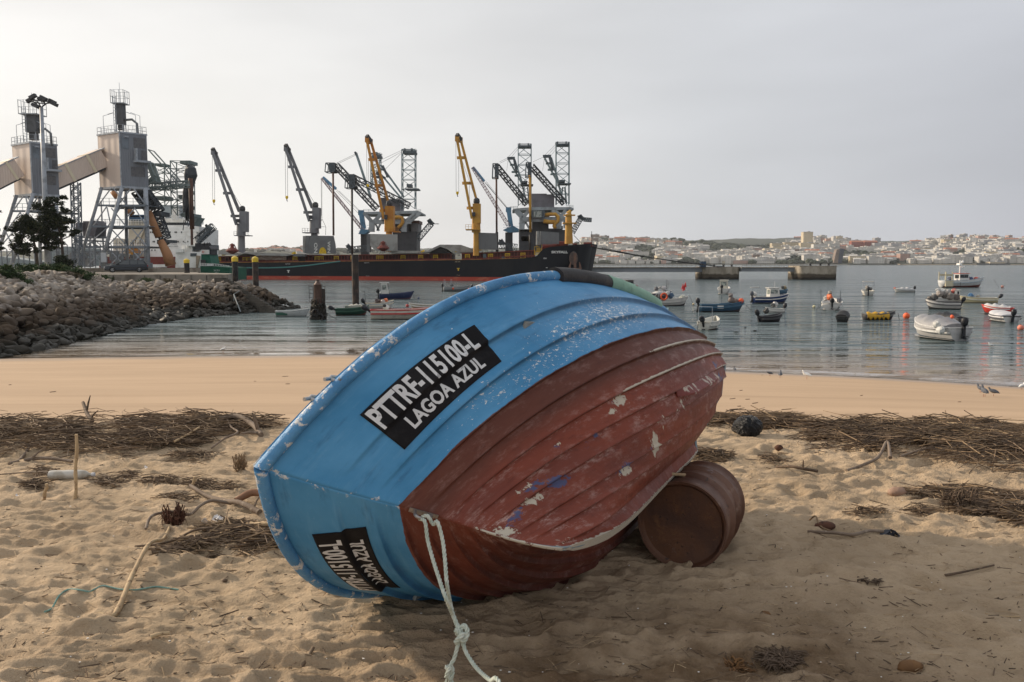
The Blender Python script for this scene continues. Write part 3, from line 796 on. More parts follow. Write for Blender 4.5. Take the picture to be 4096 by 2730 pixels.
stick('cane', [(990, 2134, .05), (1040, 2142, .06), (1110, 2152, .06)], (.022, .022), M_cane, 'thick pale cane lying in the reeds beside the bow of the boat', 'cane', W, True)
stick('driftwood_branch', [(880, 1722, .10), (950, 1722, .14), (1010, 1738, .10), (1045, 1762, .02)], (.030, .034), M_drift, 'grey hooked driftwood at the right end of the left reed pile', 'driftwood', W, forks=((13, (-.2, -.2, .9), .20, .02), (14, (-.8, -.5, .1), .18, .02)))
stick('driftwood_branch', [(336, 1688, .20), (352, 1700, .12), (370, 1712, .06)], (.02, .03), M_dark, 'dark forked stump sticking up from the left reed pile', 'driftwood', W, forks=((4, (.2, .1, .9), .18, .012), (8, (.7, .1, .8), .12, .010)))
stick('driftwood_branch', [(98, 1862, .02), (150, 1855, .03), (220, 1856, .03), (290, 1862, .02)], (.022, .016), M_drift, 'grey knobbly stick lying below the left reed pile', 'stick', W, forks=((3, (.6, .2, .5), .15, .01),))
stick('cane', [(38, 1874, .01), (80, 1848, .02), (125, 1818, .06)], (.018, .014), M_drift, 'grey stick leaning on the near edge of the left reed pile', 'stick', W)
stick('cane', [(0, 1920, .02), (110, 1912, .03), (190, 1924, .03), (230, 1930, .02)], (.006, .006), M_drift, 'thin wavy stem left of the plastic bottle', 'stem', W)
stick('cane', [(700, 1812, .10), (760, 1790, .12), (800, 1777, .14)], (.012, .010), M_cane, 'pale straight cane slanting over the left reed pile', 'cane', W)
stick('cane', [(845, 1802, .02), (900, 1790, .05), (952, 1764, .06), (925, 1742, .08), (905, 1715, .12)], (.012, .014), M_drift, 'looped grey branch beside the hooked driftwood', 'branch', W)
stick('cane', [(540, 2192, .01), (620, 2190, .02), (700, 2175, .02), (800, 2160, .03), (960, 2138, .03)], (.007, .011), M_dark, 'long dark stem lying in front of the white plastic scraps', 'stem', W)
stick('driftwood_branch', [(3105, 1878, .02), (3160, 1900, .03), (3210, 1908, .03), (3270, 1910, .02)], (.013, .016), M_dark, 'dark curved branch on the sand right of the black bag', 'branch', W, forks=((10, (.05, 0, 1), .07, .008),))
stick('driftwood_branch', [(3385, 1902, .01), (3440, 1888, .04), (3510, 1862, .06), (3545, 1832, .10), (3560, 1862, .03)], (.014, .020), M_drift, 'tapering grey branch with a hooked end below the right reed pile', 'branch', W)
stick('cane', [(3690, 1754, .10), (3800, 1760, .13), (3900, 1772, .12), (4000, 1782, .10), (4100, 1802, .06)], (.014, .012), M_cane, 'long pale cane crossing the right reed pile', 'cane', W, True)
stick('cane', [(3890, 1780, .08), (3960, 1800, .07), (4000, 1830, .05), (4038, 1858, .02)], (.013, .012), M_cane, 'pale bent cane sloping down the near side of the right reed pile', 'cane', W, True)
stick('driftwood_log', [(3985, 1775, .06), (4040, 1788, .07), (4140, 1806, .07)], (.040, .046), M_drift, 'heavy grey log at the right edge of the reed pile', 'log', W)
stick('cane', [(3600, 1838, .02), (3700, 1826, .04), (3765, 1822, .05)], (.016, .020), M_drift, 'flat grey driftwood lying below the right reed pile', 'driftwood', W)
stick('cane', [(3300, 1730, .06), (3400, 1728, .08), (3500, 1725, .08), (3560, 1722, .07)], (.008, .008), M_tan, 'thin straight reed lying along the right wrack line', 'reed', W)
stick('cane', [(3230, 2145, .01), (3330, 2160, .03), (3410, 2178, .03), (3480, 2162, .03), (3560, 2160, .01)], (.013, .012), M_drift, 'crooked grey stick lying on the shaded sand right of the drum', 'stick', W)
stick('cane', [(3240, 2080, .01), (3262, 2112, .03), (3290, 2130, .02), (3420, 2168, .02)], (.007, .006), M_tan, 'thin bent reed behind the crooked grey stick', 'reed', W)
stick('cane', [(3780, 2310, .01), (3860, 2308, .02), (3975, 2286, .01)], (.009, .006), M_dark, 'dark thin stick at the right edge of the foreground sand', 'stick', W)
stick('cane', [(3940, 2476, .01), (4010, 2482, .015), (4077, 2486, .01)], (.005, .005), M_cane, 'pale straight straw on the sand at lower right', 'straw', W)
stick('cane', [(2878, 2470, .01), (2890, 2452, .01)], (.006, .004), M_dark, 'tiny dark twig near the orange leaves', 'twig', W)
stick('cane', [(880, 2500, .01), (955, 2466, .02)], (.005, .004), M_dark, 'short dark straw on the rippled sand at lower left', 'straw', W)
stick('cane', [(605, 2588, .01), (640, 2580, .02), (680, 2572, .015)], (.014, .009), M_cane, 'pale half-buried cane piece on the rippled sand', 'cane', W)
stick('cane', [(1205, 2660, .01), (1255, 2625, .02)], (.011, .009), M_brn, 'flat brown splinter on the sand left of the rope', 'splinter', W)
# cane stick lying on the drum
a = P(2670, 1904, 4.62); b = P(2798, 1914, 4.72); mb = MB(); d = (b - a)
mb.tube([(0, 0, 0), d * .45, d * .5, d * .55, d * .88, d * .92, d], [.010, .010, .012, .010, .010, .0125, .0105], 8)
t = thing('cane', 'short yellow cane wedged between the drum and the keel', 'cane', a + Vector((0, 0, .012)), 0, W); crease(mb.build('stem', M_cane, t), 50)

def strands(m, n_, region, lmin, lmax, rmin, rmax, hmax, dirn=0.0, spread=.45, rnd=RND, mats=3):
    for _ in range(n_):
        sx, sy, k = region()
        p = GS(sx, sy); L_ = rnd.uniform(lmin, lmax) * k; a = rnd.gauss(dirn, spread if rnd.random() < .7 else 1.1)
        d = Vector((cos(a), sin(a), rnd.gauss(0, .14))) * L_ / 2
        c = p + Vector((0, 0, rnd.uniform(.0, hmax * k)))
        bend = Vector((rnd.gauss(0, .1), rnd.gauss(0, .1), rnd.uniform(-.02, .10))) * L_
        r = rnd.uniform(rmin, rmax) * (.6 + .4 * k)
        m.cur = rnd.choice((0, 0, 1, 1, 2, 2)) if mats == 3 else rnd.randrange(mats)
        m.tube([c - d, c + bend, c + d], [r, r, r * .6], 4, False)
    return m
def reg_band(pts, half):
    """region along a polyline of photo points with a half height"""
    def f():
        for _q in range(6):
            k = RND.randrange(len(pts) - 1); t = RND.random(); a, b = pts[k], pts[k + 1]
            g = max(-1.9, min(1.9, RND.gauss(0, .75)))
            if vnoise(np.array([(a[0] + (b[0] - a[0]) * t) * .013]), np.array([(a[1] + g * half[k]) * .05]))[0] > .53: break
        return a[0] + (b[0] - a[0]) * t, a[1] + (b[1] - a[1]) * t + g * half[k], 1.0 - .35 * abs(g) / 1.9
    return f
def reeds(label, n_, pts, half, lmin=.10, lmax=.6, hmax=.10, mats=(0, 0, 0), r=(.002, .006), cat='dead reeds', name='washed_up_reeds', dirn=0.0, spread=.42, group=None):
    m = MB(); strands(m, n_, reg_band(pts, half), lmin, lmax, r[0], r[1], hmax, dirn, spread)
    o = m.build(name, [M_dark, M_brn, M_tan]); tag(o, label, cat, group, 'stuff'); return o
reeds('thick dark tangle of dead reeds along the wrack line at left', 2200, [(-120, 1752), (150, 1762), (330, 1765), (520, 1760), (700, 1758), (830, 1732)], [42, 44, 46, 50, 40], hmax=.13)
reeds('ragged end of the left reed pile reaching towards the boat', 800, [(700, 1740), (850, 1712), (960, 1712), (1080, 1706)], [26, 20, 9])
reeds('narrow dark reed line just right of the stern behind the black bag', 500, [(2800, 1700), (2950, 1690), (3100, 1700)], [14, 14], hmax=.06)
reeds('low reed tangle to the right of the black bag', 650, [(3050, 1705), (3170, 1722), (3280, 1742), (3360, 1752)], [22, 26, 22], hmax=.10)
reeds('long thin far line of reeds at the right', 500, [(3200, 1698), (3500, 1702), (3800, 1712), (4120, 1728)], [5, 8, 8], hmax=.05)
reeds('broad tangle of dead reeds at the right edge of the beach', 1900, [(3450, 1768), (3600, 1765), (3750, 1770), (3900, 1795), (4140, 1835)], [40, 44, 50, 50], hmax=.12, lmax=.75)
reeds('patch of dead reeds at the bow of the blue boat', 900, [(860, 2150), (980, 2160), (1120, 2200)], [30, 36], lmax=.4, hmax=.05)
reeds('reed scraps around the near end of the crooked branch', 350, [(620, 2235), (760, 2205), (900, 2200)], [16, 16], lmax=.25, hmax=.03)
reeds('small reed heap between the boat stern and the drum', 350, [(2790, 1825), (2860, 1838), (2900, 1850)], [14, 14], lmax=.3, hmax=.05)
reeds('dark reed patch at the far right of the shaded sand', 500, [(3850, 2050), (3960, 2065), (4120, 2085)], [16, 20], lmax=.35, hmax=.05)
reeds('scattered reeds above the dark reed patch at right', 350, [(3640, 1990), (3800, 1985), (4100, 2010)], [20, 22], lmax=.3, hmax=.03)
for lab, n_, sx, sy, rx, ry in (('small dark reed clump nearest the black bag on its near side', 120, 3100, 1850, 60, 18), ('dark tuft of reeds on the sand beside the right branch', 150, 3330, 1800, 80, 30), ('brown reed tuft above the dark reed patch at right', 160, 3690, 2058, 40, 14), ('sparse reed tuft on the sand beyond the crooked grey stick', 110, 3470, 2068, 70, 12),
    ('small brown reed tuft left of the plastic bottle', 150, 140, 1950, 50, 12), ('knotted dark reed tuft by the neck of the plastic bottle', 150, 190, 1908, 50, 20), ('brown reed scraps right of the plastic bottle', 160, 440, 1940, 60, 14), ('dark scraps of reed before the pale cane stub', 170, 640, 1940, 80, 14), ('reed scraps right of the pale cane stub', 170, 800, 1948, 60, 12), ('reed tuft on the bare sand above the bent branch', 120, 720, 2010, 70, 14), ('dark reed heap below the right end of the left reed pile', 260, 770, 1835, 90, 16), ('small dark tuft on open sand below the left reed pile', 60, 520, 1915, 26, 10), ('brown reed strip left of the bow', 120, 900, 1965, 70, 12)):
    m = MB()
    strands(m, n_, lambda: (sx + RND.gauss(0, rx * .5), sy + RND.gauss(0, ry * .5), .8), .03, .22, .0015, .004, .035, 0, .6)
    o = m.build('reed_tuft', [M_dark, M_brn, M_tan]); tag(o, lab, 'dead reeds', kind='stuff')
# leafy husk clumps
M_husk = wood_mat('orange_brown_husk', (.22, .115, .045), (.14, .075, .035), (.06, .035, .02))
M_husk2 = wood_mat('dark_red_husk', (.12, .05, .03), (.08, .038, .025), (.04, .02, .015))
def clump(sx, sy, R0, n_, mat, label, h=.06, curl=1.0, name='seaweed_clump'):
    b = GS(sx, sy); m = MB()
    for _ in range(int(n_ * 1.6)):
        a = RND.uniform(0, 2 * pi); r0 = R0 * RND.random() ** .5 * .7; L_ = R0 * RND.uniform(.3, .8)
        c = Vector((cos(a) * r0, sin(a) * r0 * .7, RND.uniform(0, h * .6))); a2 = a + RND.gauss(0, .9)
        e = c + Vector((cos(a2) * L_, sin(a2) * L_, RND.uniform(-.02, h * .7))); md = (c + e) / 2 + Vector((0, 0, RND.uniform(0, h * curl)))
        r = RND.uniform(.0016, .0042); m.tube([c, md + Vector((RND.gauss(0, .2), RND.gauss(0, .2), 0)) * L_, e], [r, r * 1.3, r * .3], 5, False)
    t = m.build(name, mat); t.location = b; return tag(t, label, 'seaweed')
clump(1370, 2380, .10, 60, M_husk, 'small brown husk clump on the sand under the starboard label of the boat', .03)
clump(695, 2115, .075, 70, M_husk2, 'dark red seaweed clump under the crooked branch at left', .09)
clump(3125, 2645, .11, 130, M_dark, 'dark root clump on the sand at the bottom right', .025, .6)
clump(2930, 2655, .08, 50, M_husk, 'orange dry leaves beside the dark root clump', .02, .6)
clump(960, 1890, .055, 60, M_tan, 'round tuft of dry grass left of the bow', .09)
clump(3840, 2050, .11, 110, M_dark, 'dark root knot in the reeds on the right sand', .07)
clump(3480, 2330, .06, 40, M_dark, 'small dark rootlet on the shaded sand', .012, .5)
def lump(sx, sy, r, sq, mat, label, name='husk', cat='husk', seed=1, up=.6):
    b = GS(sx, sy); rr = random.Random(seed); m = MB(); m.ball((0, 0, r * sq[2] * up), r, 16, 10, sq, .07, rr); o = m.build(name, mat, smooth=True); o.location = b
    return tag(o, label, cat)
lump(3640, 2680, .042, (1.3, .7, .7), M_husk, 'curved brown coconut husk on the sand at lower right', seed=3)
lump(3062, 2448, .022, (1.2, .8, .7), M_husk, 'tiny brown nut on the shaded sand', 'nut', 'nut', 4)
lump(3300, 2122, .05, (1.3, .7, .6), M_husk2, 'dark red husk beside the thin bent reed', seed=5)
lump(3115, 1812, .035, (1.1, .8, .8), M_husk2, 'small reddish stone near the right reed clump', 'stone', 'stone', 6)
lump(3590, 1996, .05, (1.4, .9, .8), wood_mat('pinkish_stone', (.3, .2, .15), (.22, .14, .1)), 'pinkish stone on the sunlit sand at right', 'stone', 'stone', 7)
lump(246, 2080, .010, (1, 1, 1), M_dark, 'little dark pebble on the left sand', 'pebble', 'pebble', 8, .8)
lump(900, 2330, .012, (1.2, 1, .8), M_dark, 'dark pebble on the rippled sand left of the boat', 'pebble', 'pebble', 9)
lump(1000, 2500, .010, (1.2, 1, .8), M_dark, 'dark pebble on the rippled sand at the bottom', 'pebble', 'pebble', 10)
# litter of tiny twigs
m = MB()
for _ in range(2600):
    sx = RND.uniform(-400, 4500); sy = 1860 + (2730 + 80 - 1860) * RND.random() ** .8
    p = GS(sx, sy, .003); a = RND.gauss(0, .9); L_ = RND.choice((.012, .018, .025, .035, .05, .08)) * RND.uniform(.6, 1.2); r = RND.uniform(.0012, .0032)
    d = Vector((cos(a), sin(a), RND.gauss(0, .2))) * L_ / 2
    m.cur = RND.choice((0, 0, 0, 1, 2)); m.tube([p - d, p + d], [r, r * .8], 4)
for _ in range(36):
    p = GS(RND.uniform(-200, 4300), RND.uniform(1500, 1690), .004); L_ = RND.uniform(.02, .07); m.cur = 1; m.tube([p - Vector((L_, 0, 0)), p + Vector((L_, RND.uniform(-.05, .05), .006))], .006, 4)
tag(m.build('twig_litter', [M_dark, M_brn, M_tan]), 'tiny dark twigs and straws strewn over the dry sand', 'litter', kind='stuff')
m = MB()
for _ in range(260):
    p = GS(RND.uniform(0, 4096), RND.uniform(1900, 2730), .003); m.ball(p, RND.uniform(.0015, .005), 6, 4, (1.3, 1, .5))
m2_ = MB()
for _ in range(420):
    p = GS(RND.uniform(-200, 4300), RND.uniform(1880, 2720), .006); a = RND.gauss(0, 1.0); L_ = RND.uniform(.02, .11); d = Vector((cos(a), sin(a), RND.gauss(0, .12))) * L_ / 2; m2_.tube([p - d, p + Vector((0, 0, .004)), p + d], .0013, 4)
tag(m2_.build('straw_litter', [M_cane]), 'thin pale straws scattered over the dry sand', 'straws', kind='stuff')
tag(m.build('shell_grit', surf('white_shell', (.7, .68, .64))), 'tiny white shell fragments strewn over the dry sand', 'shells', kind='stuff')

# black rubbish bag
M_bag = N('black_bin_liner'); M_bag = M_bag.fin((.012, .013, .016), .30, M_bag.bump(M_bag.noise(22, 6, .7, dist=1.6), 1.0, .05), 0, .5)
b = GS(2990, 1748); rr = random.Random(5); bm = bmesh.new(); bmesh.ops.create_icosphere(bm, subdivisions=5, radius=1)
for v in bm.verts:
    x, y, z = v.co; k = 1 + .16 * (fbm(np.array([x * 3.3 + 5]), np.array([y * 2 + z * 1.7]), 4)[0] - .5) * 2 - .07 * abs(sin(x * 9 + z * 7 + y * 5))
    x *= .5; y *= .6; v.co = (x * .30 * k, y * .22 * k, max(-.02, z * .115 * k + .07) if z > -.7 else -.02)
me = bpy.data.meshes.new('rubbish_bag'); bm.to_mesh(me); bm.free(); me.materials.append(M_bag); me.polygons.foreach_set('use_smooth', [True] * len(me.polygons))
o = bpy.data.objects.new('rubbish_bag', me); sc.collection.objects.link(o); o.location = b; tag(o, 'crumpled black rubbish bag lying on the sand right of the boat', 'rubbish bag')
# plastic bottle and scraps
t = thing('plastic_bottle', 'dusty clear plastic bottle lying on the sand at left', 'bottle', GS(282, 1930, .03), rad(3))
mb = MB(); mb.lathe([(.004, -.16), (.034, -.155), (.038, -.13), (.036, -.05), (.038, -.02), (.038, .08), (.030, .12), (.014, .145), (.013, .165)], n=16, axis='x'); crease(mb.build('bottle_body', surf('dusty_plastic', (.46, .44, .40), (.33, .30, .25), 14, rough=.3, spec=.5), t), 50)
mb = MB(); mb.lathe([(.015, .165), (.016, .168), (.016, .185), (.014, .188)], n=14, axis='x'); crease(mb.build('bottle_cap', surf('pale_cap', (.5, .5, .52)), t))
def scrap(sx, sy, w_, label, n_=7, col=(.62, .62, .64), name='plastic_scrap'):
    b = GS(sx, sy); m = MB()
    for _ in range(n_):
        a = RND.uniform(0, 2 * pi); c = Vector((RND.gauss(0, w_ * .35), RND.gauss(0, w_ * .2), .01)); d = Vector((cos(a), sin(a) * .5, RND.uniform(.2, 1))) * w_ * .5; s_ = Vector((-sin(a), cos(a), .2)) * w_ * .22
        m.prism([c - s_, c + s_, c + s_ * .7 + d * .6 + Vector((0, 0, .01)), c + d, c - s_ * .8 + d * .5], (0, .0015, .001))
    o = m.build(name, surf('scrap_' + name, col, rough=.5)); o.location = b; return tag(o, label, 'plastic scrap')
scrap(862, 2112, .10, 'torn white plastic scraps beside the reeds left of the boat', 9)
scrap(588, 1892, .04, 'small white plastic crumb on the sand below the left reed pile', 4)
scrap(62, 1994, .03, 'little white plastic flake at the left edge', 3)
scrap(3735, 1722, .10, 'lilac plastic wrapper in the right reed pile', 6, (.34, .33, .50))
scrap(3440, 1748, .14, 'dark green plastic rag in the right reed pile', 8, (.06, .10, .09))
scrap(3560, 2165, .12, 'dark plastic rag under the crooked grey stick', 6, (.05, .055, .07))
scrap(215, 1783, .08, 'red plastic shred in the left reed pile', 4, (.45, .08, .04))
scrap(890, 1718, .14, 'dark blue rag on the left reed pile', 8, (.05, .055, .075))

# ------------------------------------------------------------------ ropes
M_rope = N('pale_green_rope'); _n = M_rope
M_rope = _n.fin(_n.mix(_n.step(_n.noise(30, 4), .35, .65), (.37, .42, .36), (.50, .53, .47)), .85, _n.bump(_n.noise(120, 3), .5, .004), 0, .2)
def rope_mesh(m, pts, r, pitch=.055, n_=3, res=.004):
    """three twisted strands along a smooth path"""
    P_ = [Vector(p) for p in pts]; fine = []
    for k in range(len(P_) - 1):
        p0 = P_[max(k - 1, 0)]; p1 = P_[k]; p2 = P_[k + 1]; p3 = P_[min(k + 2, len(P_) - 1)]; q = max(2, int((p2 - p1).length / res))
        for j in range(q):
            t = j / q; fine.append(.5 * ((2 * p1) + (p2 - p0) * t + (2 * p0 - 5 * p1 + 4 * p2 - p3) * t * t + (3 * p1 - p0 - 3 * p2 + p3) * t ** 3))
    fine.append(P_[-1]); L_ = 0; ref = Vector((0, 1, 0)); A = [[] for _ in range(n_)]
    for i, p in enumerate(fine):
        d = (fine[min(i + 1, len(fine) - 1)] - fine[max(i - 1, 0)]).normalized(); a = d.cross(ref)
        if a.length < 1e-3: a = d.cross(Vector((1, 0, 0)))
        a.normalize(); b_ = d.cross(a); ref = a.cross(d)
        if i: L_ += (p - fine[i - 1]).length
        for s_ in range(n_):
            th = 2 * pi * (L_ / pitch + s_ / n_); A[s_].append(p + (a * cos(th) + b_ * sin(th)) * r * .52)
    for s_ in range(n_): m.tube(A[s_], r * .56, 7)
ZZ = lambda a, b: (1300 + a / 1.681, 2100 + b / 1.681)
ew = bworld(eye) + Vector(BR @ (outw * .045))
def RP(a, b, Y): x, y = ZZ(a, b); return P(x, y, Y)
Ye = ew.y; Yk = 2.92
knot = RP(915, 740, Yk)
s1 = [ew + Vector((-.004, .012, -.008)), RP(672, -20, Ye - .03), RP(690, 100, Ye - .06), RP(725, 230, Ye - .12), RP(770, 370, Ye - .19), RP(815, 500, Ye - .27), RP(860, 610, Yk + .05), RP(893, 690, Yk + .01), knot + Vector((-.004, .004, .0))]
s2 = [ew + Vector((-.004, .012, -.008)), ew + Vector((.028, -.012, .012)), ew + Vector((.052, -.02, -.02)), RP(755, -20, Ye - .05), RP(790, 100, Ye - .08), RP(808, 250, Ye - .14), RP(820, 400, Ye - .2), RP(845, 540, Yk + .08), RP(880, 650, Yk + .03), knot + Vector((.006, 0, .004))]
rope = thing('mooring_rope', 'pale green rope looped through the bow ring and knotted above the sand', 'rope', (knot.x, knot.y, knot.z))
m = MB(); rope_mesh(m, s1, .0075); rope_mesh(m, s2, .0075); crease(m.build('rope_loop', M_rope, rope, world=True), 60)
m = MB(); kp = []
for i in range(64):
    t = i / 63 * 2 * pi
    kp.append(knot + Vector(((cos(2 * t) * (1 + .5 * cos(3 * t))) * .015, (sin(2 * t) * (1 + .5 * cos(3 * t))) * .015, .022 * sin(3 * t) + .012 * cos(t) - .004)))
rope_mesh(m, kp, .0095); crease(m.build('knot', M_rope, rope, world=True), 60)
t1 = [knot, RP(888, 830, Yk - .01), RP(868, 900, Yk - .02), RP(840, 950, Yk - .03)]
t2 = [knot + Vector((0, 0, -.01)), RP(945, 850, Yk - .02), RP(990, 925, Yk - .07), RP(1040, 985, Yk - .14), RP(1110, 1045, Yk - .24), RP(1190, 1100, Yk - .35)]
zt = z_at(RP(1190, 1100, Yk - .35).x, Yk - .35)
e = RP(1190, 1100, Yk - .35); t2 += [Vector((e.x + .12, e.y - .12, zt + .012)), Vector((e.x + .4, e.y - .25, zt + .012))]
m = MB(); rope_mesh(m, t1, .0075); rope_mesh(m, t2, .0075); crease(m.build('rope_tail', M_rope, rope, world=True), 60)
k2 = RP(835, 985, Yk - .03); m = MB(); kp = []
for i in range(48):
    t = i / 47 * 2 * pi
    kp.append(k2 + Vector(((cos(2 * t) * (1 + .4 * cos(3 * t))) * .009, (sin(2 * t) * (1 + .4 * cos(3 * t))) * .009, .020 * sin(3 * t) - .003)))
rope_mesh(m, kp, .0075)
for i in range(26):
    a = RND.uniform(0, 2 * pi); q = k2 + Vector((cos(a) * .008, sin(a) * .008, -.02)); m.tube([q, q + Vector((cos(a) * .015, sin(a) * .015, -.04)), q + Vector((cos(a) * RND.uniform(.01, .045), sin(a) * .03, -RND.uniform(.07, .12)))], .0016, 4)
crease(m.build('end_knot', M_rope, rope, world=True), 60)
# thin green line on the sand
m = MB(); Q = lambda a, b: GS(a / 1.681, 2100 + b / 1.681, .008)
fr = [Q(300, 600), Q(350, 560), Q(400, 515), Q(465, 487), Q(540, 500), Q(600, 495), Q(640, 478), Q(700, 462), Q(800, 465), Q(900, 475), Q(980, 462), Q(1050, 435), Q(1130, 425), Q(1200, 430)]
b = fr[0].copy(); rope_mesh(m, [p - b for p in fr], .0045, .03)
o = m.build('green_twine', surf('sea_green_twine', (.16, .30, .27), (.25, .36, .32), 30, rough=.9)); o.location = b; tag(o, 'thin sea-green twine half buried under the long pale cane', 'twine')

# ------------------------------------------------------------------ birds
M_pig = surf('pigeon_grey', (.07, .075, .09), (.14, .15, .17), 60, .5, .6, .6)
M_gull = surf('gull_white', (.72, .72, .70), rough=.7); M_gullg = surf('gull_grey', (.30, .32, .34), rough=.7); M_leg = surf('bird_leg', (.35, .12, .08)); M_beak = surf('bird_beak', (.06, .05, .05))
def bird(p, ang, s_, mb_, mw, label, sit=False, head=1.0, group='pigeons on the sand'):
    s_ *= .66
    t = thing('pigeon' if mb_ is M_pig else 'seagull', label, 'pigeon' if mb_ is M_pig else 'seagull', p, ang, group)
    m = MB(); h = 0.0 if sit else .11 * s_
    pts = [(-.15, 0, .10), (-.10, 0, .125), (-.03, 0, .14), (.05, 0, .155), (.10, 0, .18), (.125, 0, .225 * head), (.135, 0, .26 * head), (.155, 0, .275 * head), (.175, 0, .27 * head)]
    m.tube([(x * s_, y, z * s_ - .11 * s_ + h + .04 * s_) for x, y, z in pts], [.012 * s_, .040 * s_, .066 * s_, .066 * s_, .05 * s_, .034 * s_, .030 * s_, .028 * s_, .012 * s_], 10)
    crease(m.build('bird_body', mb_, t), 60)
    for sd in (-1, 1):
        m = MB(); m.tube([(x * s_, (sd * y) * s_, z * s_ - .07 * s_ + h) for x, y, z in ((.07, .05, .155), (0, .066, .14), (-.08, .05, .115), (-.17, .018, .09))], [.018 * s_, .030 * s_, .026 * s_, .006 * s_], 8); crease(m.build('wing', mw, t), 60)
        if not sit:
            m = MB(); x0 = sd * .022 * s_; m.tube([(.01 * s_, x0, .06 * s_ + .02), (0, x0, .0), (.035 * s_, x0, .002)], .006 * s_, 5); m.build('leg', M_leg, t)
    m = MB(); m.tube([(.17 * s_, 0, .27 * head * s_ - .07 * s_ + h), (.205 * s_, 0, .262 * head * s_ - .07 * s_ + h)], [.010 * s_, .002 * s_], 6); m.build('beak', M_beak, t)
    return t
def bp(sx, sy, water=False): return G(sx, sy, .0) if water else GS(sx, sy, -.01)
bird(bp(2938, 1487), 1.6, 1.0, M_pig, M_pig, 'grey pigeon standing by the water just right of the boat')
bird(bp(3080, 1506), 3.3, 1.0, M_pig, M_pig, 'grey pigeon at the waterline, left one of the pair beside the white gull', head=.75)
bird(bp(3121, 1512), 1.2, 1.15, M_pig, M_pig, 'grey pigeon at the waterline, nearest the white gull')
bird(bp(3228, 1518), 2.9, 1.35, M_gull, M_gull, 'white gull standing at the waterline', group='gulls on the shore')
bird(bp(3922, 1572), 1.9, 1.0, M_pig, M_pig, 'dark pigeon, farthest of the three at the right edge of the sand')
bird(bp(3937, 1588), 1.5, 1.15, M_pig, M_pig, 'dark pigeon, middle one of the three on the right sand')
bird(bp(3975, 1586), 2.6, 1.0, M_pig, M_pig, 'dark pigeon, rightmost of the three on the right sand', head=.9)
bird(bp(4086, 1560), .3, 1.1, M_gull, M_gullg, 'gull cut by the right edge of the picture at the waterline', group='gulls on the shore')
bird(bp(892, 1410, True), .2, 1.25, M_gull, M_gullg, 'grey backed gull standing in the shallows at left', group='gulls on the shore')
bird(bp(3965, 1386, True), 3.1, 1.35, M_gull, M_gullg, 'white gull floating on the water at right', sit=True, group='gulls on the shore')
for sx, sy, lab, s_ in ((1408, 1420, 'dark seaweed clump at the waterline behind the boat bow', .28), (1460, 1418, 'second dark seaweed heap touching the gunwale at the waterline', .25)):
    clump(sx, sy, s_, 60, M_dark, lab, .22)
# ------------------------------------------------------------------ rock revetment at the left
M_rock = N('revetment_rock')
def _rock():
    n = M_rock; z = n.xyz(n.pos)[2]
    oi = n.t.nodes.new("ShaderNodeObjectInfo").outputs['Random']
    r2 = n.attr('rv'); k = n.m('FRACT', n.m('ADD', oi, n.m('MULTIPLY', r2, 3.7)))
    zz_ = n.m('ADD', z, n.m('MULTIPLY_ADD', n.noise(.25, 3, .6, n.pos), 1.2, -.6)); zz_ = n.m('ADD', zz_, n.m('MULTIPLY_ADD', k, .7, -.35))
    hi = n.mix(k, (.31, .265, .215), (.15, .118, .09)); hi = n.mix(n.m('MULTIPLY', n.step(n.noise(1.2, 5, .65, n.pos), .45, .65), .5), hi, (.46, .43, .40))
    mid = n.mix(k, (.095, .068, .046), (.052, .038, .027)); lo = n.mix(k, (.038, .034, .026), (.022, .022, .017))
    c = n.mix(n.step(zz_, 1.55, 2.5), mid, hi); c = n.mix(n.step(zz_, 1.15, .6), c, lo)
    c = n.mix(n.m('MULTIPLY', n.step(n.noise(3.5, 5, .7, n.pos), .52, .7), .35), c, (.06, .05, .04))
    return n.fin(c, n.m('MULTIPLY_ADD', n.step(zz_, 1.1, .5), -.35, .9), n.bump(n.noise(5, 6, .7, n.pos), .7, .06), 0, .3)
_rock(); M_rock = M_rock.mat
foot = [(-420, 1500, None), (-200, 1470, None), (0, 1434, None), (168, 1400, None), (306, 1366, None), (459, 1328, None), (612, 1295, None), (765, 1272, None), (969, 1254, None), (1122, 1240, None), (1192, 1232, None)]
foot = [G(a, b, 0.0) for a, b, _ in foot]
topl = [(-420, 1110, 46), (-200, 1106, 48), (0, 1103, 52), (127, 1098, 56), (240, 1098, 60), (350, 1104, 66), (449, 1133, 74), (690, 1132, 75.5), (925, 1126, 77), (1045, 1158, 79.5), (1192, 1231, 79.0)]
topl = [P(a, b, y) for a, b, y in topl]
def pl(poly, u):
    k = min(len(poly) - 2, int(u * (len(poly) - 1))); t = u * (len(poly) - 1) - k; return poly[k].lerp(poly[k + 1], t)
def slope(u, v):
    a = pl(foot, u); b = pl(topl, u); p = a.lerp(b, v); p.z += .35 * sin(pi * v) * min(1, (b.z - a.z) / 2)
    return p
def rock_mesh(seed):
    rr = random.Random(seed); bm = bmesh.new(); bmesh.ops.create_icosphere(bm, subdivisions=3, radius=1)
    pls = [(Vector((rr.gauss(0, 1), rr.gauss(0, 1), rr.gauss(0, 1))).normalized(), rr.uniform(.38, .78)) for _ in range(11)]
    for v in bm.verts:
        d = v.co.normalized(); k = 1.15
        for n_, h in pls:
            q = d.dot(n_)
            if q > 0: k = min(k, h / q)
        v.co = d * k
    for v in bm.verts: v.co += v.co.normalized() * .05 * (fbm(np.array([v.co.x * 3 + seed]), np.array([v.co.y * 3 + v.co.z * 2.2]), 3)[0] - .5)
    me = bpy.data.meshes.new('rock'); 
    for f in bm.faces: f.smooth = True
    for e in bm.edges:
        if e.calc_face_angle(0) > rad(17): e.smooth = False
    bm.to_mesh(me); bm.free(); me.materials.append(M_rock); return me
rocks = [rock_mesh(s) for s in range(9)]
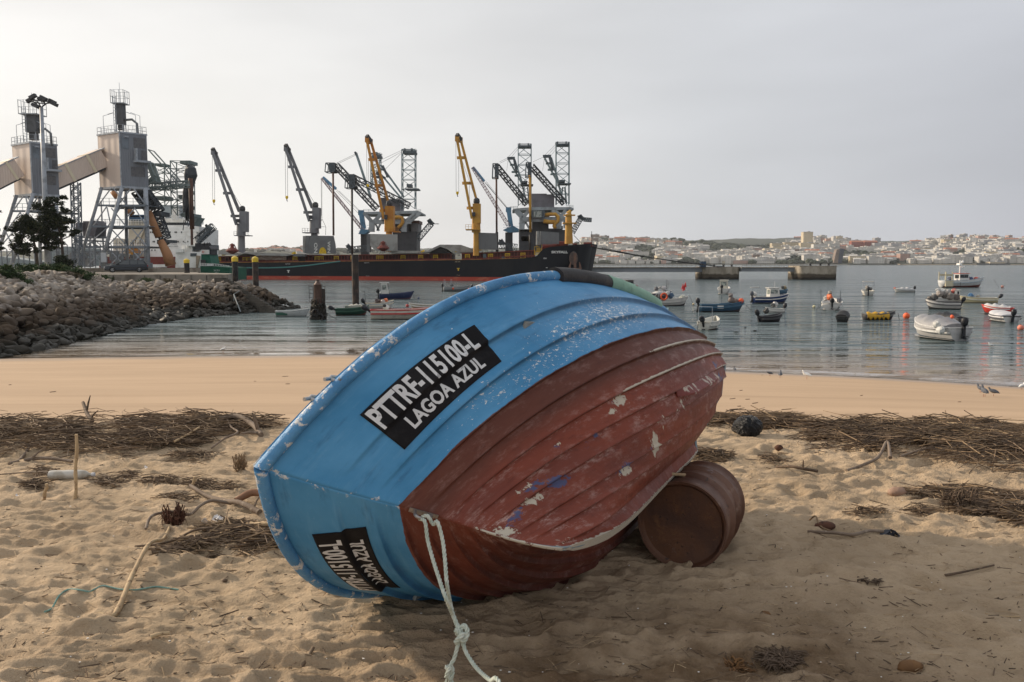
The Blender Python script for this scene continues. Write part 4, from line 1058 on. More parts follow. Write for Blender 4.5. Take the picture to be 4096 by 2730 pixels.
RL = random.Random(11); items = []
nu = 92
for i in range(nu * 3):
    u = (i + .5) / (nu * 3) ; a = pl(foot, u); b = pl(topl, u); wd = (b - a).length
    seg = (pl(foot, min(1, u + .002)) - a).length / .002 / (nu * 3)      # metres between columns at the foot
    nv = max(3, int(wd / .72))
    for j in range(nv + 1):
        if RL.random() > (seg / .50 if seg < .50 else 1): continue
        v = (j + RL.uniform(-.3, .3)) / nv; uu = min(.999, max(0, u + RL.uniform(-.5, .5) / (nu * 3)))
        p = slope(uu, min(1.0, max(0, v))); s_ = RL.uniform(.28, .50) * (1.0 if p.z < 2.4 else .9)
        if RL.random() < .10: s_ *= 1.25
        items.append((p, s_, (RL.uniform(1.0, 1.5), RL.uniform(.7, 1.0), RL.uniform(.5, .75)), (RL.uniform(-.4, .4), RL.uniform(-.4, .4), RL.uniform(0, pi))))
def vis(it):
    p = it[0]; r = p.x / p.y; return it[1] / p.y if -.66 < r < .0 else it[1] / p.y * .2
items.sort(key=vis, reverse=True)
for k, (p, s_, sq, ro) in enumerate(items[:300]):
    o = bpy.data.objects.new('rock', RL.choice(rocks)); sc.collection.objects.link(o)
    o.location = p; o.scale = tuple(s_ * q for q in sq); o.rotation_euler = ro
    sx_ = 2048 + p.x / p.y * F; zn = 'left of the parked car' if sx_ < 400 else ('under the quay wall' if sx_ < 860 else 'round the steps'); zn = 'by the left edge of the picture' if sx_ < 150 else zn
    sz = 'largest' if s_ > .48 else ('middling' if s_ > .38 else 'small'); fl = 'flat' if sq[2] < .62 else 'rounded'
    lab = sz + ' ' + fl + (' pale dry boulder in the top rows, ' if p.z > 2.0 else (' brown boulder in the middle rows, ' if p.z > .9 else ' dark wet boulder at the foot, ')) + zn
    tag(o, lab, 'rock', 'boulders of the breakwater')
VV = []; FF = []; RVa = []
cach = []
for me in rocks:
    c = np.empty(len(me.vertices) * 3, np.float32); me.vertices.foreach_get('co', c); f = np.array([list(p.vertices) for p in me.polygons]); cach.append((c.reshape(-1, 3), f))
off = 0
from mathutils import Euler
for (p, s_, sq, ro) in items[300:]:
    c, f = cach[RL.randrange(9)]; R3 = np.array(Euler(ro).to_matrix())
    v = (c * np.array(sq) * s_) @ R3.T + np.array(p); VV.append(v); FF.append(f + off); off += len(v); RVa.append(np.full(len(v), RL.random()))
o = npmesh('breakwater_rocks', np.concatenate(VV), np.concatenate(FF), M_rock, None, True, {'rv': np.concatenate(RVa)})
tag(o, 'the smaller far boulders of the breakwater', 'rocks', kind='stuff')
us = np.linspace(0, 1, 80); vs_ = np.linspace(-.08, 1.25, 20)
pts = []
for v in vs_:
    for u in us:
        p = slope(u * .999, float(np.clip(v, 0, 1))); a = pl(foot, u * .999); b = pl(topl, u * .999)
        if v < 0: p = a + (a - b) * (-v)
        if v > 1: p = b + (b - a) * (v - 1) * .6; p.z = min(b.z, 3.0) - (v - 1) * 1.0 * (1 if u > .6 else 0)
        p.z -= .48; pts.append(tuple(p))
tag(npmesh('embankment', np.array(pts), gridfaces(20, 80), surf('dark_rubble', (.05, .042, .034), (.03, .026, .02), 2, bmp=.5, bscale=4), None), kind='structure')

# ------------------------------------------------------------------ quay
M_conc = surf('weathered_concrete', (.25, .225, .19), (.15, .13, .105), .9, .45, .62, .9, .4, 3, bd=.05)
M_concd = surf('stained_concrete', (.17, .155, .13), (.08, .072, .06), 1.1, .45, .6, .9, .4, 3, bd=.05)
DZ = 3.25
def zp(sx, sy, Y, z): p = P(sx, sy, Y); p.z = z; return p
qa = [zp(330, 1096, 66, 0), zp(392, 1096, 76, 0), zp(913, 1096, 77.5, 0), zp(930, 1096, 84, 0), zp(790, 1096, 90, 0), Vector((-36.5, 96, 0)), Vector((-48.5, 128, 0)), Vector((-140, 140, 0)), Vector((-120, 60, 0)), zp(-300, 1096, 55, 0)]
mb = MB(); mb.prism([(p.x, p.y, 1.2) for p in qa], (0, 0, DZ - 1.2))
t = thing('quay', 'concrete quay with a low wall above the pale boulders', 'quay', (qa[1].x, qa[1].y, 0))
mb.build('quay_deck', M_conc, t, world=True)
mb = MB()
a, b = zp(300, 1075, 95, 0), zp(800, 1075, 95, 0); mb.box(((a.x + b.x) / 2, 95, DZ + .24), (b.x - a.x, .35, .48)); mb.build('parapet', M_conc, t, world=True)
mb = MB()
for i in range(9):
    a = zp(392 + i * 62, 1096, 76 + i * .17, 0); mb.box((a.x, a.y - .02, 2.6), (.05, .08, 1.15))
mb.build('joint', M_concd, t, world=True)
# steps down across the rocks at the head of the quay
mb = MB(); n_ = 20
for i in range(n_):
    k = i / (n_ - 1); p = P(884 + 200 * k, 1112 + 124 * k, 76.5 - 4.4 * k); mb.box((p.x, p.y, p.z - .5), (1.15 - .2 * k, .42, 1.0))
mb.build('stair_flight', surf('algae_concrete', (.085, .075, .062), (.04, .037, .03), 1.5), None); o = bpy.data.objects['stair_flight']; o.name = 'steps'; tag(o, 'worn concrete steps going down over the boulders at the end of the quay', 'steps')
mb = MB(); a = P(935, 1178, 72); b = P(962, 1248, 70.5); mb.tube([a, b], .05, 6); mb.tube([a + Vector((.5, 0, .3)), a, a + Vector((0, 0, -.8))], .04, 6)
tag(mb.build('handrail', surf('grey_pipe', (.22, .25, .26))), 'thin grey pipe rail leaning on the boulders beside the steps', 'handrail')
# kerb beyond, grey bollard box
mb = MB(); c_ = P(600, 1050, 108)
# ---- pilings
M_pile = surf('black_steel_pile', (.018, .018, .020), (.06, .045, .035), 1.6, .5, .7, .6, .3, 8)
M_pileb = surf('brown_black_pile', (.030, .024, .022), (.075, .05, .038), 1.3, .45, .65, .65, .3, 8)
M_yel = surf('yellow_cap_paint', (.62, .44, .035), (.45, .40, .22), 3, .55, .7, .5)
def piling(sx, w_, ytop, ycap, ybot, Y, label, mat, cap=None):
    r = w_ / 2 * Y / F; zt, zc, zb = zat(ytop, Y), zat(ycap, Y), zat(ybot, Y); x = P(sx, (ytop + ybot) / 2, Y).x
    t = thing('mooring_pile', label, 'piling', (x, Y, zb), 0, 'mooring piles off the quay')
    m = MB(); m.tube([(0, 0, 0), (0, 0, (zc - zb))], r, 20); crease(m.build('pile_shaft', mat, t))
    if cap: m = MB(); m.lathe([(r * 1.08, zc - zb - .05), (r * 1.1, zc - zb + (zt - zc) * .62), (r * .75, zc - zb + (zt - zc) * .82), (r * .12, zt - zb)], n=20); crease(m.build('pile_cap', cap, t))
    else:
        m = MB(); m.lathe([(r * 1.03, zc - zb - .3), (r * 1.03, zt - zb), (r * .9, zt - zb + .02)], n=20); crease(m.build('pile_top', mat, t))
piling(747, 21, 1035, 1051, 1094, 88, 'short black piling with a yellow cap standing behind the parked car', M_pile, M_yel)
piling(941, 23, 1024, 1045, 1160, 86, 'black piling with a yellow cap at the end of the quay wall', M_pile, M_yel)
piling(1023, 23, 1026, 1047, 1230, 84, 'brown black piling with a pale yellow cap rising from the boulders', M_pileb, M_yel)
piling(1422, 27, 1020, 1030, 1262, 82, 'tall bare black piling in the water among the moored boats', M_pileb)
# old rusty pile hung with kelp
Yk_ = 63; x = P(1272, 1200, Yk_).x
t = thing('rusty_pile', 'old rusty dolphin pile hung with black kelp and tyres', 'piling', (x, Yk_, -.5))
q = lambda y: zat(y, Yk_) + .5
mb = MB(); mb.lathe([(.50, 0), (.46, .6), (.33, q(1218)), (.30, q(1140)), (.31, q(1139)), (.15, q(1130)), (.12, q(1122)), (.16, q(1121)), (.16, q(1119))], n=16); crease(mb.build('pile_shaft', rust_material('pile_rust', (.10, .055, .04), (.07, .04, .032), (.20, .15, .12)), t))
mb = MB()
for i in range(900):
    a = RND.uniform(0, 2 * pi); z = RND.triangular(.3, q(1190), .7); r0 = .52 - .06 * z; c = Vector((cos(a) * r0, sin(a) * r0, z)); e = c + Vector((RND.gauss(0, .08) + cos(a) * .05, RND.gauss(0, .06) + sin(a) * .05, -RND.uniform(.15, .4)))
    mb.tube([c, (c + e) / 2 + Vector((cos(a) * .05, sin(a) * .05, 0)), e], [.025, .04, .01], 4, False)
mb.build('kelp', surf('black_kelp', (.018, .017, .014), (.035, .028, .02), 5, rough=.5), t)
mb = MB()
for dx, z in ((-.1, 1.05), (.25, .7)):
    mb.tube([(dx + .22 * cos(2 * pi * i / 16), -.52, z + .24 * sin(2 * pi * i / 16)) for i in range(17)], .06, 8, False)
mb.build('tyre', M_rub, t, smooth=True)
mb = MB()
for sx_, w_ in ((-.48, .30), (.42, .30)):
    for dz in (q(1146), q(1160), q(1175), q(1192)): mb.beam((sx_ - w_ / 2, -.1, dz), (sx_ + w_ / 2, -.1, dz), .03)
    for k in (-1, 1): mb.beam((sx_ + k * w_ / 2, -.1, q(1210)), (sx_ + k * w_ / 2, -.1, q(1144)), .03)
mb.beam((.46, -.12, q(1212)), (.46, -.12, q(1156)), .24, .06)
mb.build('ladder', M_pileb, t)

# ------------------------------------------------------------------ fence along the quay
M_gal = surf('galvanised_steel', (.16, .18, .20), (.10, .11, .12), 2, rough=.55)
M_galp = surf('light_grey_steel', (.33, .36, .40), (.22, .24, .26), 1.5, rough=.5)
YF = 96.0; kk = YF / F
t = thing('security_fence', 'tall wire fence with angled posts behind the parked car', 'fence', (P(300, 1075, YF).x, YF, DZ))
for i, sx in enumerate(range(-14, 600, 22)):
    x = P(sx, 1050, YF).x; zt = zat(980 if i % 2 else 1000, YF)
    m = MB(); m.beam((x, YF, DZ), (x, YF, zt), .085); m.beam((x, YF, zt), (x - .35, YF, zt + .32), .07); m.build('fence_post', M_gal, t, world=True)
m = MB(); x0, x1 = P(-14, 1050, YF).x, P(592, 1050, YF).x
for z in np.linspace(DZ + .15, zat(1004, YF), 12): m.beam((x0, YF, z), (x1, YF, z), .014)
for x in np.arange(x0, x1, .30): m.beam((x, YF + .01, DZ), (x, YF + .01, zat(1004, YF)), .010)
m.beam((x0, YF, zat(1007, YF)), (x1, YF, zat(1007, YF)), .05); m.build('wire_mesh', M_gal, t, world=True)
m = MB(); a = P(401, 1012, YF - .2); b = P(425, 1050, YF - .2); m.box(((a.x + b.x) / 2, YF - .12, (a.z + b.z) / 2), (b.x - a.x, .05, a.z - b.z)); m.build('notice_board', surf('pale_notice', (.42, .45, .48)), t, world=True)

# ------------------------------------------------------------------ silo towers and conveyor
M_clad = N('ribbed_cladding')
def _clad(n, c, c2):
    x = n.m('ADD', n.m('MULTIPLY', n.xyz(n.pos)[0], 1.0), n.m('MULTIPLY', n.xyz(n.pos)[1], 1.0))
    rib = n.m('SINE', n.m('MULTIPLY', x, 14.0))
    col = n.mix(n.step(n.noise(.5, 4, .6, n.pos, map=(1, 1, .25)), .35, .65), c, c2)
    return n.fin(col, .55, n.bump(rib, .35, .05), 0, .3)
_clad(M_clad, (.60, .50, .43), (.54, .45, .39)); M_clad = M_clad.mat
M_clad_shade = N('shaded_ribbed_cladding'); _clad(M_clad_shade, (.19, .205, .23), (.16, .17, .19)); M_clad_shade = M_clad_shade.mat  # shaded copy of the cladding, bluish shade put into the colour
M_grill = surf('louvre_grey', (.13, .13, .135), (.09, .09, .1), 3); M_black2 = surf('near_black_steel', (.035, .037, .042), (.06, .06, .065), 2)
M_lead = surf('blue_grey_steel', (.17, .20, .235), (.11, .13, .15), .8, rough=.5)
M_orp = surf('rusty_orange_pipe', (.34, .17, .08), (.20, .10, .05), .6)
c1 = lambda x, y: (x / 2.851, 350 + y / 2.851)
c2 = lambda x, y: (x / 2.851, 700 + y / 2.851)
def silo(YL, corners, zbot, ztop, legs, plats, label, Y0, extra):
    """corners: sx of left / front / right edge"""
    (lx, fx, rx), (ly, fy, ry) = corners, YL
    L_ = P(lx, 700, ly); Fp = P(fx, 700, fy); R_p = P(rx, 700, ry); Bk = L_ + R_p - Fp
    zb, zt = zat(zbot, fy), zat(ztop, fy)
    t = thing('silo_tower', label, 'silo', (Fp.x, Fp.y, DZ), 0, 'grain towers of the conveyor')
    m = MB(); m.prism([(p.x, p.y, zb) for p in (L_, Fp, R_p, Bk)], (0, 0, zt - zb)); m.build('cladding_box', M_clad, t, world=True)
    m = MB()
    ring_ = [L_, Fp, R_p, Bk]
    for i in range(4):
        a, b = ring_[i], ring_[(i + 1) % 4]
        for h in (.55, 1.1): m.beam((a.x, a.y, zt + h), (b.x, b.y, zt + h), .04)
        for k in range(7): p = a.lerp(b, k / 6); m.beam((p.x, p.y, zt), (p.x, p.y, zt + 1.1), .04)
        m.beam((a.x, a.y, zt + .03), (b.x, b.y, zt + .03), .30, .22)
        m.beam((a.x, a.y, zb - .1), (b.x, b.y, zb - .1), .35, .3)
    m.build('roof_railing', M_galp, t, world=True)
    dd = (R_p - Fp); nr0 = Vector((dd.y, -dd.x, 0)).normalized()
    m = MB(); m.prism([Fp + nr0 * .03 + Vector((0, 0, zb + .01 - Fp.z)), R_p + nr0 * .03 + Vector((0, 0, zb + .01 - R_p.z)), R_p + nr0 * .03 + Vector((0, 0, zt - .01 - R_p.z)), Fp + nr0 * .03 + Vector((0, 0, zt - .01 - Fp.z))], nr0 * .04); m.build('side_shade_cladding', M_clad_shade, t, world=True)  # panel over the face turned from the sun, its shade painted in
    m = MB(); m.beam((Fp.x, Fp.y - .02, zb), (Fp.x, Fp.y - .02, zt), .16); m.build('corner_trim', M_galp, t, world=True)
    d = (R_p - Fp); nrm = Vector((d.y, -d.x, 0)).normalized()
    def panel(a0, a1, b0, b1, mat, nm, pr=.10):
        mm = MB(); q = [Fp + d * a + nrm * .02 for a in (a0, a1)]
        z0, z1 = zb + (zt - zb) * b0, zb + (zt - zb) * b1
        mm.prism([(q[0].x, q[0].y, z0), (q[1].x, q[1].y, z0), (q[1].x, q[1].y, z1), (q[0].x, q[0].y, z1)], nrm * pr); mm.build(nm, mat, t, world=True)
    panel(.50, .93, .74, .93, M_grill, 'louvre'); panel(.78, .97, .52, .70, M_grill, 'louvre'); panel(.36, .88, .20, .38, M_grill, 'louvre')
    panel(.06, .30, .70, .93, M_lead, 'door'); panel(.45, 1.02, .46, .50, M_galp, 'balcony', 1.1); panel(.50, .56, .50, .72, M_galp, 'vent_box', .8); panel(.14, .28, .91, .935, M_galp, 'floodlight', .5)
    # filter stack
    m = MB(); s0 = Fp.lerp(Bk, .5); ex = extra; bx = P(ex['sx'], 500, fy + 2)
    cx, cy = bx.x, fy + 2; w_ = ex['w'] * fy / F; zc = zat(ex['top'], fy + 2); zz0 = zt + .6
    m.box((cx, cy, (zat(ex['y0'], fy + 2) + zc) / 2), (w_, w_, zc - zat(ex['y0'], fy + 2))); m.prism([(cx - w_ * .3, cy - w_ * .3, zz0), (cx + w_ * .3, cy - w_ * .3, zz0), (cx + w_ * .3, cy + w_ * .3, zz0), (cx - w_ * .3, cy + w_ * .3, zz0)], (0, 0, zat(ex['y0'], fy + 2) - zz0))
    m.build('filter_stack', M_lead if False else surf('dark_filter', (.085, .09, .10), (.06, .065, .07), 1.5), t, world=True)
    m = MB(); wq = w_ * .85
    m.box((cx, cy, zc + .05), (wq * 2, wq * 2, .12))
    for h in (.6, 1.15):
        for a, b in (((-1, -1), (1, -1)), ((1, -1), (1, 1)), ((1, 1), (-1, 1)), ((-1, 1), (-1, -1))): m.beam((cx + a[0] * wq, cy + a[1] * wq, zc + h * 1.6), (cx + b[0] * wq, cy + b[1] * wq, zc + h * 1.6), .035)
    for a in (-1, -.4, .3, 1):
        for b in (-1, 1): m.beam((cx + a * wq, cy + b * wq, zc), (cx + a * wq, cy + b * wq, zc + 1.9), .05); m.beam((cx + b * wq, cy + a * wq, zc), (cx + b * wq, cy + a * wq, zc + 1.9), .05)
    for z in np.arange(zt, zc + 1, .45): m.beam((cx - w_ * .55, cy - w_ * .8, z), (cx - w_ * .2, cy - w_ * .8, z), .05)
    for a in (-.55, -.2): m.beam((cx + w_ * a, cy - w_ * .8, zt), (cx + w_ * a, cy - w_ * .8, zc + 1), .06)
    m.beam((cx, cy, zc), (cx, cy, zc + 3.0), .04)
    for a, b in ((-.35, -.35), (.35, -.35), (.35, .35), (-.35, .35)): m.beam((cx + a * w_ * 1.3, cy + b * w_ * 1.3, zt), (cx + a * w_ * 1.1, cy + b * w_, zz0 + 2.2), .09)
    m.build('stack_platform', M_galp, t, world=True)
    m = MB(); sgn = 1
    m.tube([(cx + .3, cy, zt + 2.0), (cx + 1.6, cy, zt + 2.1), (cx + 2.3, cy, zt + 1.5), (cx + 2.35, cy, zt - .1)], .17, 8); m.build('duct', surf('duct_grey', (.13, .14, .15)), t, world=True, smooth=True)
    for fr in (.14, .78, .62):
        m = MB(); p = ring_[0].lerp(ring_[1], .3) if fr == .14 else Fp.lerp(R_p, fr); m.beam((p.x, p.y, zt), (p.x, p.y, zt + 2.6), .05); m.beam((p.x, p.y, zt + 2.6), (p.x + (1.4 if fr == .14 else -1.1), p.y, zt + 3.0), .05); m.beam((p.x + (.7 if fr == .14 else -.7), p.y, zt + 2.83), (p.x + (1.5 if fr == .14 else -1.3), p.y, zt + 3.06), .12, .08); m.build('roof_lamp', M_galp, t, world=True)
    # legs
    for (x0, y0, x1, y1, dY, r) in legs:
        a, b = P(*c2(x0, y0), Y0 + dY), P(*c2(x1, y1), Y0 + dY); m = MB(); m.tube([a, b], r, 10); m.build('leg', M_galp, t, world=True, smooth=True)
    m = MB()
    for (x0, x1, y, dY) in plats:
        a, b = P(*c2(x0, y), Y0), P(*c2(x1, y), Y0)
        for dy in (0, dY): m.beam(a + Vector((0, dy, 0)), b + Vector((0, dy, 0)), .22, .26)
        m.box(((a.x + b.x) / 2, Y0 + dY / 2, a.z + .05), (b.x - a.x, dY, .06))
        for h in (.5, 1.0): m.beam((a.x, Y0 - .1, a.z + h), (b.x, Y0 - .1, b.z + h), .045)
        for k in range(9): p = a.lerp(b, k / 8); m.beam((p.x, Y0 - .1, a.z), (p.x, Y0 - .1, a.z + 1.0), .045)
    m.build('walkway', M_lead, t, world=True)
    m = MB()
    for (x0, y0, x1, y1) in ex['br']:
        for dY in (0, ex.get('bd', 6)): m.tube([P(*c2(x0, y0), Y0 + dY), P(*c2(x1, y1), Y0 + dY)], .085, 6)
    m.build('bracing', M_galp, t, world=True)
    return t
Y2 = 118
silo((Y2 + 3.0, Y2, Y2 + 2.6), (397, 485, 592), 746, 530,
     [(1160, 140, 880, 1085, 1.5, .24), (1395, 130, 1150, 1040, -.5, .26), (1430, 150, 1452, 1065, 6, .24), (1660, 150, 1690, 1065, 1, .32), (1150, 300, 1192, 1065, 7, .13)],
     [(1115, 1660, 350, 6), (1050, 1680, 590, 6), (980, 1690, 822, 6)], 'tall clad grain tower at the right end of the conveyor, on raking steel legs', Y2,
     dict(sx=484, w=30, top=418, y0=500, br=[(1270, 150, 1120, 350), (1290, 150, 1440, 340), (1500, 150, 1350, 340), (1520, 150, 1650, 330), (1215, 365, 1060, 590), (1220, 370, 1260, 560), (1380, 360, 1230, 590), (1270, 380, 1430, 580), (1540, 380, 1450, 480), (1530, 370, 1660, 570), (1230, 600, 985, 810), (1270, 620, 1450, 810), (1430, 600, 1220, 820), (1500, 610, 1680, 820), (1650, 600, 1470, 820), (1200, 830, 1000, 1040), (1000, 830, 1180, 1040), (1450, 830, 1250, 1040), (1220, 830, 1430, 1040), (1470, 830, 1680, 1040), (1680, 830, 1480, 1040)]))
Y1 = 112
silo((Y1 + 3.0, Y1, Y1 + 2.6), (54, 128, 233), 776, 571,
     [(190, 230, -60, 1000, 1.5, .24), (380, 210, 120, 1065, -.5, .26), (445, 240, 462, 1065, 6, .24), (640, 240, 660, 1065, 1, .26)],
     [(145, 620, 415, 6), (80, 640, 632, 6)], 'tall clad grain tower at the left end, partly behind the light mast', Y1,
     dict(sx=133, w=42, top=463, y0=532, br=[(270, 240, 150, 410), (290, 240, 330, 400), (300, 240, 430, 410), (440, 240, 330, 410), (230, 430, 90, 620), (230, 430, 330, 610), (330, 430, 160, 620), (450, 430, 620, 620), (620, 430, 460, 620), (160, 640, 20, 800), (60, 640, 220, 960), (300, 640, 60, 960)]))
def gantry(p, q, w_, h_, label, ribs):
    t = thing('conveyor_gantry', label, 'conveyor', p)
    m = MB(); m.beam(p, q, w_, h_); m.build('gantry_cladding', M_clad, t, world=True)
    m = MB(); d = (q - p)
    dn = Vector((0, 0, -h_ / 2 - .22))
    m.beam(p + dn, q + dn, w_ * .96, .40); m.build('gantry_underside', M_black2, t, world=True)  # shade of the underside painted in as a near-black strip
    for k in ribs:
        a = p + d * k; b = p + d * (k + .045); m = MB(); m.beam(a, b, w_ + .16, h_ + .10); m.build('translucent_panel', surf('pale_yellow_panel', (.62, .56, .42)), t, world=True)
    m = MB(); m.beam(p + Vector((0, 0, h_ / 2 + .05)), q + Vector((0, 0, h_ / 2 + .05)), w_ + .12, .12); m.build('gantry_roof', M_galp, t, world=True)
gantry(P(*c1(500, 1085), 114.5), P(*c1(1150, 808), 120.5), 2.6, 2.55, 'sloping clad conveyor gantry between the two grain towers', (.36, .73))
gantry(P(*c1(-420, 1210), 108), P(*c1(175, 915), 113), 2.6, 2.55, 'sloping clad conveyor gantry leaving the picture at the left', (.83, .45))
m = MB(); a, b = P(*c1(862, 1085), 117), P(*c1(885, 2050), 117)
m.lattice(a, b, 1.0, .8, 16, .09); tag(m.build('gantry_trestle', M_lead), 'slim lattice trestle under the middle of the conveyor gantry', 'trestle')
# light mast
Ym = 88; a, b = P(*c1(472, 230), Ym), P(*c1(545, 2060), Ym); a.x = b.x - 0.0 if False else a.x
t = thing('light_mast', 'tall grey light mast in front of the left grain tower', 'light mast', (b.x, b.y, DZ)); b.z = DZ
m = MB(); m.tube([b, b.lerp(a, .5), a], [.30, .24, .17], 12); m.build('pole', M_galp, t, world=True, smooth=True)
m = MB()
for an in range(0, 360, 30): pass
m.tube([a + Vector((cos(i * pi / 6) * .8, sin(i * pi / 6) * .8, .55)) for i in range(13)], .06, 6, False)
for i in range(4): m.beam(a, a + Vector((cos(i * pi / 2) * .8, sin(i * pi / 2) * .8, .55)), .08)
m.build('lamp_ring', M_black2, t, world=True)
for dx, dy, dz, ry in ((-1.15, 0, .75, -.5), (-.55, -.5, 1.0, -.2), (.55, -.5, .85, .2), (1.35, 0, .35, .6), (-.3, .6, .9, 0), (-.4, -.4, .1, .3), (.9, .5, .7, .3)):
    m = MB(); c = a + Vector((dx, dy, dz)); m.beam(c - Vector((.32, 0, .16 * (1 if ry < 0 else -1))), c + Vector((.32, 0, .16 * (1 if ry < 0 else -1))), .4, .34); m.beam(c, a + Vector((dx * .6, dy * .6, .5)), .06); m.build('floodlight', M_black2, t, world=True)

# ------------------------------------------------------------------ trees and shrubs
def leaf_mat(name, a, b, c):
    n = N(name); g = n.attr('tone')
    col = n.mix(n.step(g, .15, .6), a, b); col = n.mix(n.step(g, .75, 1.0), col, c)
    return n.fin(col, .7, None, 0, .25)
def crown(blobs, Y, kpx, nper, leaf, mat, parent, name='crown', seed=3, flat=.75, up=.15, depth=1.0):
    """blobs: photo discs; leaves are small faces scattered in shells"""
    rr = np.random.RandomState(seed); Vs = []; Fs = []; tn = []; off = 0
    for (sx, sy, r) in blobs:
        c = np.array(P(sx, sy, Y)); R0 = r * Y / F; dY = rr.uniform(-.6, .6) * R0 * depth
        n_ = int(nper * 5.5 * (R0 ** 2)) + 24
        sub = rr.normal(0, 1, (max(5, int(n_ / 22)), 3)); sub = sub / np.linalg.norm(sub, axis=1, keepdims=True) * (rr.rand(len(sub), 1) ** .35) * np.array([1, 1, flat]) * R0
        k = rr.randint(0, len(sub), n_); p = sub[k] + rr.normal(0, R0 * .17 + .05, (n_, 3)) * np.array([1.25, 1.25, .6]); p += c + np.array([0, dY, 0])
        d = rr.normal(0, 1, (n_, 3)); d[:, 2] = d[:, 2] * .5 + up; d /= np.linalg.norm(d, axis=1, keepdims=True)
        e = rr.normal(0, 1, (n_, 3)); e = np.cross(d, e); e /= np.linalg.norm(e, axis=1, keepdims=True)
        L_ = leaf * 1.35 * rr.uniform(.6, 1.4, (n_, 1)); w_ = L_ * .38
        q = np.stack([p - e * w_, p + d * L_ * .5 - e * w_ * .2, p + d * L_, p + e * w_], 1).reshape(-1, 3)
        Vs.append(q); Fs.append(np.arange(n_ * 4).reshape(-1, 4) + off); off += n_ * 4
        tone = rr.rand(len(sub))[k] * .7 + rr.rand(n_) * .3; tn.append(np.repeat(tone, 4))
    return npmesh(name, np.concatenate(Vs), np.concatenate(Fs), mat, parent, False, {'tone': np.concatenate(tn)})
M_bark = surf('dark_bark', (.045, .035, .03), (.08, .065, .05), 4, rough=.9)
M_pine = leaf_mat('dark_needles', (.010, .016, .010), (.024, .034, .016), (.07, .075, .025))
M_shrub = leaf_mat('shrub_leaves', (.025, .045, .018), (.05, .085, .03), (.11, .12, .05))
M_drysh = leaf_mat('dry_scrub', (.05, .045, .025), (.10, .08, .045), (.16, .12, .07))
def tree(label, trunk, branches, blobs, Y, nper=240, leaf=.17, group=None, mat=None, seed=1):
    w_ = [P(*c2(x, y), Y) for x, y in trunk]; t = thing('pine_tree', label, 'tree', w_[0], 0, group)
    m = MB(); n_ = len(w_); m.tube(w_, [.17 * (1 - .8 * i / (n_ - 1)) for i in range(n_)], 8)
    for x0, y0, x1, y1 in branches:
        a, b = P(*c2(x0, y0), Y), P(*c2(x1, y1), Y + RND.uniform(-.6, .6)); m.tube([a, a.lerp(b, .5) + Vector((0, 0, -.08)), b], [.07, .05, .02], 6)
    m.build('trunk', M_bark, t, world=True, smooth=True)
    o = crown([(*c2(x, y), r / 2.851) for x, y, r in blobs], Y, 0, nper, leaf, mat or M_pine, None, 'crown', seed); 
    me = o.data; me.transform(Matrix.Translation(-Vector(t.location))); o.parent = t
    return t
YT = 86
tree('dark ragged pine with a round crown, the left one behind the wire fence', [(425, 1050), (415, 880), (380, 740), (330, 620), (300, 520)], [(415, 850, 200, 700), (415, 850, 300, 880), (380, 740, 460, 600), (400, 800, 210, 860)],
     [(250, 545, 62), (330, 515, 70), (200, 600, 50), (150, 650, 42), (290, 610, 70), (400, 560, 62), (440, 620, 55), (240, 690, 50), (350, 660, 55), (200, 750, 50), (170, 820, 42), (205, 880, 38), (290, 870, 55), (330, 800, 40), (390, 720, 50), (250, 800, 30), (310, 900, 34), (170, 560, 22), (60, 610, 12), (410, 860, 30)], YT, seed=4, group='pines by the fence')
tree('tall dark irregular pine with a branch reaching right, beside the light mast', [(725, 1075), (715, 900), (700, 730), (660, 580), (610, 440), (570, 330), (580, 270)], [(705, 740, 870, 650), (700, 730, 600, 700), (650, 560, 760, 510), (620, 460, 730, 410), (600, 420, 480, 400), (590, 350, 700, 270), (710, 850, 560, 780)],
     [(560, 300, 55), (540, 350, 45), (620, 290, 35), (700, 252, 30), (735, 268, 24), (440, 345, 42), (400, 380, 24), (480, 400, 50), (550, 430, 60), (620, 400, 40), (700, 330, 26), (690, 390, 30), (750, 415, 34), (775, 410, 16), (520, 500, 60), (620, 500, 60), (700, 500, 50), (770, 525, 50), (820, 530, 30), (560, 580, 70), (650, 580, 65), (730, 600, 40), (500, 640, 60), (600, 670, 65), (690, 680, 40), (540, 740, 60), (630, 760, 50), (850, 650, 32), (890, 655, 26), (820, 690, 22), (600, 830, 40), (520, 830, 36), (690, 780, 28), (470, 720, 40), (655, 470, 30), (450, 500, 20)], YT + 1.5, seed=5, group='pines by the fence')
tree('sliver of a dark tree cut by the left edge of the picture', [(-60, 1050), (-50, 850), (-40, 700)], [(-50, 850, 10, 790)], [(-30, 790, 36), (-10, 830, 26), (-60, 760, 50), (-80, 850, 50), (-20, 700, 18), (-60, 640, 40), (-12, 415, 12)], YT - 2, seed=6)
def shrub(label, blobs, Y, leaf=.14, nper=260, mat=None, seed=1, f=c2, cat='shrub'):
    b0 = P(*f(blobs[0][0], blobs[0][1] + blobs[0][2]), Y); t = thing('shrub', label, cat, b0)
    m = MB()
    for x, y, r in blobs[:6]:
        a = P(*f(x, y), Y); m.tube([b0, b0.lerp(a, .5) + Vector((.05, 0, .1)), a], [.04, .03, .01], 5)
    m.build('stems', M_bark, t, world=True)
    o = crown([(*f(x, y - 8), r * 1.5 / 2.851) for x, y, r in blobs], Y, 0, nper, leaf, mat or M_shrub, None, 'foliage', seed); o.data.transform(Matrix.Translation(-Vector(t.location))); o.parent = t
shrub('dark upright shrub at the foot of the tall pine', [(720, 1010, 50), (690, 1000, 34), (755, 1020, 34), (720, 960, 36), (740, 1050, 40)], YT - .5, .15, 300, M_pine, 8)
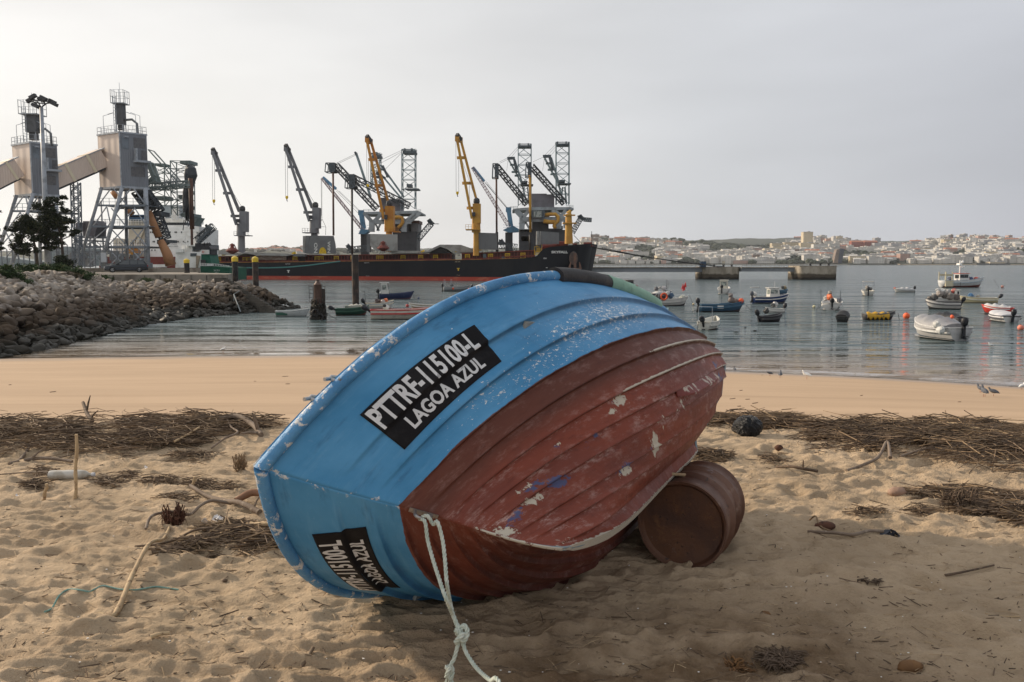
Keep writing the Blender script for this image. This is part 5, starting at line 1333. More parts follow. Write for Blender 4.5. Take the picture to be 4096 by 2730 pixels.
shrub('bright green ivy bush on the boulders at the left edge', [(60, 1110, 60), (120, 1160, 60), (180, 1210, 55), (240, 1240, 50), (290, 1270, 40), (20, 1090, 50), (110, 1095, 50), (230, 1180, 40), (320, 1230, 30), (60, 1180, 40), (170, 1130, 50), (0, 1140, 40)], 52, .10, 420, None, 9)
shrub('dry brown green scrub strip along the top of the boulders', [(200, 1075, 40), (280, 1080, 40), (360, 1085, 45), (440, 1100, 45), (520, 1110, 50), (600, 1120, 50), (660, 1105, 50), (720, 1100, 50), (790, 1120, 46), (850, 1140, 42), (900, 1100, 34), (960, 1150, 36), (880, 1125, 40), (680, 1060, 40), (560, 1075, 40), (480, 1060, 30), (1010, 1170, 30), (620, 1080, 40)], 62, .12, 360, M_shrub, 10)
shrub('reddish dry weeds hanging over the pale boulders', [(540, 1160, 34), (600, 1170, 36), (660, 1170, 36), (720, 1180, 30), (560, 1140, 30), (640, 1150, 30), (470, 1130, 26), (800, 1150, 34), (880, 1160, 26)], 61, .10, 300, M_drysh, 11)
shrub('weed tuft against the foot of the quay wall, the left one', [(1650, 1225, 30), (1690, 1220, 26), (1610, 1228, 22)], 74.5, .10, 300, M_shrub, 12)
shrub('weed tuft against the foot of the quay wall, the right one', [(1900, 1222, 30), (1950, 1228, 22), (2080, 1225, 16)], 75, .10, 300, M_drysh, 13)
shrub('dark weeds where the quay wall meets the boulders', [(1080, 1175, 34), (1140, 1190, 34), (1200, 1200, 34), (1240, 1215, 24), (1040, 1160, 30)], 72, .12, 300, M_shrub, 14)

# ------------------------------------------------------------------ parked estate car
M_car = N('dark_blue_car_paint'); M_car = M_car.fin(M_car.mix(M_car.noise(.8), (.012, .018, .026), (.020, .026, .034)), .22, None, 0, .5)
M_glass = N('dark_glass'); M_glass = M_glass.fin((.03, .04, .045), .08, None, 0, .8)
M_tyre = surf('tyre_rubber', (.015, .015, .015), rough=.8); M_rim = surf('alloy', (.45, .46, .47), metal=.6, rough=.35); M_lamp = surf('lamp_lens', (.6, .62, .64), rough=.15); M_chr = surf('chrome', (.5, .5, .5), metal=.9, rough=.2)
def car(loc, rz):
    t = thing('parked_car', 'dark blue estate car parked on the quay before the wire fence', 'car', loc, rz)
    st = [(2.22, .62, .34, .60), (2.16, .76, .24, .68), (1.9, .82, .20, .76), (1.2, .86, .19, .86), (.9, .87, .19, .90), (-.6, .87, .19, .93), (-1.7, .86, .22, .95), (-2.1, .82, .26, .93), (-2.22, .74, .34, .82)]
    m = MB(); K = []
    for x, hw, z0, z1 in st:
        K += [(x, -hw * .9, z0), (x, -hw, z0 + .12), (x, -hw, z0 + (z1 - z0) * .6), (x, -hw * .93, z1 - .03), (x, -hw * .8, z1), (x, hw * .8, z1), (x, hw * .93, z1 - .03), (x, hw, z0 + (z1 - z0) * .6), (x, hw, z0 + .12), (x, hw * .9, z0)]
    n_ = 10; m.add(K, [(i * n_ + j, i * n_ + (j + 1) % n_, (i + 1) * n_ + (j + 1) % n_, (i + 1) * n_ + j) for i in range(len(st) - 1) for j in range(n_)] + [tuple(range(n_)), tuple(range(n_ * len(st) - 1, n_ * (len(st) - 1) - 1, -1))])
    crease(m.build('car_body', M_car, t), 30)
    # cabin: glass band then roof
    cab = [(1.0, .70, .88, .89), (.32, .62, 1.30, 1.32), (-.2, .62, 1.38, 1.40), (-1.3, .61, 1.36, 1.38), (-1.85, .58, 1.26, 1.28), (-2.1, .66, .92, .94)]
    m = MB(); K = []
    for x, hw, z, zr in cab: K += [(x, -.80, .90), (x, -hw, z), (x, hw, z), (x, .80, .90)]
    m.add(K, [(i * 4 + j, i * 4 + j + 1, (i + 1) * 4 + j + 1, (i + 1) * 4 + j) for i in range(len(cab) - 1) for j in range(3)]); crease(m.build('windows', M_glass, t), 25)
    m = MB(); K = []
    for x, hw, z, zr in cab[1:5]: K += [(x, -hw - .02, z - .03), (x, -hw * .9, zr + .02), (x, hw * .9, zr + .02), (x, hw + .02, z - .03)]
    m.add(K, [(i * 4 + j, i * 4 + j + 1, (i + 1) * 4 + j + 1, (i + 1) * 4 + j) for i in range(3) for j in range(3)] + [(0, 1, 2, 3), (15, 14, 13, 12)])
    for sd in (-1, 1):
        for (xa, za, xb, zb_, w_) in ((.97, .90, .32, 1.31, .05), (-.35, .90, -.38, 1.38, .07), (-1.15, .90, -1.2, 1.37, .07), (-2.1, .92, -1.82, 1.28, .10)):
            hwb = .64; m.beam((xa, sd * .81, za), (xb, sd * hwb, zb_), w_, .05)
        m.beam((.3, sd * .56, 1.42), (-1.7, sd * .54, 1.36), .04)
    crease(m.build('roof', M_car, t), 30)
    for x in (1.38, -1.32):
        for sd in (-1, 1):
            wl = MB(); wl.lathe([(.20, -.1), (.30, -.1), (.315, -.06), (.315, .06), (.30, .1), (.20, .1)], (x, sd * .80, .315), 20, 'y'); wo_ = wl.build('wheel', M_tyre, t, smooth=False)
            r_ = MB(); r_.lathe([(.02, -.09), (.19, -.09), (.20, -.05), (.20, .05), (.19, .09), (.02, .09)], (x, sd * .81, .315), 10, 'y'); r_.build('rim', M_rim, wo_)
    for sd in (-1, 1):
        m = MB(); m.box((2.17, sd * .58, .60), (.10, .34, .13)); m.build('headlight', M_lamp, t); m = MB(); m.box((-2.18, sd * .68, .74), (.09, .18, .2)); m.build('tail_light', surf('tail_red', (.3, .02, .02), rough=.2), t)
        m = MB(); m.box((.78, sd * .94, .96), (.14, .16, .11)); m.build('mirror', M_car, t)
        m = MB(); m.box((-.3, sd * .868, .55), (3.4, .035, .05)); m.build('rubbing_strip', M_tyre, t)
    m = MB(); m.box((2.20, 0, .61), (.08, .60, .14)); m.build('grille', M_chr, t); m = MB(); m.box((2.235, .02, .40), (.03, .48, .11)); m.build('number_plate', surf('plate_white', (.7, .7, .7)), t)
    return t
cp = P(506, 1090, 92); car((cp.x, 92, DZ + .004), pi + rad(24))
# ------------------------------------------------------------------ harbour machinery helpers
c3 = lambda x, y: (780 + x / 2.412, 520 + y / 2.412)
c4 = lambda x, y: (1500 + x / 2.412, 520 + y / 2.412)
c6 = lambda x, y: (1700 + x / 3.3357, 540 + y / 3.3357)
c7 = lambda x, y: (780 + x / 5.229, 950 + y / 5.229)
def bl(m, f, Y, lst, w, dY=0.0, h=None):
    """straight members through photo points, optionally doubled dY behind with ties"""
    for (x0, y0, x1, y1) in lst:
        a, b = P(*f(x0, y0), Y), P(*f(x1, y1), Y); m.beam(a, b, w, h)
        if dY:
            D = Vector((0, dY, 0)); m.beam(a + D, b + D, w, h); m.beam(a, a + D, w * .7); m.beam(b, b + D, w * .7)
    return m
def slab(m, f, Y, poly, dY):
    m.prism([P(*f(x, y), Y) for x, y in poly], (0, dY, 0)); return m
def rect(m, f, Y, x0, y0, x1, y1, dY): return slab(m, f, Y, [(x0, y1), (x1, y1), (x1, y0), (x0, y0)], dY)
def txt(s_, p0, p1, p2, mat, parent, name='lettering', bold=.0, thick=.01, fit=True):
    """text filling the quad p0 (bottom left), p1 (bottom right), p2 (top left)"""
    cu = bpy.data.curves.new('t', 'FONT'); cu.body = s_; cu.size = 1; cu.offset = bold; cu.resolution_u = 2
    ob = bpy.data.objects.new('t', cu); sc.collection.objects.link(ob)
    me = bpy.data.meshes.new_from_object(ob.evaluated_get(bpy.context.evaluated_depsgraph_get())); bpy.data.objects.remove(ob); bpy.data.curves.remove(cu)
    n_ = len(me.vertices); c = np.empty(n_ * 3, np.float32); me.vertices.foreach_get('co', c); c = c.reshape(-1, 3)
    x0, y0 = c[:, 0].min(), c[:, 1].min(); sx_, sy_ = np.ptp(c[:, 0]), np.ptp(c[:, 1])
    u = ((c[:, 0] - x0) / sx_)[:, None]; v = ((c[:, 1] - y0) / sy_)[:, None]
    O = np.array(p0); A = np.array(p1) - O; Bv = np.array(p2) - O
    off = np.array(parent.location) if parent is not None else 0
    if parent is not None and parent.parent: off = off + np.array(parent.parent.location)
    q = O + u * A + v * Bv - off; me.vertices.foreach_set('co', q.astype(np.float32).ravel()); me.materials.clear(); me.materials.append(mat); me.name = name; me.update()
    o = bpy.data.objects.new(name, me); sc.collection.objects.link(o); o.parent = parent; return o
def ftxt(s_, f, Y, x0, y1, x1, y0, mat, parent, rot=0, bold=0.0, name='lettering'):
    """text in the photo rectangle; rot 90 = turned clockwise"""
    a, b, c = (x0, y1), (x1, y1), (x0, y0)
    if rot == 90: a, b, c = (x0, y0), (x0, y1), (x1, y0)
    return txt(s_, P(*f(*a), Y), P(*f(*b), Y), P(*f(*c), Y), mat, parent, name, bold)
M_wtx = surf('white_lettering', (.6, .6, .58)); M_yl = surf('safety_yellow', (.62, .42, .02), (.45, .28, .03), 3)
M_slate = surf('slate_blue_steel', (.085, .105, .12), (.05, .06, .07), 1.2); M_pale = surf('pale_portal_steel', (.30, .34, .36), (.20, .22, .23), .6)
M_boom = surf('dark_boom_steel', (.045, .052, .060), (.09, .10, .11), 1.0); M_ltq = surf('light_lattice_steel', (.24, .31, .33), (.14, .18, .20), .8)

# ------------------------------------------------------------------ black bulk carrier
M_hullb = surf('black_ship_paint', (.006, .008, .013), (.014, .015, .018), .16, .42, .72, .6, .1, 1.5, spec=.18, bd=.05, map=(1, 1, .35))
M_boot = surf('red_boot_topping', (.36, .05, .03), (.42, .12, .07), .25, .5, .65, .6, map=(1, 1, 3))
M_deckr = surf('rusty_red_deck_paint', (.16, .034, .026), (.10, .03, .024), .8); M_cov = surf('pale_hatch_grey', (.30, .30, .285), (.22, .21, .20), .5); M_cov2 = surf('mid_hatch_grey', (.14, .145, .15), (.12, .12, .125), .5)
def ys(sx): return 222.0 + (sx - 800) * (190.0 - 222.0) / (2380 - 800)
near = [(640, 1053.5), (958, 1051.5), (1300, 1047.5), (1600, 1044), (1900, 1039.5), (2080, 1034.5), (2125, 1031.5), (2147, 1025), (2160, 1010), (2172, 997.5), (2190, 991)]
bowp = [(2230, 986, 0), (2275, 982, .6), (2315, 979, 2.0), (2345, 977, 4.4), (2362, 976.5, 7.2), (2371, 976, 11.5)]
NT_ = [(sx, ys(sx), y) for sx, y in near] + [(sx, ys(sx) + k, y) for sx, y, k in bowp]
# waterline pulls in under the flare of the bow
wl = [(sx, ys(sx)) for sx, y in near] + [(2222, ys(2222)), (2262, ys(2262) + 1.0), (2297, ys(2297) + 2.8), (2322, ys(2322) + 5.4), (2337, ys(2337) + 8.0), (2345, ys(2345) + 11.5)]
ship = thing('bulk_carrier', 'long black bulk carrier with a red waterline and four deck cranes', 'ship', (P(1600, 1100, 206).x, 206, 0))
V1, V2, V3 = [], [], []
for (sx, Y, yt), (wx, wY) in zip(NT_, wl):
    t_ = P(sx, yt, Y); b_ = G(wx, 1100); b_ = P(wx, 1110, wY); b_.z = 0
    m_ = b_.lerp(t_, .95 / max(t_.z, 1)); m_.z = .95
    V1.append(t_); V2.append(m_); V3.append(b_)
n_ = len(V1); tip = V1[-1]
def farside(L_):
    ax_ = (V1[9] - V1[0]); ax_.z = 0; ax_.normalize(); nn = Vector((-ax_.y, ax_.x, 0)); c0 = tip
    out = []
    for p in L_:
        d = (p - c0).dot(nn); out.append(p - nn * 2 * d)
    return out
m = MB()
F1, F2, F3 = farside(V1), farside(V2), farside(V3)
q = V1 + V2 + F1 + F2
ff = [(i, i + 1, n_ + i + 1, n_ + i) for i in range(n_ - 1)] + [(2 * n_ + i + 1, 2 * n_ + i, 3 * n_ + i, 3 * n_ + i + 1) for i in range(n_ - 1)] + [(n_ - 1, 3 * n_ - 1, 4 * n_ - 1, 2 * n_ - 1), (0, n_, 3 * n_, 2 * n_)]
m.add(q, ff); crease(m.build('hull_side', M_hullb, ship, world=True), 30)
m = MB(); q = V2 + V3 + F2 + F3; m.add([Vector(p) for p in q], ff); crease(m.build('boot_topping', M_boot, ship, world=True), 30)
m = MB(); m.add([p - Vector((0, 0, .45)) for p in V1 + F1], [(i, i + 1, n_ + i + 1, n_ + i) for i in range(n_ - 1)]); m.build('main_deck', M_deckr, ship, world=True)
# foredeck bulwark line and yellow edge
m = MB()
for i in range(0, 5): m.beam(V1[i] + Vector((0, -.02, .04)), V1[i + 1] + Vector((0, -.02, .04)), .16, .10)
m.build('deck_edge', surf('orange_edge', (.45, .22, .06), (.2, .06, .04), .3), ship, world=True)
# hatch coaming with stays
def deckline(sx, up, back=3.0):
    Y = ys(sx) + back; y = np.interp(sx, [a for a, b in near], [b for a, b in near]); p = P(sx, y - up, Y); return p
for a, b in ((862, 1195), (1222, 1418), (1436, 1805), (1848, 1905), (1908, 2140)):
    m = MB(); p, q = deckline(a, 0), deckline(b, 0); hgt = 1.55
    zt = lambda s_: deckline(s_, 24).z
    m.prism([Vector((p.x, p.y, p.z - .5)), Vector((q.x, q.y, q.z - .5)), Vector((q.x, q.y, zt(b))), Vector((p.x, p.y, zt(a)))], (0, 15, 0))
    m.build('hatch_coaming', surf('dark_coaming', (.075, .022, .02), (.05, .02, .018), .8), ship, world=True)
    m = MB(); k = int((b - a) / 13)
    for i in range(k + 1):
        s_ = a + (b - a) * i / k; u, v = deckline(s_, 2, 2.4), deckline(s_, 23, 2.9); m.beam(u, v, .12, .4)
    m.beam(deckline(a, 25, 2.8), deckline(b, 25, 2.8), .5, .22); m.beam(deckline(a, 6, 1.2), deckline(b, 6, 1.2), .10, .12); m.beam(deckline(a, 3, .8), deckline(b, 3, .8), .25, .2)
    m.build('coaming_stay', M_deckr, ship, world=True)
m = MB(); m.beam(deckline(1000, 17, 1.5), deckline(1145, 17, 1.5), .08, 1.0); m.beam(deckline(1000, 19, 1.45), deckline(1145, 19, 1.45), .05, .12); m.build('pipe_rack', surf('pale_pipes', (.45, .40, .34), (.15, .06, .05), 3, .45, .55, map=(.2, .2, 6)), ship, world=True)
# yellow ladders
for sx in (875, 980, 995, 1180, 1268, 1285, 1345, 1412, 1515, 1524, 1612, 1683, 1742, 1870, 1962, 2030, 2092, 2147, 2157):
    m = MB(); w_ = .55
    hh = 24 if sx < 2140 else 40; b0 = -2 if sx < 2140 else 4
    for k in (-w_, w_): m.beam(deckline(sx, b0, 1.8) + Vector((k, 0, 0)), deckline(sx, hh - 2, 1.8) + Vector((k, 0, 0)), .10)
    for u in (b0 + 3, 6, 11, 15, 19, hh - 3): m.beam(deckline(sx, u, 1.8) + Vector((-w_, 0, 0)), deckline(sx, u, 1.8) + Vector((w_, 0, 0)), .09)
    m.build('ladder', M_yl, ship, world=True)
for sx, up in ((890, 28), (1040, 26), (1170, 28), (1225, 34), (1687, 28), (1822, 30), (1912, 34), (2152, 38)):
    m = MB(); p = deckline(sx, up, 2.6); m.prism([p, p + Vector((1.0, 0, .2)), p + Vector((.5, 0, .9)), p + Vector((-.3, 0, .5))], (0, .4, 0)); m.build('cover_wheel_guard', M_yl, ship, world=True)
# hatch covers
def cover(f, poly, Y, dY, mat, name='hatch_cover'):
    m = MB(); slab(m, f, Y, poly, dY); return m.build(name, mat, ship, world=True)
cover(c3, [(160, 1200), (420, 1210), (420, 1190), (330, 1165), (165, 1168)], 219, 14, M_cov)
cover(c3, [(400, 1215), (480, 1192), (600, 1212), (880, 1218), (940, 1205), (905, 1195), (520, 1180), (480, 1180)], 215, 14, M_cov)
cover(c3, [(950, 1222), (1060, 1222), (1060, 1200), (950, 1198)], 214, 14, M_cov2)
wp = cover(c3, [(1085, 1195), (1362, 1195), (1352, 1100), (1335, 1024), (1120, 1020), (1100, 1070)], 211, .5, M_cov2, 'hatch_cover_upright')
cover(c3, [(1058, 1190), (1084, 1195), (1098, 1070), (1112, 1022), (1075, 1022)], 211.5, 1.6, M_cov2); cover(c3, [(1040, 1180), (1056, 1190), (1072, 1022), (1040, 1025)], 212, 1.6, M_cov)
ftxt('ON', c3, 210.9, 1148, 1190, 1182, 1090, M_wtx, wp, 90, .02); ftxt('WIN', c3, 210.9, 1278, 1190, 1306, 1076, M_wtx, wp, 90, .02)
m = MB(); cc = P(*c3(1232, 1195), 210.88); rr_ = 35 / 2.412 * 211 / F
m.prism([cc + Vector((rr_ * cos(pi * i / 16), 0, rr_ * 1.75 * sin(pi * i / 16))) for i in range(17)], (0, .05, 0)); m.build('sun_emblem', M_yl, wp, world=True) if False else m.build('sun_emblem', M_yl, ship, world=True)
cover(c3, [(1745, 1170), (1950, 1168), (1950, 1010), (1690, 1005), (1690, 1120)], 205, .8, M_cov); cover(c3, [(1658, 1180), (1688, 1178), (1690, 1005), (1655, 1005)], 205.5, 2.2, M_cov2)
cover(c4, [(150, 1192), (410, 1192), (410, 1168), (160, 1165)], 206, 12, M_cov)
cover(c4, [(440, 1185), (500, 1168), (625, 1108), (660, 1108), (800, 1160), (800, 1178), (720, 1160), (630, 1128), (520, 1182)], 203, 14, M_cov)
cover(c4, [(650, 1108), (830, 1110), (945, 1150), (940, 1182), (800, 1185), (780, 1160)], 203.5, 13, M_cov, 'hatch_cover')
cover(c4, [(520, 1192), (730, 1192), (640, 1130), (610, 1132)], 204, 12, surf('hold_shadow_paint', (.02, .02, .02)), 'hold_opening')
cover(c4, [(1002, 1155), (1185, 1158), (1170, 998), (1002, 992)], 200, .8, M_cov2); cover(c4, [(950, 1130), (1000, 1155), (1000, 992), (950, 990)], 200.4, 2.5, M_cov)
cover(c4, [(985, 1150), (995, 1150), (995, 1000), (975, 1040)], 199.9, .3, M_black2)
cover(c4, [(1600, 1105), (1776, 1100), (1776, 992), (1600, 980)], 195, .8, M_cov2); cover(c4, [(1556, 1110), (1580, 1108), (1580, 978), (1558, 978)], 195.3, 2.5, M_cov); cover(c4, [(1582, 1108), (1598, 1108), (1600, 980), (1590, 980)], 195.1, 1.2, M_cov)
# deck clutter: winches and grabs
def grab(f, x, y, s_, Y):
    m = MB(); c = P(*f(x, y), Y); k = s_ / 2.412 * Y / F
    m.lathe([(k * .2, -k * .55), (k, -k * .1), (k * .98, k * .05), (k * .5, k * .35), (k * .28, k * .5), (k * .3, k * .9), (k * .1, k * 1.1)], c, 12); 
    for a in range(6): m.beam(c + Vector((cos(a) * k * .8, sin(a) * k * .8, .05)), c + Vector((cos(a) * k * .3, sin(a) * k * .3, k)), .10)
    m.build('cargo_grab', M_deckr, ship, world=True)
grab(c3, 360, 1165, 62, 216); grab(c3, 1815, 1140, 60, 203)
m = MB()
for x, y, r in ((1660, 1130, 1.1), (1690, 1122, .8), (1740, 1118, .7), (1790, 1108, 1.0), (1810, 1095, .9), (1835, 1100, .6), (1640, 1135, .5), (1930, 1105, .5), (2040, 1100, .7), (2070, 1098, .6)):
    p = P(*c4(x, y), ys(2200) + 6); m.tube([p - Vector((r, 0, 0)), p + Vector((r, 0, 0))], r * .55, 10); m.box(tuple(p + Vector((0, 0, -.5))), (r * 2.2, .8, .6))
m.build('winch', M_deckr, ship, world=True)
m = MB(); bl(m, c4, 200, [(2090, 980, 2092, 1100), (1918, 1018, 1995, 1098)], .13); m.build('jackstaff', M_black2, ship, world=True)
m = MB(); rect(m, c4, ys(2065), 1042, 1196, 1072, 1240, .8); rect(m, c4, ys(2010), 1222, 1225, 1252, 1245, .8); m.build('locker', M_slate, ship, world=True)
# marks on the hull
def mark(s_, x0, y0, x1, y1, mat=M_wtx, f=c4, bold=.0):
    sxm = f((x0 + x1) / 2, y0)[0]; return ftxt(s_, f, ys(sxm) - .22, x0, y1, x1, y0, mat, ship, 0, bold)
mark('SKYFALL', 1702, 1168, 1860, 1192, bold=.045)
mark('T', 790, 1334, 818, 1360, M_yl, bold=.09); mark('T', 888, 1354, 914, 1380, M_wtx, c3, .09)
mark('HOLD HATCH', 772, 1268, 830, 1278, surf('cream_mark', (.5, .42, .28)), c4); mark('HOLD HATCH', 872, 1290, 928, 1300, M_wtx, c3); mark('HOLD HATCH', 1632, 1279, 1688, 1288, M_wtx, c3)
mark('TUG', 892, 1413, 918, 1419, M_wtx, c3); mark('TUG', 1648, 1408, 1682, 1414, M_wtx, c3); mark('TUG', 788, 1400, 820, 1406, surf('cream_mark2', (.5, .38, .25)), c4)
mark('IOH I', 1626, 1233, 1656, 1248, bold=.02); mark('5', 1835, 1350, 1858, 1374); mark('1', 1800, 1352, 1808, 1374); mark('4', 1645, 1326, 1665, 1336)
# anchor in its pocket
m = MB(); p = P(*c4(1915, 1240), ys(2290) + .8)
m.lathe([(1.5, 0), (1.65, .2), (1.3, .4)], (0, 0, 0), 16); vs = m.v; m.v = [(p.x + a * .62, p.y + c * .6 - .2, p.z + b * .95) for a, b, c in vs]; m.build('anchor_pocket', surf('streaky_rust', (.10, .07, .06), (.05, .04, .038), 1.5), ship, world=True)
m = MB(); p = P(*c4(1930, 1285), ys(2290) - .3); m.beam(p + Vector((0, 0, 2.2)), p + Vector((0, 0, -1.2)), .55, .5); m.beam(p + Vector((-1.4, 0, -1.5)), p + Vector((1.4, 0, -1.5)), .5, .6); m.tube([p + Vector((-1.3, 0, -1.4)), p + Vector((-1.0, -.2, .2))], [.35, .1], 6); m.tube([p + Vector((1.3, 0, -1.4)), p + Vector((1.0, -.2, .2))], [.35, .1], 6); m.build('anchor', surf('rusty_anchor', (.17, .09, .06), (.1, .06, .05), 2), ship, world=True)
# deck cranes
M_cgrey = surf('crane_grey', (.17, .175, .19), (.13, .135, .148), .5); M_corg = surf('crane_orange_rusted', (.38, .15, .025), (.46, .22, .03), .5, .42, .6); M_cyel = surf('crane_ochre', (.47, .26, .045), (.40, .20, .04), .5)
M_wire = surf('wire', (.10, .10, .10)); M_hook = surf('hook_yellow', (.68, .45, .02))
def deck_crane(f, Y, mat, lb, rb, cross, house, col, post, plat, hook, wires, stays, cab, label):
    cr = MB(); rect(cr, f, Y - 1.0, *house, 2.8)
    x0, y0, x1, y1 = col; a, b = P(*f((x0 + x1) / 2, y0), Y), P(*f((x0 + x1) / 2, y1), Y); r = (x1 - x0) / 2 / 2.412 * Y / F; cr.tube([b, a], [r, r * .95], 16)
    x0, y0, x1, y1 = post; a, b = P(*f((x0 + x1) / 2, y0), Y), P(*f((x0 + x1) / 2, y1), Y); r = (x1 - x0) / 2 / 2.412 * Y / F; cr.tube([b, a], [r * 1.12, r], 16)
    o = cr.build('deck_crane', mat, ship, world=True); o['label'] = label; crease(o, 40)
    m = MB(); bl(m, f, Y - 1.2, [lb], .60, 0, .75); bl(m, f, Y + 1.2, [rb], .60, 0, .75)
    for (xa, ya, xb, yb) in cross: m.beam(P(*f(xa, ya), Y - 1.2), P(*f(xb, yb), Y + 1.2), .6, .7)
    m.beam(P(*f(lb[0], lb[1]), Y - 1.2), P(*f(rb[0], rb[1]), Y + 1.2), 1.0, 1.2)
    m.build('jib', mat, o, world=False); sub = bpy.data.objects[-1] if False else None
    return o
def deck_crane_full(f, Y, mat, lb, rb, cross, house, col, post, plat, hook, wires, stays, cab, label):
    o = deck_crane(f, Y, mat, lb, rb, cross, house, col, post, plat, hook, wires, stays, cab, label)
    L_ = np.array(ship.location)
    for ch in o.children: ch.data.transform(Matrix.Translation(-Vector(L_)))
    def sub(m, nm, mt): m.v = [(x - L_[0], y - L_[1], z - L_[2]) for x, y, z in m.v]; return m.build(nm, mt, o)
    m = MB(); rect(m, f, Y - 1.9, *cab, 1.5); sub(m, 'cab', M_black2)
    m = MB(); x0, y0, x1, y1 = plat; a, b = P(*f(x0, y0), Y), P(*f(x1, y1), Y); m.box(tuple((a + b) / 2), (abs(b.x - a.x), 4.0, .22))
    for k in range(6):
        p = a.lerp(b, k / 5); m.beam(p + Vector((0, -2, 0)), p + Vector((0, -2, 1.1)), .07)
    for h in (.6, 1.1): m.beam(a + Vector((0, -2, h)), b + Vector((0, -2, h)), .06)
    sub(m, 'platform', mat)
    hx, hy, s_ = hook; c = P(*f(hx, hy), Y - 1.5); k = s_ / 2.412 * Y / F; m = MB(); m.lathe([(k * .35, -k * 1.1), (k * .85, -k * .2), (k, k * .4), (k * .8, k), (k * .2, k * 1.15)], c, 8, sc_=(1, .5)); sub(m, 'hook_block', M_hook)
    m = MB(); m.tube([c + Vector((0, 0, -k)), c + Vector((0, 0, -k * 2.0)), c + Vector((k * .35, 0, -k * 2.3)), c + Vector((k * .4, 0, -k * 1.9))], .10, 5); bl(m, f, Y - 1.5, wires, .07); bl(m, f, Y, stays, .07); sub(m, 'cable', M_wire)
    m = MB(); x, y = lb[0], lb[1]; p = P(*f(x, y), Y - 1.2); q = P(*f(rb[0], rb[1]), Y); m.beam(p + Vector((0, 0, 1.0)), q, .8, .8); sub(m, 'jib_head', M_black2)
    m = MB(); x0, y0, x1, y1 = house; p = P(*f((x0 + x1) / 2, y0 - 15), Y); m.lathe([(.4, -1.0), (.8, 0), (.7, .7), (.3, 1.0)], p, 8); sub(m, 'sheave', M_black2)
    return o
for dx, dy, Yc, lab in ((0, 0, 224, 'grey crane nearest the left end of the ship'), (704, -35, 216, 'grey crane behind the upright hatch cover')):
    D = lambda *v: tuple(q + (dx if i % 2 == 0 else dy) for i, q in enumerate(v))
    deck_crane_full(c3, Yc, M_cgrey, D(170, 215, 400, 918), D(203, 240, 428, 790), [D(203, 393, 262, 393), D(278, 612, 342, 612), D(350, 832, 425, 832)], D(426, 785, 490, 985), D(402, 905, 488, 1025), D(416, 1020, 480, 1190 if dx == 0 else 1180), D(400, 1022, 535, 1022) if dx == 0 else D(350, 1030, 480, 1030), (182 + dx, 690 + dy, 15), [D(167, 250, 171, 678), D(188, 250, 190, 678)], [D(258, 430, 455, 750), D(262, 440, 440, 770)], D(396, 860, 420, 895), lab)
deck_crane_full(c3, 208, M_corg, (1657, 95, 1822, 860), (1698, 115, 1878, 740), [(1680, 287, 1752, 287), (1742, 537, 1802, 537), (1788, 780, 1862, 780)], (1832, 735, 1915, 975), (1826, 870, 1912, 985), (1842, 985, 1904, 1175), (1905, 985, 1975, 985), (1668, 540, 13), [(1655, 130, 1660, 530), (1675, 300, 1676, 530)], [(1735, 350, 1890, 720), (1715, 290, 1860, 700)], (1826, 820, 1852, 862), 'rusty orange crane in the middle of the ship')
deck_crane_full(c4, 200, M_cyel, (790, 85, 935, 858), (828, 100, 985, 700), [(800, 270, 868, 270), (850, 515, 925, 515), (893, 755, 978, 755)], (942, 712, 1018, 900), (934, 860, 1018, 992), (950, 992, 1000, 1215), (878, 962, 1018, 968), (795, 612, 14), [(780, 110, 783, 600), (807, 290, 808, 600)], [(838, 290, 975, 680), (912, 530, 912, 700)], (938, 795, 966, 832), 'ochre yellow crane right of the middle of the ship')
m = MB(); a, b = P(*c4(1870, 1100), 196), P(*c4(1868, 812), 196); m.tube([a, b], [1.0, .72], 14); a, b = P(*c4(1868, 812), 196), P(*c4(1888, 775), 196); m.tube([a, b], [.7, .2], 8)
for y, w_ in ((902, 1.6), (825, 1.3)):
    p = P(*c4(1876, y), 196); m.box(tuple(p), (w_ * 2, w_ * 1.6, .25))
o = m.build('crane_post', M_cyel, ship, world=True); crease(o, 40)
m = MB(); fr = [c3(250, 1325), c3(430, 1331), c3(700, 1333), c3(900, 1326), c3(1100, 1308), c3(1300, 1282), c3(1400, 1270)]
m.tube([P(a, b, 190 + 14 * i / 6) for i, (a, b) in enumerate(fr)], .16, 6); tag(m.build('mooring_line', surf('teal_rope', (.06, .20, .19))), 'teal mooring line sagging across the black hull', 'rope')

# ------------------------------------------------------------------ quay behind the ship, with two grain unloaders
mb = MB(); a, b = P(1390, 1050, 232), P(2330, 1050, 226); mb.box(((a.x + b.x) / 2, 238, 1.6), (b.x - a.x, 16, 3.2)); tag(mb.build('far_quay', M_concd), 'concrete berth behind the black bulk carrier carrying the grain unloaders', 'quay')
YU = 236
def tower(m, f, Y, x0, x1, y0, y1, n_, r=.24): m.lattice((P(*f((x0 + x1) / 2, y1), Y)), (P(*f((x0 + x1) / 2, y0), Y)), (x1 - x0) / (3.3357 if f is c6 else 2.412) * Y / F, 3.0, n_, r * .75); return m
def boomtruss(m, f, Y, x0, y0, x1, y1, w_, n_=10): 
    sc2 = 3.3357 if f is c6 else 2.412; a, b = P(*f(x0, y0), Y), P(*f(x1, y1), Y); k = w_ / sc2 * Y / F
    m.lattice(a, b, k, 2.0, n_, .17, wdir=(1, 0, .8)); d = (b - a).normalized(); nn = Vector((d.z, 0, -d.x))
    m.beam(a + nn * k * .1, b + nn * k * .1, .7, k * .22); m.beam(a - nn * k * .45, b - nn * k * .45, 1.4, k * .16)
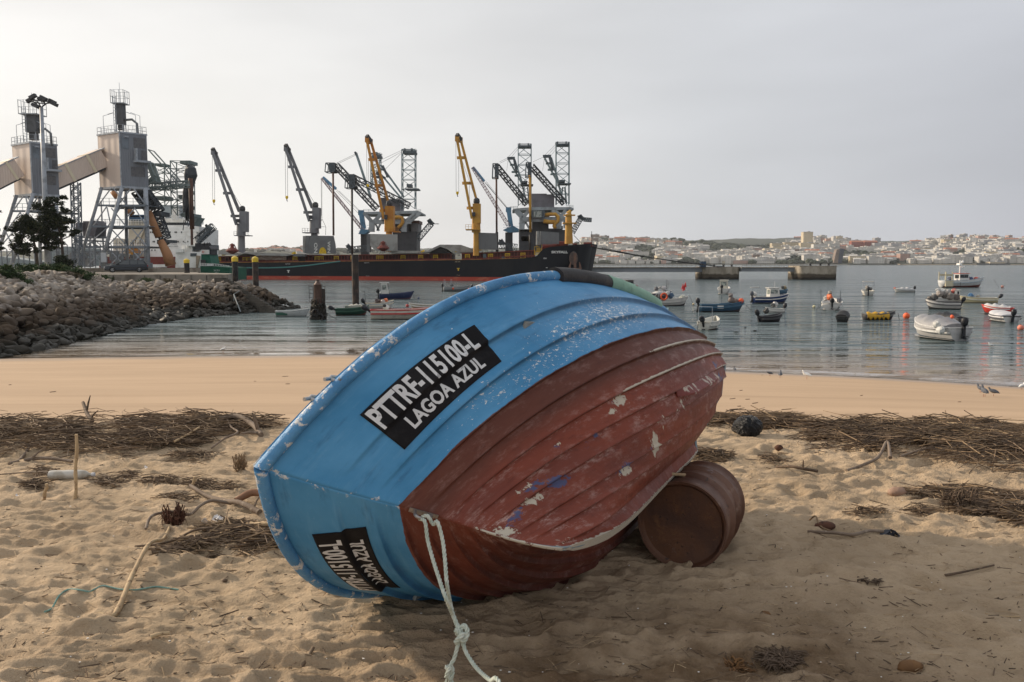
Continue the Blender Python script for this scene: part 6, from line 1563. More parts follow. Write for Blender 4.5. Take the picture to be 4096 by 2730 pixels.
def unloader(label, f, Y, D):
    t = thing('grain_unloader', label, 'unloader', (P(*f(*D['base']), Y).x, Y, 3.2), 0, 'grain unloaders on the berth behind the ship')
    B_ = lambda m, nm, mt: m.build(nm, mt, t, world=True)
    for (x0, x1, y0, y1) in D['towers']:
        m = MB(); tower(m, f, Y, x0, x1, y0 + 20, y1, 6, .20); B_(m, 'lattice_tower', M_ltq)
        m = MB(); rect(m, f, Y - 2.0, x0 + 5, y0 + 28, x1 + 3, y0 + 50, 4.0); rect(m, f, Y - 1.5, x0 + 12, y0, x0 + 28, y0 + 40, 1); rect(m, f, Y - 1.5, x1 - 45, y0, x1 - 28, y0 + 40, 1); bl(m, f, Y - 2, [(x0 - 5, y0 + 8, x1 + 5, y0 + 8), (x0 - 5, y0 + 18, x1 + 5, y0 + 18)], .08, 3); B_(m, 'tower_head', M_slate)
        m = MB(); yy_ = y0 + (y1 - y0) * .66; rect(m, f, Y - 2.5, x0 + 30, yy_, x1 + 30, yy_ + 12, 5); rect(m, f, Y - 2.2, x0 + 40, yy_ - 42, x0 + 120 * (x1 - x0) / 170, yy_ - 12, 3); B_(m, 'winch_platform', M_slate)
    for bm_ in D['booms']: m = MB(); boomtruss(m, f, Y - 6, *bm_); B_(m, 'boom', M_boom)
    for (x0, y0, x1, y1) in D['heads']:
        m = MB(); bl(m, f, Y - 9, [(x0, y0, x1, y0), (x0, y1, x1, y1), (x0, y0, x0 - 8, y1), (x1, y0, x1, y1), (x0, y0, x1, y1)], .22, 3.5); rect(m, f, Y - 8, x0 + (x1 - x0) * .35, y0, x1, y1, 2.5); B_(m, 'boom_head', M_slate)
    for (x0, y0, x1, y1, r, mt) in D['pipes']: m = MB(); m.tube([P(*f(x1, y1), Y - 8), P(*f(x0, y0), Y - 8)], r, 10); o = m.build('suction_pipe', mt, t, world=True, smooth=True)
    m = MB()
    for (lst, w_, dY) in D['masts']: bl(m, f, Y, lst, w_, dY)
    B_(m, 'back_mast', M_ltq)
    m = MB()
    for pl_ in D['panels']: slab(m, f, Y - 1, pl_, 1.0)
    B_(m, 'counterweight', M_slate)
    m = MB(); bl(m, f, Y - 3, D['wires'], .07); B_(m, 'stay_cable', M_wire)
    for (x0, y0, x1, y1) in D['house']: m = MB(); rect(m, f, Y - 4, x0, y0, x1, y1, 9); B_(m, 'machine_house', M_hous)
    m = MB()
    for pl_ in D['deck']: slab(m, f, Y - 7, pl_, 14)
    for (lst, w_) in D['legs']:
        bl(m, f, Y - 7, lst, w_); bl(m, f, Y + 6, lst, w_)
    B_(m, 'portal_frame', M_pale)
    m = MB(); bl(m, f, Y - 7.2, D['rails'], .08); B_(m, 'railing', M_ltq)
    for (x0, y0, x1, y1) in D['cabins']: m = MB(); rect(m, f, Y - 9, x0, y0, x1, y1, 4); o = m.build('control_cabin', M_slate, t, world=True); m = MB(); rect(m, f, Y - 9.2, x0 + (x1 - x0) * .15, y0 + 4, x1 - (x1 - x0) * .25, y1 - 6, .15); m.build('cabin_windows', M_wing, t, world=True)
    for pts, r in D['ducts']: m = MB(); m.tube([P(*f(x, y), Y - 8) for x, y in pts], r, 8); m.build('grain_duct', M_cyel, t, world=True, smooth=True)
    for (x0, y0, x1, y1, mt) in D['blocks']: m = MB(); rect(m, f, Y - 5, x0, y0, x1, y1, 9); B_(m, 'hopper_house', mt)
    for lst in D['gang']:
        m = MB()
        for (x0, y0, x1, y1, w_) in lst: m.lattice(P(*f(x0, y0), Y - 4), P(*f(x1, y1), Y - 4), w_, w_, 7, .12)
        B_(m, 'gangway', M_slate)
    return t
M_hous = surf('dull_lilac_cladding', (.19, .185, .21), (.15, .148, .165), .6, bmp=.2); M_wing = surf('cabin_panes', (.30, .33, .30), (.12, .14, .14), 2, .5, .55, .3)
M_bdark = surf('dark_ribbed_cladding', (.062, .066, .074), (.048, .052, .058), .6); M_brn_p = surf('brown_pipe', (.10, .05, .035), (.06, .035, .03), .5); M_bandk = surf('dark_pipe', (.03, .028, .028)); M_tanb = surf('lit_tan_panel', (.33, .27, .20), (.22, .18, .14), 1)
unloader('right grain unloader with two lattice towers behind the bow of the black ship', c6, YU, dict(base=(1560, 1500),
    towers=[(1245, 1415, 112, 940), (1750, 1920, 88, 930)], booms=[(955, 420, 1360, 925, 75), (1420, 420, 1860, 915, 75)], heads=[(905, 385, 975, 570), (1350, 370, 1418, 555)],
    pipes=[(952, 560, 957, 1300, .28, M_brn_p), (958, 1300, 962, 1560, .42, M_bandk), (1400, 540, 1405, 1300, .36, M_cyel), (1405, 1300, 1402, 1560, .36, M_bandk)],
    masts=[([(1118, 330, 1290, 640), (1200, 330, 1300, 640), (1140, 395, 1215, 395), (1160, 490, 1240, 490), (1200, 540, 1265, 540), (1290, 640, 1360, 900), (1240, 700, 1330, 900)], .32, 2.4), ([(1598, 305, 1780, 640), (1688, 305, 1790, 640), (1620, 375, 1700, 375), (1645, 460, 1722, 460), (1680, 520, 1750, 520), (1780, 640, 1850, 900)], .32, 2.4), ([(1325, 700, 1300, 930), (1370, 700, 1390, 930), (1840, 700, 1815, 900), (1870, 700, 1890, 920)], .3, 2)],
    panels=[[(1095, 295), (1200, 292), (1202, 325), (1100, 330)], [(1175, 330), (1205, 330), (1235, 490), (1205, 490)], [(1572, 268), (1680, 265), (1685, 300), (1580, 305)], [(1650, 305), (1685, 305), (1722, 468), (1690, 468)]],
    wires=[(1240, 160, 1110, 300), (1240, 190, 1150, 300), (1100, 310, 990, 365), (1100, 330, 1000, 380), (1745, 130, 1600, 270), (1745, 160, 1640, 270), (1740, 200, 1680, 280), (1575, 300, 1440, 360), (1110, 330, 1090, 480), (1590, 330, 1570, 480)],
    house=[(1425, 785, 1625, 975), (1625, 795, 1725, 965)], deck=[[(1165, 1008), (1985, 1000), (1985, 980), (1950, 965), (1440, 965), (1180, 985)]],
    legs=[([(1205, 1015, 1300, 1118), (1388, 1008, 1300, 1115), (1700, 1005, 1785, 1110), (1882, 1005, 1800, 1105)], .95), ([(1295, 1112, 1292, 1265), (1790, 1105, 1782, 1255)], 1.5), ([(1300, 1130, 1870, 1128)], 1.3), ([(1262, 1175, 1300, 1255), (1340, 1160, 1290, 1250), (1390, 1250, 1340, 1160), (1245, 1010, 1370, 1130), (1740, 1010, 1870, 1120), (1860, 1120, 1860, 1250)], .55)],
    rails=[(1135, 960, 1240, 955), (1135, 960, 1137, 985), (1180, 957, 1182, 985), (1235, 950, 1237, 985), (1135, 972, 1240, 968), (1880, 940, 1978, 945), (1880, 950, 1978, 958), (1978, 942, 1978, 975), (1930, 940, 1930, 970)],
    cabins=[(1425, 1008, 1598, 1108)], ducts=[([(1590, 1072), (1660, 1062), (1740, 1060), (1775, 1090), (1775, 1150), (1730, 1185), (1722, 1215), (1740, 1250)], .5), ([(1580, 1150), (1660, 1165), (1740, 1165)], .6)],
    blocks=[(1255, 1262, 1432, 1560, M_bdark), (1432, 1250, 1792, 1560, M_bdark), (1792, 1268, 1885, 1450, M_bdark), (1430, 1150, 1650, 1250, M_bdark), (1600, 1088, 1662, 1140, M_cyel), (1285, 1355, 1392, 1420, M_tanb), (1255, 1258, 1432, 1290, M_pale), (1800, 1215, 1840, 1262, M_bdark)],
    gang=[[(1962, 1312, 2075, 1120, 1.3), (2075, 1120, 2062, 1075, 1.0), (2062, 1078, 2118, 1135, .8), (2118, 1130, 2220, 1138, 1.0)], [(992, 1480, 1230, 1500, 1.6), (1010, 1400, 1060, 1465, .8), (1010, 1400, 1000, 1470, .8)]]))
m0 = lambda x: (x - 1736.6)        # c3 x -> c4 x
unloader('left grain unloader with dark booms behind the rusty orange crane', c4, YU + 4, dict(base=(60, 1150),
    towers=[(265, 390, 178, 765), (-32, 50, 215, 560)], booms=[(-375, 345, 15, 760, 60), (-215, 460, 330, 735, 60)], heads=[(-475, 320, -390, 405), (-282, 432, -200, 560)],
    pipes=[(-405, 400, -400, 1020, .28, M_brn_p), (-222, 560, -220, 1210, .30, M_bandk)],
    masts=[([(-190, 215, -100, 490), (-100, 490, -50, 640), (55, 340, 270, 640), (30, 400, 250, 660), (60, 380, 90, 380), (110, 450, 130, 440)], .4, 2.0)],
    panels=[[(-203, 215), (-188, 208), (-178, 240), (-192, 245)], [(60, 350), (80, 340), (125, 440), (110, 450)]],
    wires=[(-190, 235, -380, 325), (-185, 245, -360, 330), (255, 200, 60, 290), (255, 215, 60, 320), (250, 230, 80, 400), (-100, 470, -210, 440), (-90, 520, -150, 620)],
    house=[(52, 655, 110, 785), (110, 670, 240, 785)], deck=[[(-120, 815), (440, 808), (440, 792), (410, 780), (-110, 792)]],
    legs=[([(-95, 815, -30, 885), (60, 815, -5, 880), (210, 812, 290, 880), (385, 812, 300, 880), (340, 880, 440, 800)], .95), ([(-30, 880, -30, 985), (285, 875, 282, 985)], 1.4), ([(-35, 890, 350, 888)], 1.2), ([(-60, 965, -10, 890), (20, 975, 60, 890), (0, 900, 40, 975), (250, 970, 330, 890)], .5)],
    rails=[(-110, 768, -20, 768), (-110, 778, -20, 778), (-110, 768, -110, 790), (-60, 768, -60, 790), (390, 765, 440, 768), (390, 778, 440, 780), (440, 768, 440, 792)],
    cabins=[(60, 810, 115, 875)], ducts=[([(160, 845), (230, 842), (262, 850), (268, 890), (250, 920), (225, 945)], .5)],
    blocks=[(170, 980, 402, 1165, M_bdark), (150, 880, 330, 975, M_bdark), (350, 900, 415, 985, M_cov2), (350, 875, 425, 905, M_brn_p), (150, 860, 240, 890, M_cyel)],
    gang=[[(412, 1060, 545, 905, 1.4), (545, 905, 518, 868, 1.0), (518, 870, 562, 912, .8), (562, 908, 616, 908, .9)], [(-270, 1165, -85, 1140, 1.6), (-270, 1110, -230, 1150, .8)]]))
# blue lattice jib cranes behind
M_blu = surf('faded_blue_paint', (.12, .27, .42), (.10, .20, .30), 1.0); M_pink = surf('faded_pink_lattice', (.36, .27, .29), (.24, .17, .18), 1.0)
def jibcrane(label, f, Y, tip, base, w_, blue, wires, mast, platp, hook=None):
    s2 = 3.3357 if f is c6 else 2.412; t = thing('harbour_crane', label, 'crane', (P(*f(*base), Y).x, Y, 3.2), 0, 'blue harbour cranes with pink lattice jibs')
    m = MB(); m.lattice(P(*f(*base), Y), P(*f(*tip), Y), w_ / s2 * Y / F, 1.5, 22, .10, wdir=(1, 0, .7), taper=.7); m.build('lattice_jib', M_pink, t, world=True)
    m = MB(); bl(m, f, Y, [blue], .9, 0, .8); m.build('jib_head', M_blu, t, world=True)
    m = MB(); bl(m, f, Y, [mast], 1.3); slab(m, f, Y - 2, platp, 4); p = P(*f(*mast[:2]), Y); m.box(tuple(p), (1.6, 1.2, 1.4)); m.build('slewing_deck', M_blu, t, world=True)
    m = MB(); bl(m, f, Y - .5, wires, .08); m.build('cable', M_wire, t, world=True)
    m = MB(); x, y = platp[1]; p = P(*f(x, y), Y); m.beam((p.x, Y, 3.2), (p.x, Y, p.z), 2.2); m.build('pedestal', M_bdark, t, world=True)
    m = MB(); a, b = platp[0], platp[2]
    for h in (.8, 1.5): m.beam(P(*f(*a), Y - 2) + Vector((0, 0, h)), P(*f(*b), Y - 2) + Vector((0, 0, h)), .06)
    m.build('railing', M_blu, t, world=True)
    if hook: m = MB(); bl(m, f, Y, hook, .10); m.build('spreader', M_wire, t, world=True)
jibcrane('blue crane with a faded pink lattice jib left of the orange ship crane', c3, 246, (1225, 470), (1622, 965), 26, (1235, 460, 1360, 570), [(1360, 572, 1598, 800), (1362, 590, 1600, 830), (1390, 590, 1600, 790), (1217, 480, 1220, 830), (1224, 480, 1225, 830)], (1603, 800, 1628, 955), [(1575, 1005), (1640, 1008), (1690, 965), (1600, 955)], [(1224, 830, 1225, 855), (1225, 860, 1198, 935), (1225, 860, 1262, 935), (1196, 935, 1262, 937), (1196, 937, 1194, 1015), (1262, 937, 1260, 1015)])
jibcrane('blue crane with a faded pink lattice jib between the ochre crane and the right unloader', c6, 246, (632, 440), (1128, 1235), 46, (640, 435, 790, 622), [(790, 622, 1105, 990), (800, 640, 1115, 1010), (830, 660, 1090, 980), (815, 622, 1100, 975)], (1115, 1000, 1148, 1222), [(1040, 1270), (1120, 1305), (1258, 1295), (1262, 1262), (1180, 1215), (1110, 1235)])

# ------------------------------------------------------------------ white ship, tug and loading arms at the left
M_ws = surf('white_ship_paint', (.80, .80, .78), (.68, .67, .64), .5); M_cream = surf('cream_ship_paint', (.50, .46, .38), (.42, .38, .31), .6); M_navy = surf('navy_funnel', (.03, .07, .13)); M_port = surf('dark_window', (.03, .035, .04), rough=.2)
YW = 165
ws = thing('cargo_ship', 'white superstructure of a cargo ship behind the right grain tower', 'ship', (P(*c2(1950, 900), YW).x, YW, 0))
B_ = lambda m, nm, mt, par=ws: m.build(nm, mt, par, world=True)
m = MB(); rect(m, c2, YW, 1690, 600, 2205, 1010, 14); rect(m, c2, YW + .5, 1700, 575, 2120, 602, 12); rect(m, c2, YW - .6, 2100, 592, 2275, 650, 6); slab(m, c2, YW - .5, [(2105, 650), (2250, 650), (2205, 700), (2150, 700)], 5); B_(m, 'superstructure', M_ws)
m = MB(); rect(m, c2, YW + 1, 1830, 500, 2130, 545, 9); rect(m, c2, YW + 1, 1820, 578, 2160, 592, 9); B_(m, 'wheelhouse', M_ws)
for i in range(9): m = MB(); rect(m, c2, YW + .85, 1848 + i * 31, 548, 1875 + i * 31, 577, .3); B_(m, 'bridge_window', M_port)
m = MB(); rect(m, c2, YW + 1, 1846, 544, 2128, 580, 8); B_(m, 'bridge_band', M_slate)
for y, xs in ((655, (1715, 1735, 1748, 1938, 1995, 2010, 2068, 2150)), (762, (1745, 1760, 1800, 1935, 1958, 1972, 2015, 2030, 2090, 2140)), (860, (1730, 1765, 1835, 1900))):
    for x in xs: m = MB(); rect(m, c2, YW - .12, x - 4, y - 9, x + 5, y + 9, .1); B_(m, 'porthole', M_port)
ftxt('NO SMOKING', c2, YW - .15, 1915, 797, 2015, 784, M_slate, ws); ftxt('SAFETY FIRST', c2, YW - .15, 1915, 823, 2032, 810, M_slate, ws)
m = MB(); rect(m, c2, YW + 2, 1470, 470, 1655, 520, 6); rect(m, c2, YW + 2, 1480, 455, 1650, 484, 6); B_(m, 'funnel', M_navy)
m = MB(); rect(m, c2, YW + 3, 1465, 520, 1690, 1010, 8); slab(m, c2, YW + 2, [(1290, 720), (1400, 730), (1560, 820), (1690, 830), (1690, 1010), (1290, 1010)], 8); slab(m, c2, YW + 1, [(1540, 800), (1560, 800), (1650, 610), (1630, 605)], 1); slab(m, c2, YW + 1, [(1440, 900), (1460, 900), (1550, 700), (1535, 700)], 1); B_(m, 'deck_house', M_cream)
m = MB()
for y in (740, 800, 860, 905): bl(m, c2, YW, [(1290, y, 1690, y)], .10)
for x in range(1300, 1690, 26): bl(m, c2, YW, [(x, 735, x, 905)], .07)
bl(m, c2, YW, [(1180, 530, 1690, 530), (1180, 510, 1690, 512)], .07)
for x in range(1190, 1690, 30): bl(m, c2, YW, [(x, 505, x, 570)], .05)
B_(m, 'deck_railing', M_ws)
m = MB(); rect(m, c2, YW + 8, 1840, 345, 2060, 500, 6); B_(m, 'grey_locker', M_pale)
m = MB()
for x, y0, y1 in ((1995, 360, 520), (2010, 360, 520), (1880, 440, 520), (2090, 470, 520), (1960, 430, 510)): bl(m, c2, YW, [(x, y0, x, y1)], .14)
bl(m, c2, YW, [(1780, 500, 2130, 495), (1780, 480, 2130, 478)], .08); m.lattice(P(*c2(2002, 520), YW), P(*c2(2002, 365), YW), .9, .9, 8, .08); B_(m, 'radar_mast', M_ws)
m = MB(); rect(m, c2, YW - 2, 1130, 935, 2000, 1062, 3); B_(m, 'rusty_hull', M_deckr)
m = MB(); rect(m, c2, YW - 2.2, 1705, 1022, 1900, 1055, .2); B_(m, 'white_rail_panel', M_ws)
for x, y, r in ((1530, 880, .8), (1560, 880, .7), (1480, 870, .5)): m = MB(); m.tube([P(*c2(x, y), YW - 2.5), P(*c2(x, y), YW - 1)], r, 12); B_(m, 'lifeboat', M_corg)
# tug/service vessel: white cabin, black stack
YG = 150
tg = thing('service_vessel', 'small white and green service vessel moored beyond the parapet', 'ship', (P(*c2(2150, 1000), YG).x, YG, 0))
B2 = lambda m, nm, mt: m.build(nm, mt, tg, world=True)
m = MB(); rect(m, c2, YG, 2000, 880, 2290, 1060, 6); rect(m, c2, YG + .5, 2070, 805, 2190, 882, 4); rect(m, c2, YG - .4, 1995, 845, 2085, 885, 5); rect(m, c2, YG, 2130, 800, 2300, 815, 5); B2(m, 'wheelhouse', M_ws)
m = MB(); rect(m, c2, YG + 1, 2200, 800, 2420, 860, 3.5); rect(m, c2, YG + 1, 2100, 815, 2125, 855, .1); rect(m, c2, YG - .1, 2170, 895, 2240, 930, .1); B2(m, 'window_band', M_slate)
m = MB(); slab(m, c2, YG - .3, [(2232, 1060), (2250, 1060), (2280, 925), (2235, 920)], .3); B2(m, 'tan_panel', M_tanb)
m = MB(); bl(m, c2, YG, [(2178, 30, 2190, 800)], .35); m.build('orange_mast', M_brn_p, tg, world=True)
m = MB(); bl(m, c2, YG, [(2110, 700, 2112, 850), (2090, 770, 2130, 770), (2065, 775, 2200, 775)], .12); B2(m, 'signal_mast', M_ws)
gs = [(110, 600), (380, 608), (720, 632), (725, 900), (110, 900)]
m = MB(); slab(m, c7, 140, gs, 9); m.build('green_hull', surf('green_ship_paint', (.010, .095, .055), (.008, .07, .045), .5), tg, world=True)
m = MB(); slab(m, c7, 141, [(130, 355), (300, 355), (345, 560), (130, 560)], 4); m.build('green_funnel', surf('green_funnel_paint', (.012, .11, .075)), tg, world=True)
m = MB(); rect(m, c7, 140.8, 130, 262, 285, 352, 4.4); B2(m, 'funnel_band', M_ws)
ftxt('D', c7, 140.7, 150, 325, 195, 285, surf('red_emblem', (.55, .08, .04)), tg, 0, .03)
ftxt('SACOR II', c7, 139.85, 392, 712, 518, 675, M_wtx, tg); ftxt('LISBOA', c7, 139.85, 415, 745, 492, 728, M_wtx, tg)
m = MB(); slab(m, c7, 141, [(0, 255), (335, 262), (330, 235), (280, 185), (160, 175), (160, 130), (0, 125)], 4); rect(m, c7, 141.2, 288, 262, 332, 365, 3)
for x in (195, 255, 298): m.tube([P(*c7(x - 15, 190), 142), P(*c7(x, 150), 142), P(*c7(x + 22, 132), 142)], .28, 8)
rect(m, c7, 140.5, 118, 470, 200, 590, 1); m.build('stack_top', M_black2, tg, world=True)
m = MB(); bl(m, c7, 139.9, [(115, 545, 380, 548), (380, 552, 720, 600), (115, 575, 380, 578)], .07)
for x in range(118, 700, 34): bl(m, c7, 139.9, [(x, 545 + max(0, x - 380) * .14, x, 602)], .07)
m.build('deck_railing', M_ws, tg, world=True)
m = MB(); bl(m, c3, 152, [(25, 1085, 165, 940)], .45, 0, .5); m.lattice(P(*c3(10, 1080), 153), P(*c3(180, 930), 153), 1.2, .9, 8, .08); bl(m, c3, 152, [(105, 915, 120, 990), (105, 915, 150, 960), (0, 850, 30, 850), (0, 900, 30, 850)], .3); tag(m.build('loading_arm', M_slate), 'dark lattice loading arm rising behind the green funnel', 'loading arm')
m = MB(); slab(m, c3, 152, [(0, 935), (40, 935), (42, 985), (0, 985)], 3); rect(m, c3, 153, -20, 1000, 22, 1120, 3); tag(m.build('white_gantry_box', M_ws), 'white box left of the dark loading arm', 'box')
# unloading arms from the right grain tower
YA = 126
t = thing('ship_loader', 'green grey loading bridge with hanging black chute right of the grain tower', 'ship loader', (P(*c1(1900, 1500), YA).x, YA, DZ))
B3 = lambda m, nm, mt: m.build(nm, mt, t, world=True)
M_ggr = surf('green_grey_steel', (.15, .19, .19), (.21, .25, .25), .8)
m = MB(); m.lattice(P(*c1(1680, 1140), YA), P(*c1(2150, 1105), YA), 1.0, .9, 12, .08, wdir=(0, 0, 1)); bl(m, c1, YA, [(1680, 1150, 2150, 1115)], .9, 0, .3); B3(m, 'loading_bridge', M_ggr)
m = MB(); bl(m, c1, YA - .9, [(1870, 1060, 2040, 1040), (1870, 1080, 2040, 1060)], .06)
for x in range(1870, 2045, 28): bl(m, c1, YA - .9, [(x, 1058 - (x - 1870) * .1, x, 1115 - (x - 1870) * .08)], .06)
B3(m, 'bridge_railing', M_galp)
m = MB(); bl(m, c1, YA, [(1690, 860, 1770, 1080)], .5, 1.5); bl(m, c1, YA, [(1690, 710, 2010, 1065)], .16, 2); bl(m, c1, YA, [(1770, 1000, 1690, 1080), (1700, 1080, 1850, 1100)], .4); B3(m, 'bridge_stay', M_ggr)
m = MB(); tower(m, c1, YA + 6, 1765, 1850, 860, 1345, 5, .15) if False else m.lattice(P(*c1(1808, 1360), YA + 6), P(*c1(1800, 880), YA + 6), 3.0, 2.4, 5, .09); rect(m, c1, YA + 5, 1742, 868, 1848, 888, 3); rect(m, c1, YA + 5, 1770, 1240, 1890, 1282, 3); B3(m, 'lattice_tower', M_ggr)
m = MB(); m.lattice(P(*c1(2090, 1460), YA + 6), P(*c1(2080, 850), YA + 6), 2.8, 2.4, 7, .09); rect(m, c1, YA + 5, 2050, 835, 2172, 872, 3); rect(m, c1, YA + 5, 2030, 1225, 2110, 1270, 3); rect(m, c1, YA + 5, 2060, 1440, 2190, 1475, 4); slab(m, c1, YA + 5, [(2110, 1480), (2260, 1485), (2200, 1570), (2190, 1500), (2120, 1500)], 3); B3(m, 'lattice_tower', M_ggr)
m = MB(); rr2 = random.Random(3); pts = [(2150, 890), (2170, 930), (2175, 1000), (2160, 1100), (2140, 1200), (2135, 1300), (2128, 1430)]
m.tube([P(*c1(x, y), YA + 3) for x, y in pts], [.4, .85, 1.0, .7, .75, .7, .55], 9)
for k in range(70):
    x, y = pts[rr2.randrange(len(pts))]; p = P(*c1(x + rr2.uniform(-30, 36), y + rr2.uniform(-20, 100)), YA + 2.5); m.beam(p, p + Vector((rr2.uniform(-.3, .3), 0, -rr2.uniform(.5, 1.8))), .10)
B3(m, 'hanging_chute', M_boom)
m = MB(); m.tube([P(*c1(2172, 1040), YA + 2), P(*c1(2192, 1620), YA + 2)], .36, 8); m.build('suction_pipe', M_brn_p, t, world=True, smooth=True)
m = MB(); bl(m, c2, YA - 3, [(1560, 150, 1660, 330), (1620, 160, 1720, 320)], .7, 1.8); m.lattice(P(*c2(1590, 170), YA - 3), P(*c2(1790, 440), YA - 3), 2.0, 1.4, 8, .16); bl(m, c2, YA - 3, [(1660, 200, 1720, 260), (1690, 420, 1780, 640)], .7); m.lattice(P(*c2(1790, 470), YA - 3), P(*c2(1885, 730), YA - 3), 1.2, 1.2, 7, .12); rect(m, c2, YA - 4, 1745, 420, 1840, 470, 3); rect(m, c2, YA - 4, 1790, 742, 1925, 775, 3); slab(m, c2, YA - 4, [(1785, 780), (1850, 745), (1870, 760), (1810, 800)], 3); B3(m, 'inclined_conveyor', M_boom)
m = MB(); m.tube([P(*c2(1690, 420), YA - 5), P(*c2(1812, 710), YA - 5)], .52, 12); m.build('orange_chute', M_orp, t, world=True, smooth=True)
m = MB(); m.tube([P(*c2(1830, 750), YA - 5), P(*c2(1900, 890), YA - 5), P(*c2(1948, 1030), YA - 5)], [.5, .68, .78], 12); m.tube([P(*c2(1290, 190), YA + 3), P(*c2(1340, 260), YA + 3)], .5, 8); m.tube([P(*c2(1455, 390), YA + 3), P(*c2(1510, 450), YA + 3)], .5, 8); m.build('orange_chute', M_orp, t, world=True, smooth=True)
# mechanical clutter and a clad box on stilts between the towers
t = thing('conveyor_house', 'clad box on stilts standing between the two grain towers', 'conveyor house', (P(*c2(990, 800), 122).x, 122, DZ))
m = MB(); rect(m, c2, 122, 862, 545, 945, 640, 4); rect(m, c2, 122.5, 945, 528, 1060, 720, 4); slab(m, c2, 121, [(1040, 560), (1070, 520), (1110, 580), (1080, 700), (1040, 690)], 3); m.build('clad_box', M_hous, t, world=True)
m = MB(); bl(m, c2, 122, [(870, 640, 875, 1040), (920, 715, 922, 1040), (1080, 700, 1085, 900), (870, 750, 1080, 752), (870, 750, 990, 830), (880, 700, 1060, 712)], .22, 4); m.build('stilts', M_galp, t, world=True)
m = MB()
for i in range(26):
    x = 740 + RND.uniform(0, 900); y = 860 + RND.uniform(0, 170); w_ = RND.uniform(20, 90); h = RND.uniform(20, 110); rect(m, c2, 128 + RND.uniform(0, 6), x, y, x + w_, min(1065, y + h), 1.2)
tag(m.build('port_plant', surf('grey_plant', (.20, .21, .22), (.12, .13, .135), 1.5)), 'low grey port machinery glimpsed through the wire fence', 'machinery', kind='stuff')
m = MB(); slab(m, c2, 140, [(-60, 1020), (0, 930), (70, 940), (420, 990), (420, 1040), (-60, 1040)], 4); slab(m, c2, 142, [(560, 850), (730, 815), (960, 840), (960, 1040), (560, 1040)], 6); tag(m.build('warehouse', surf('pale_shed_roof', (.26, .30, .31), (.2, .23, .24), .5)), 'low grey shed roofs behind the fence at left', 'shed')
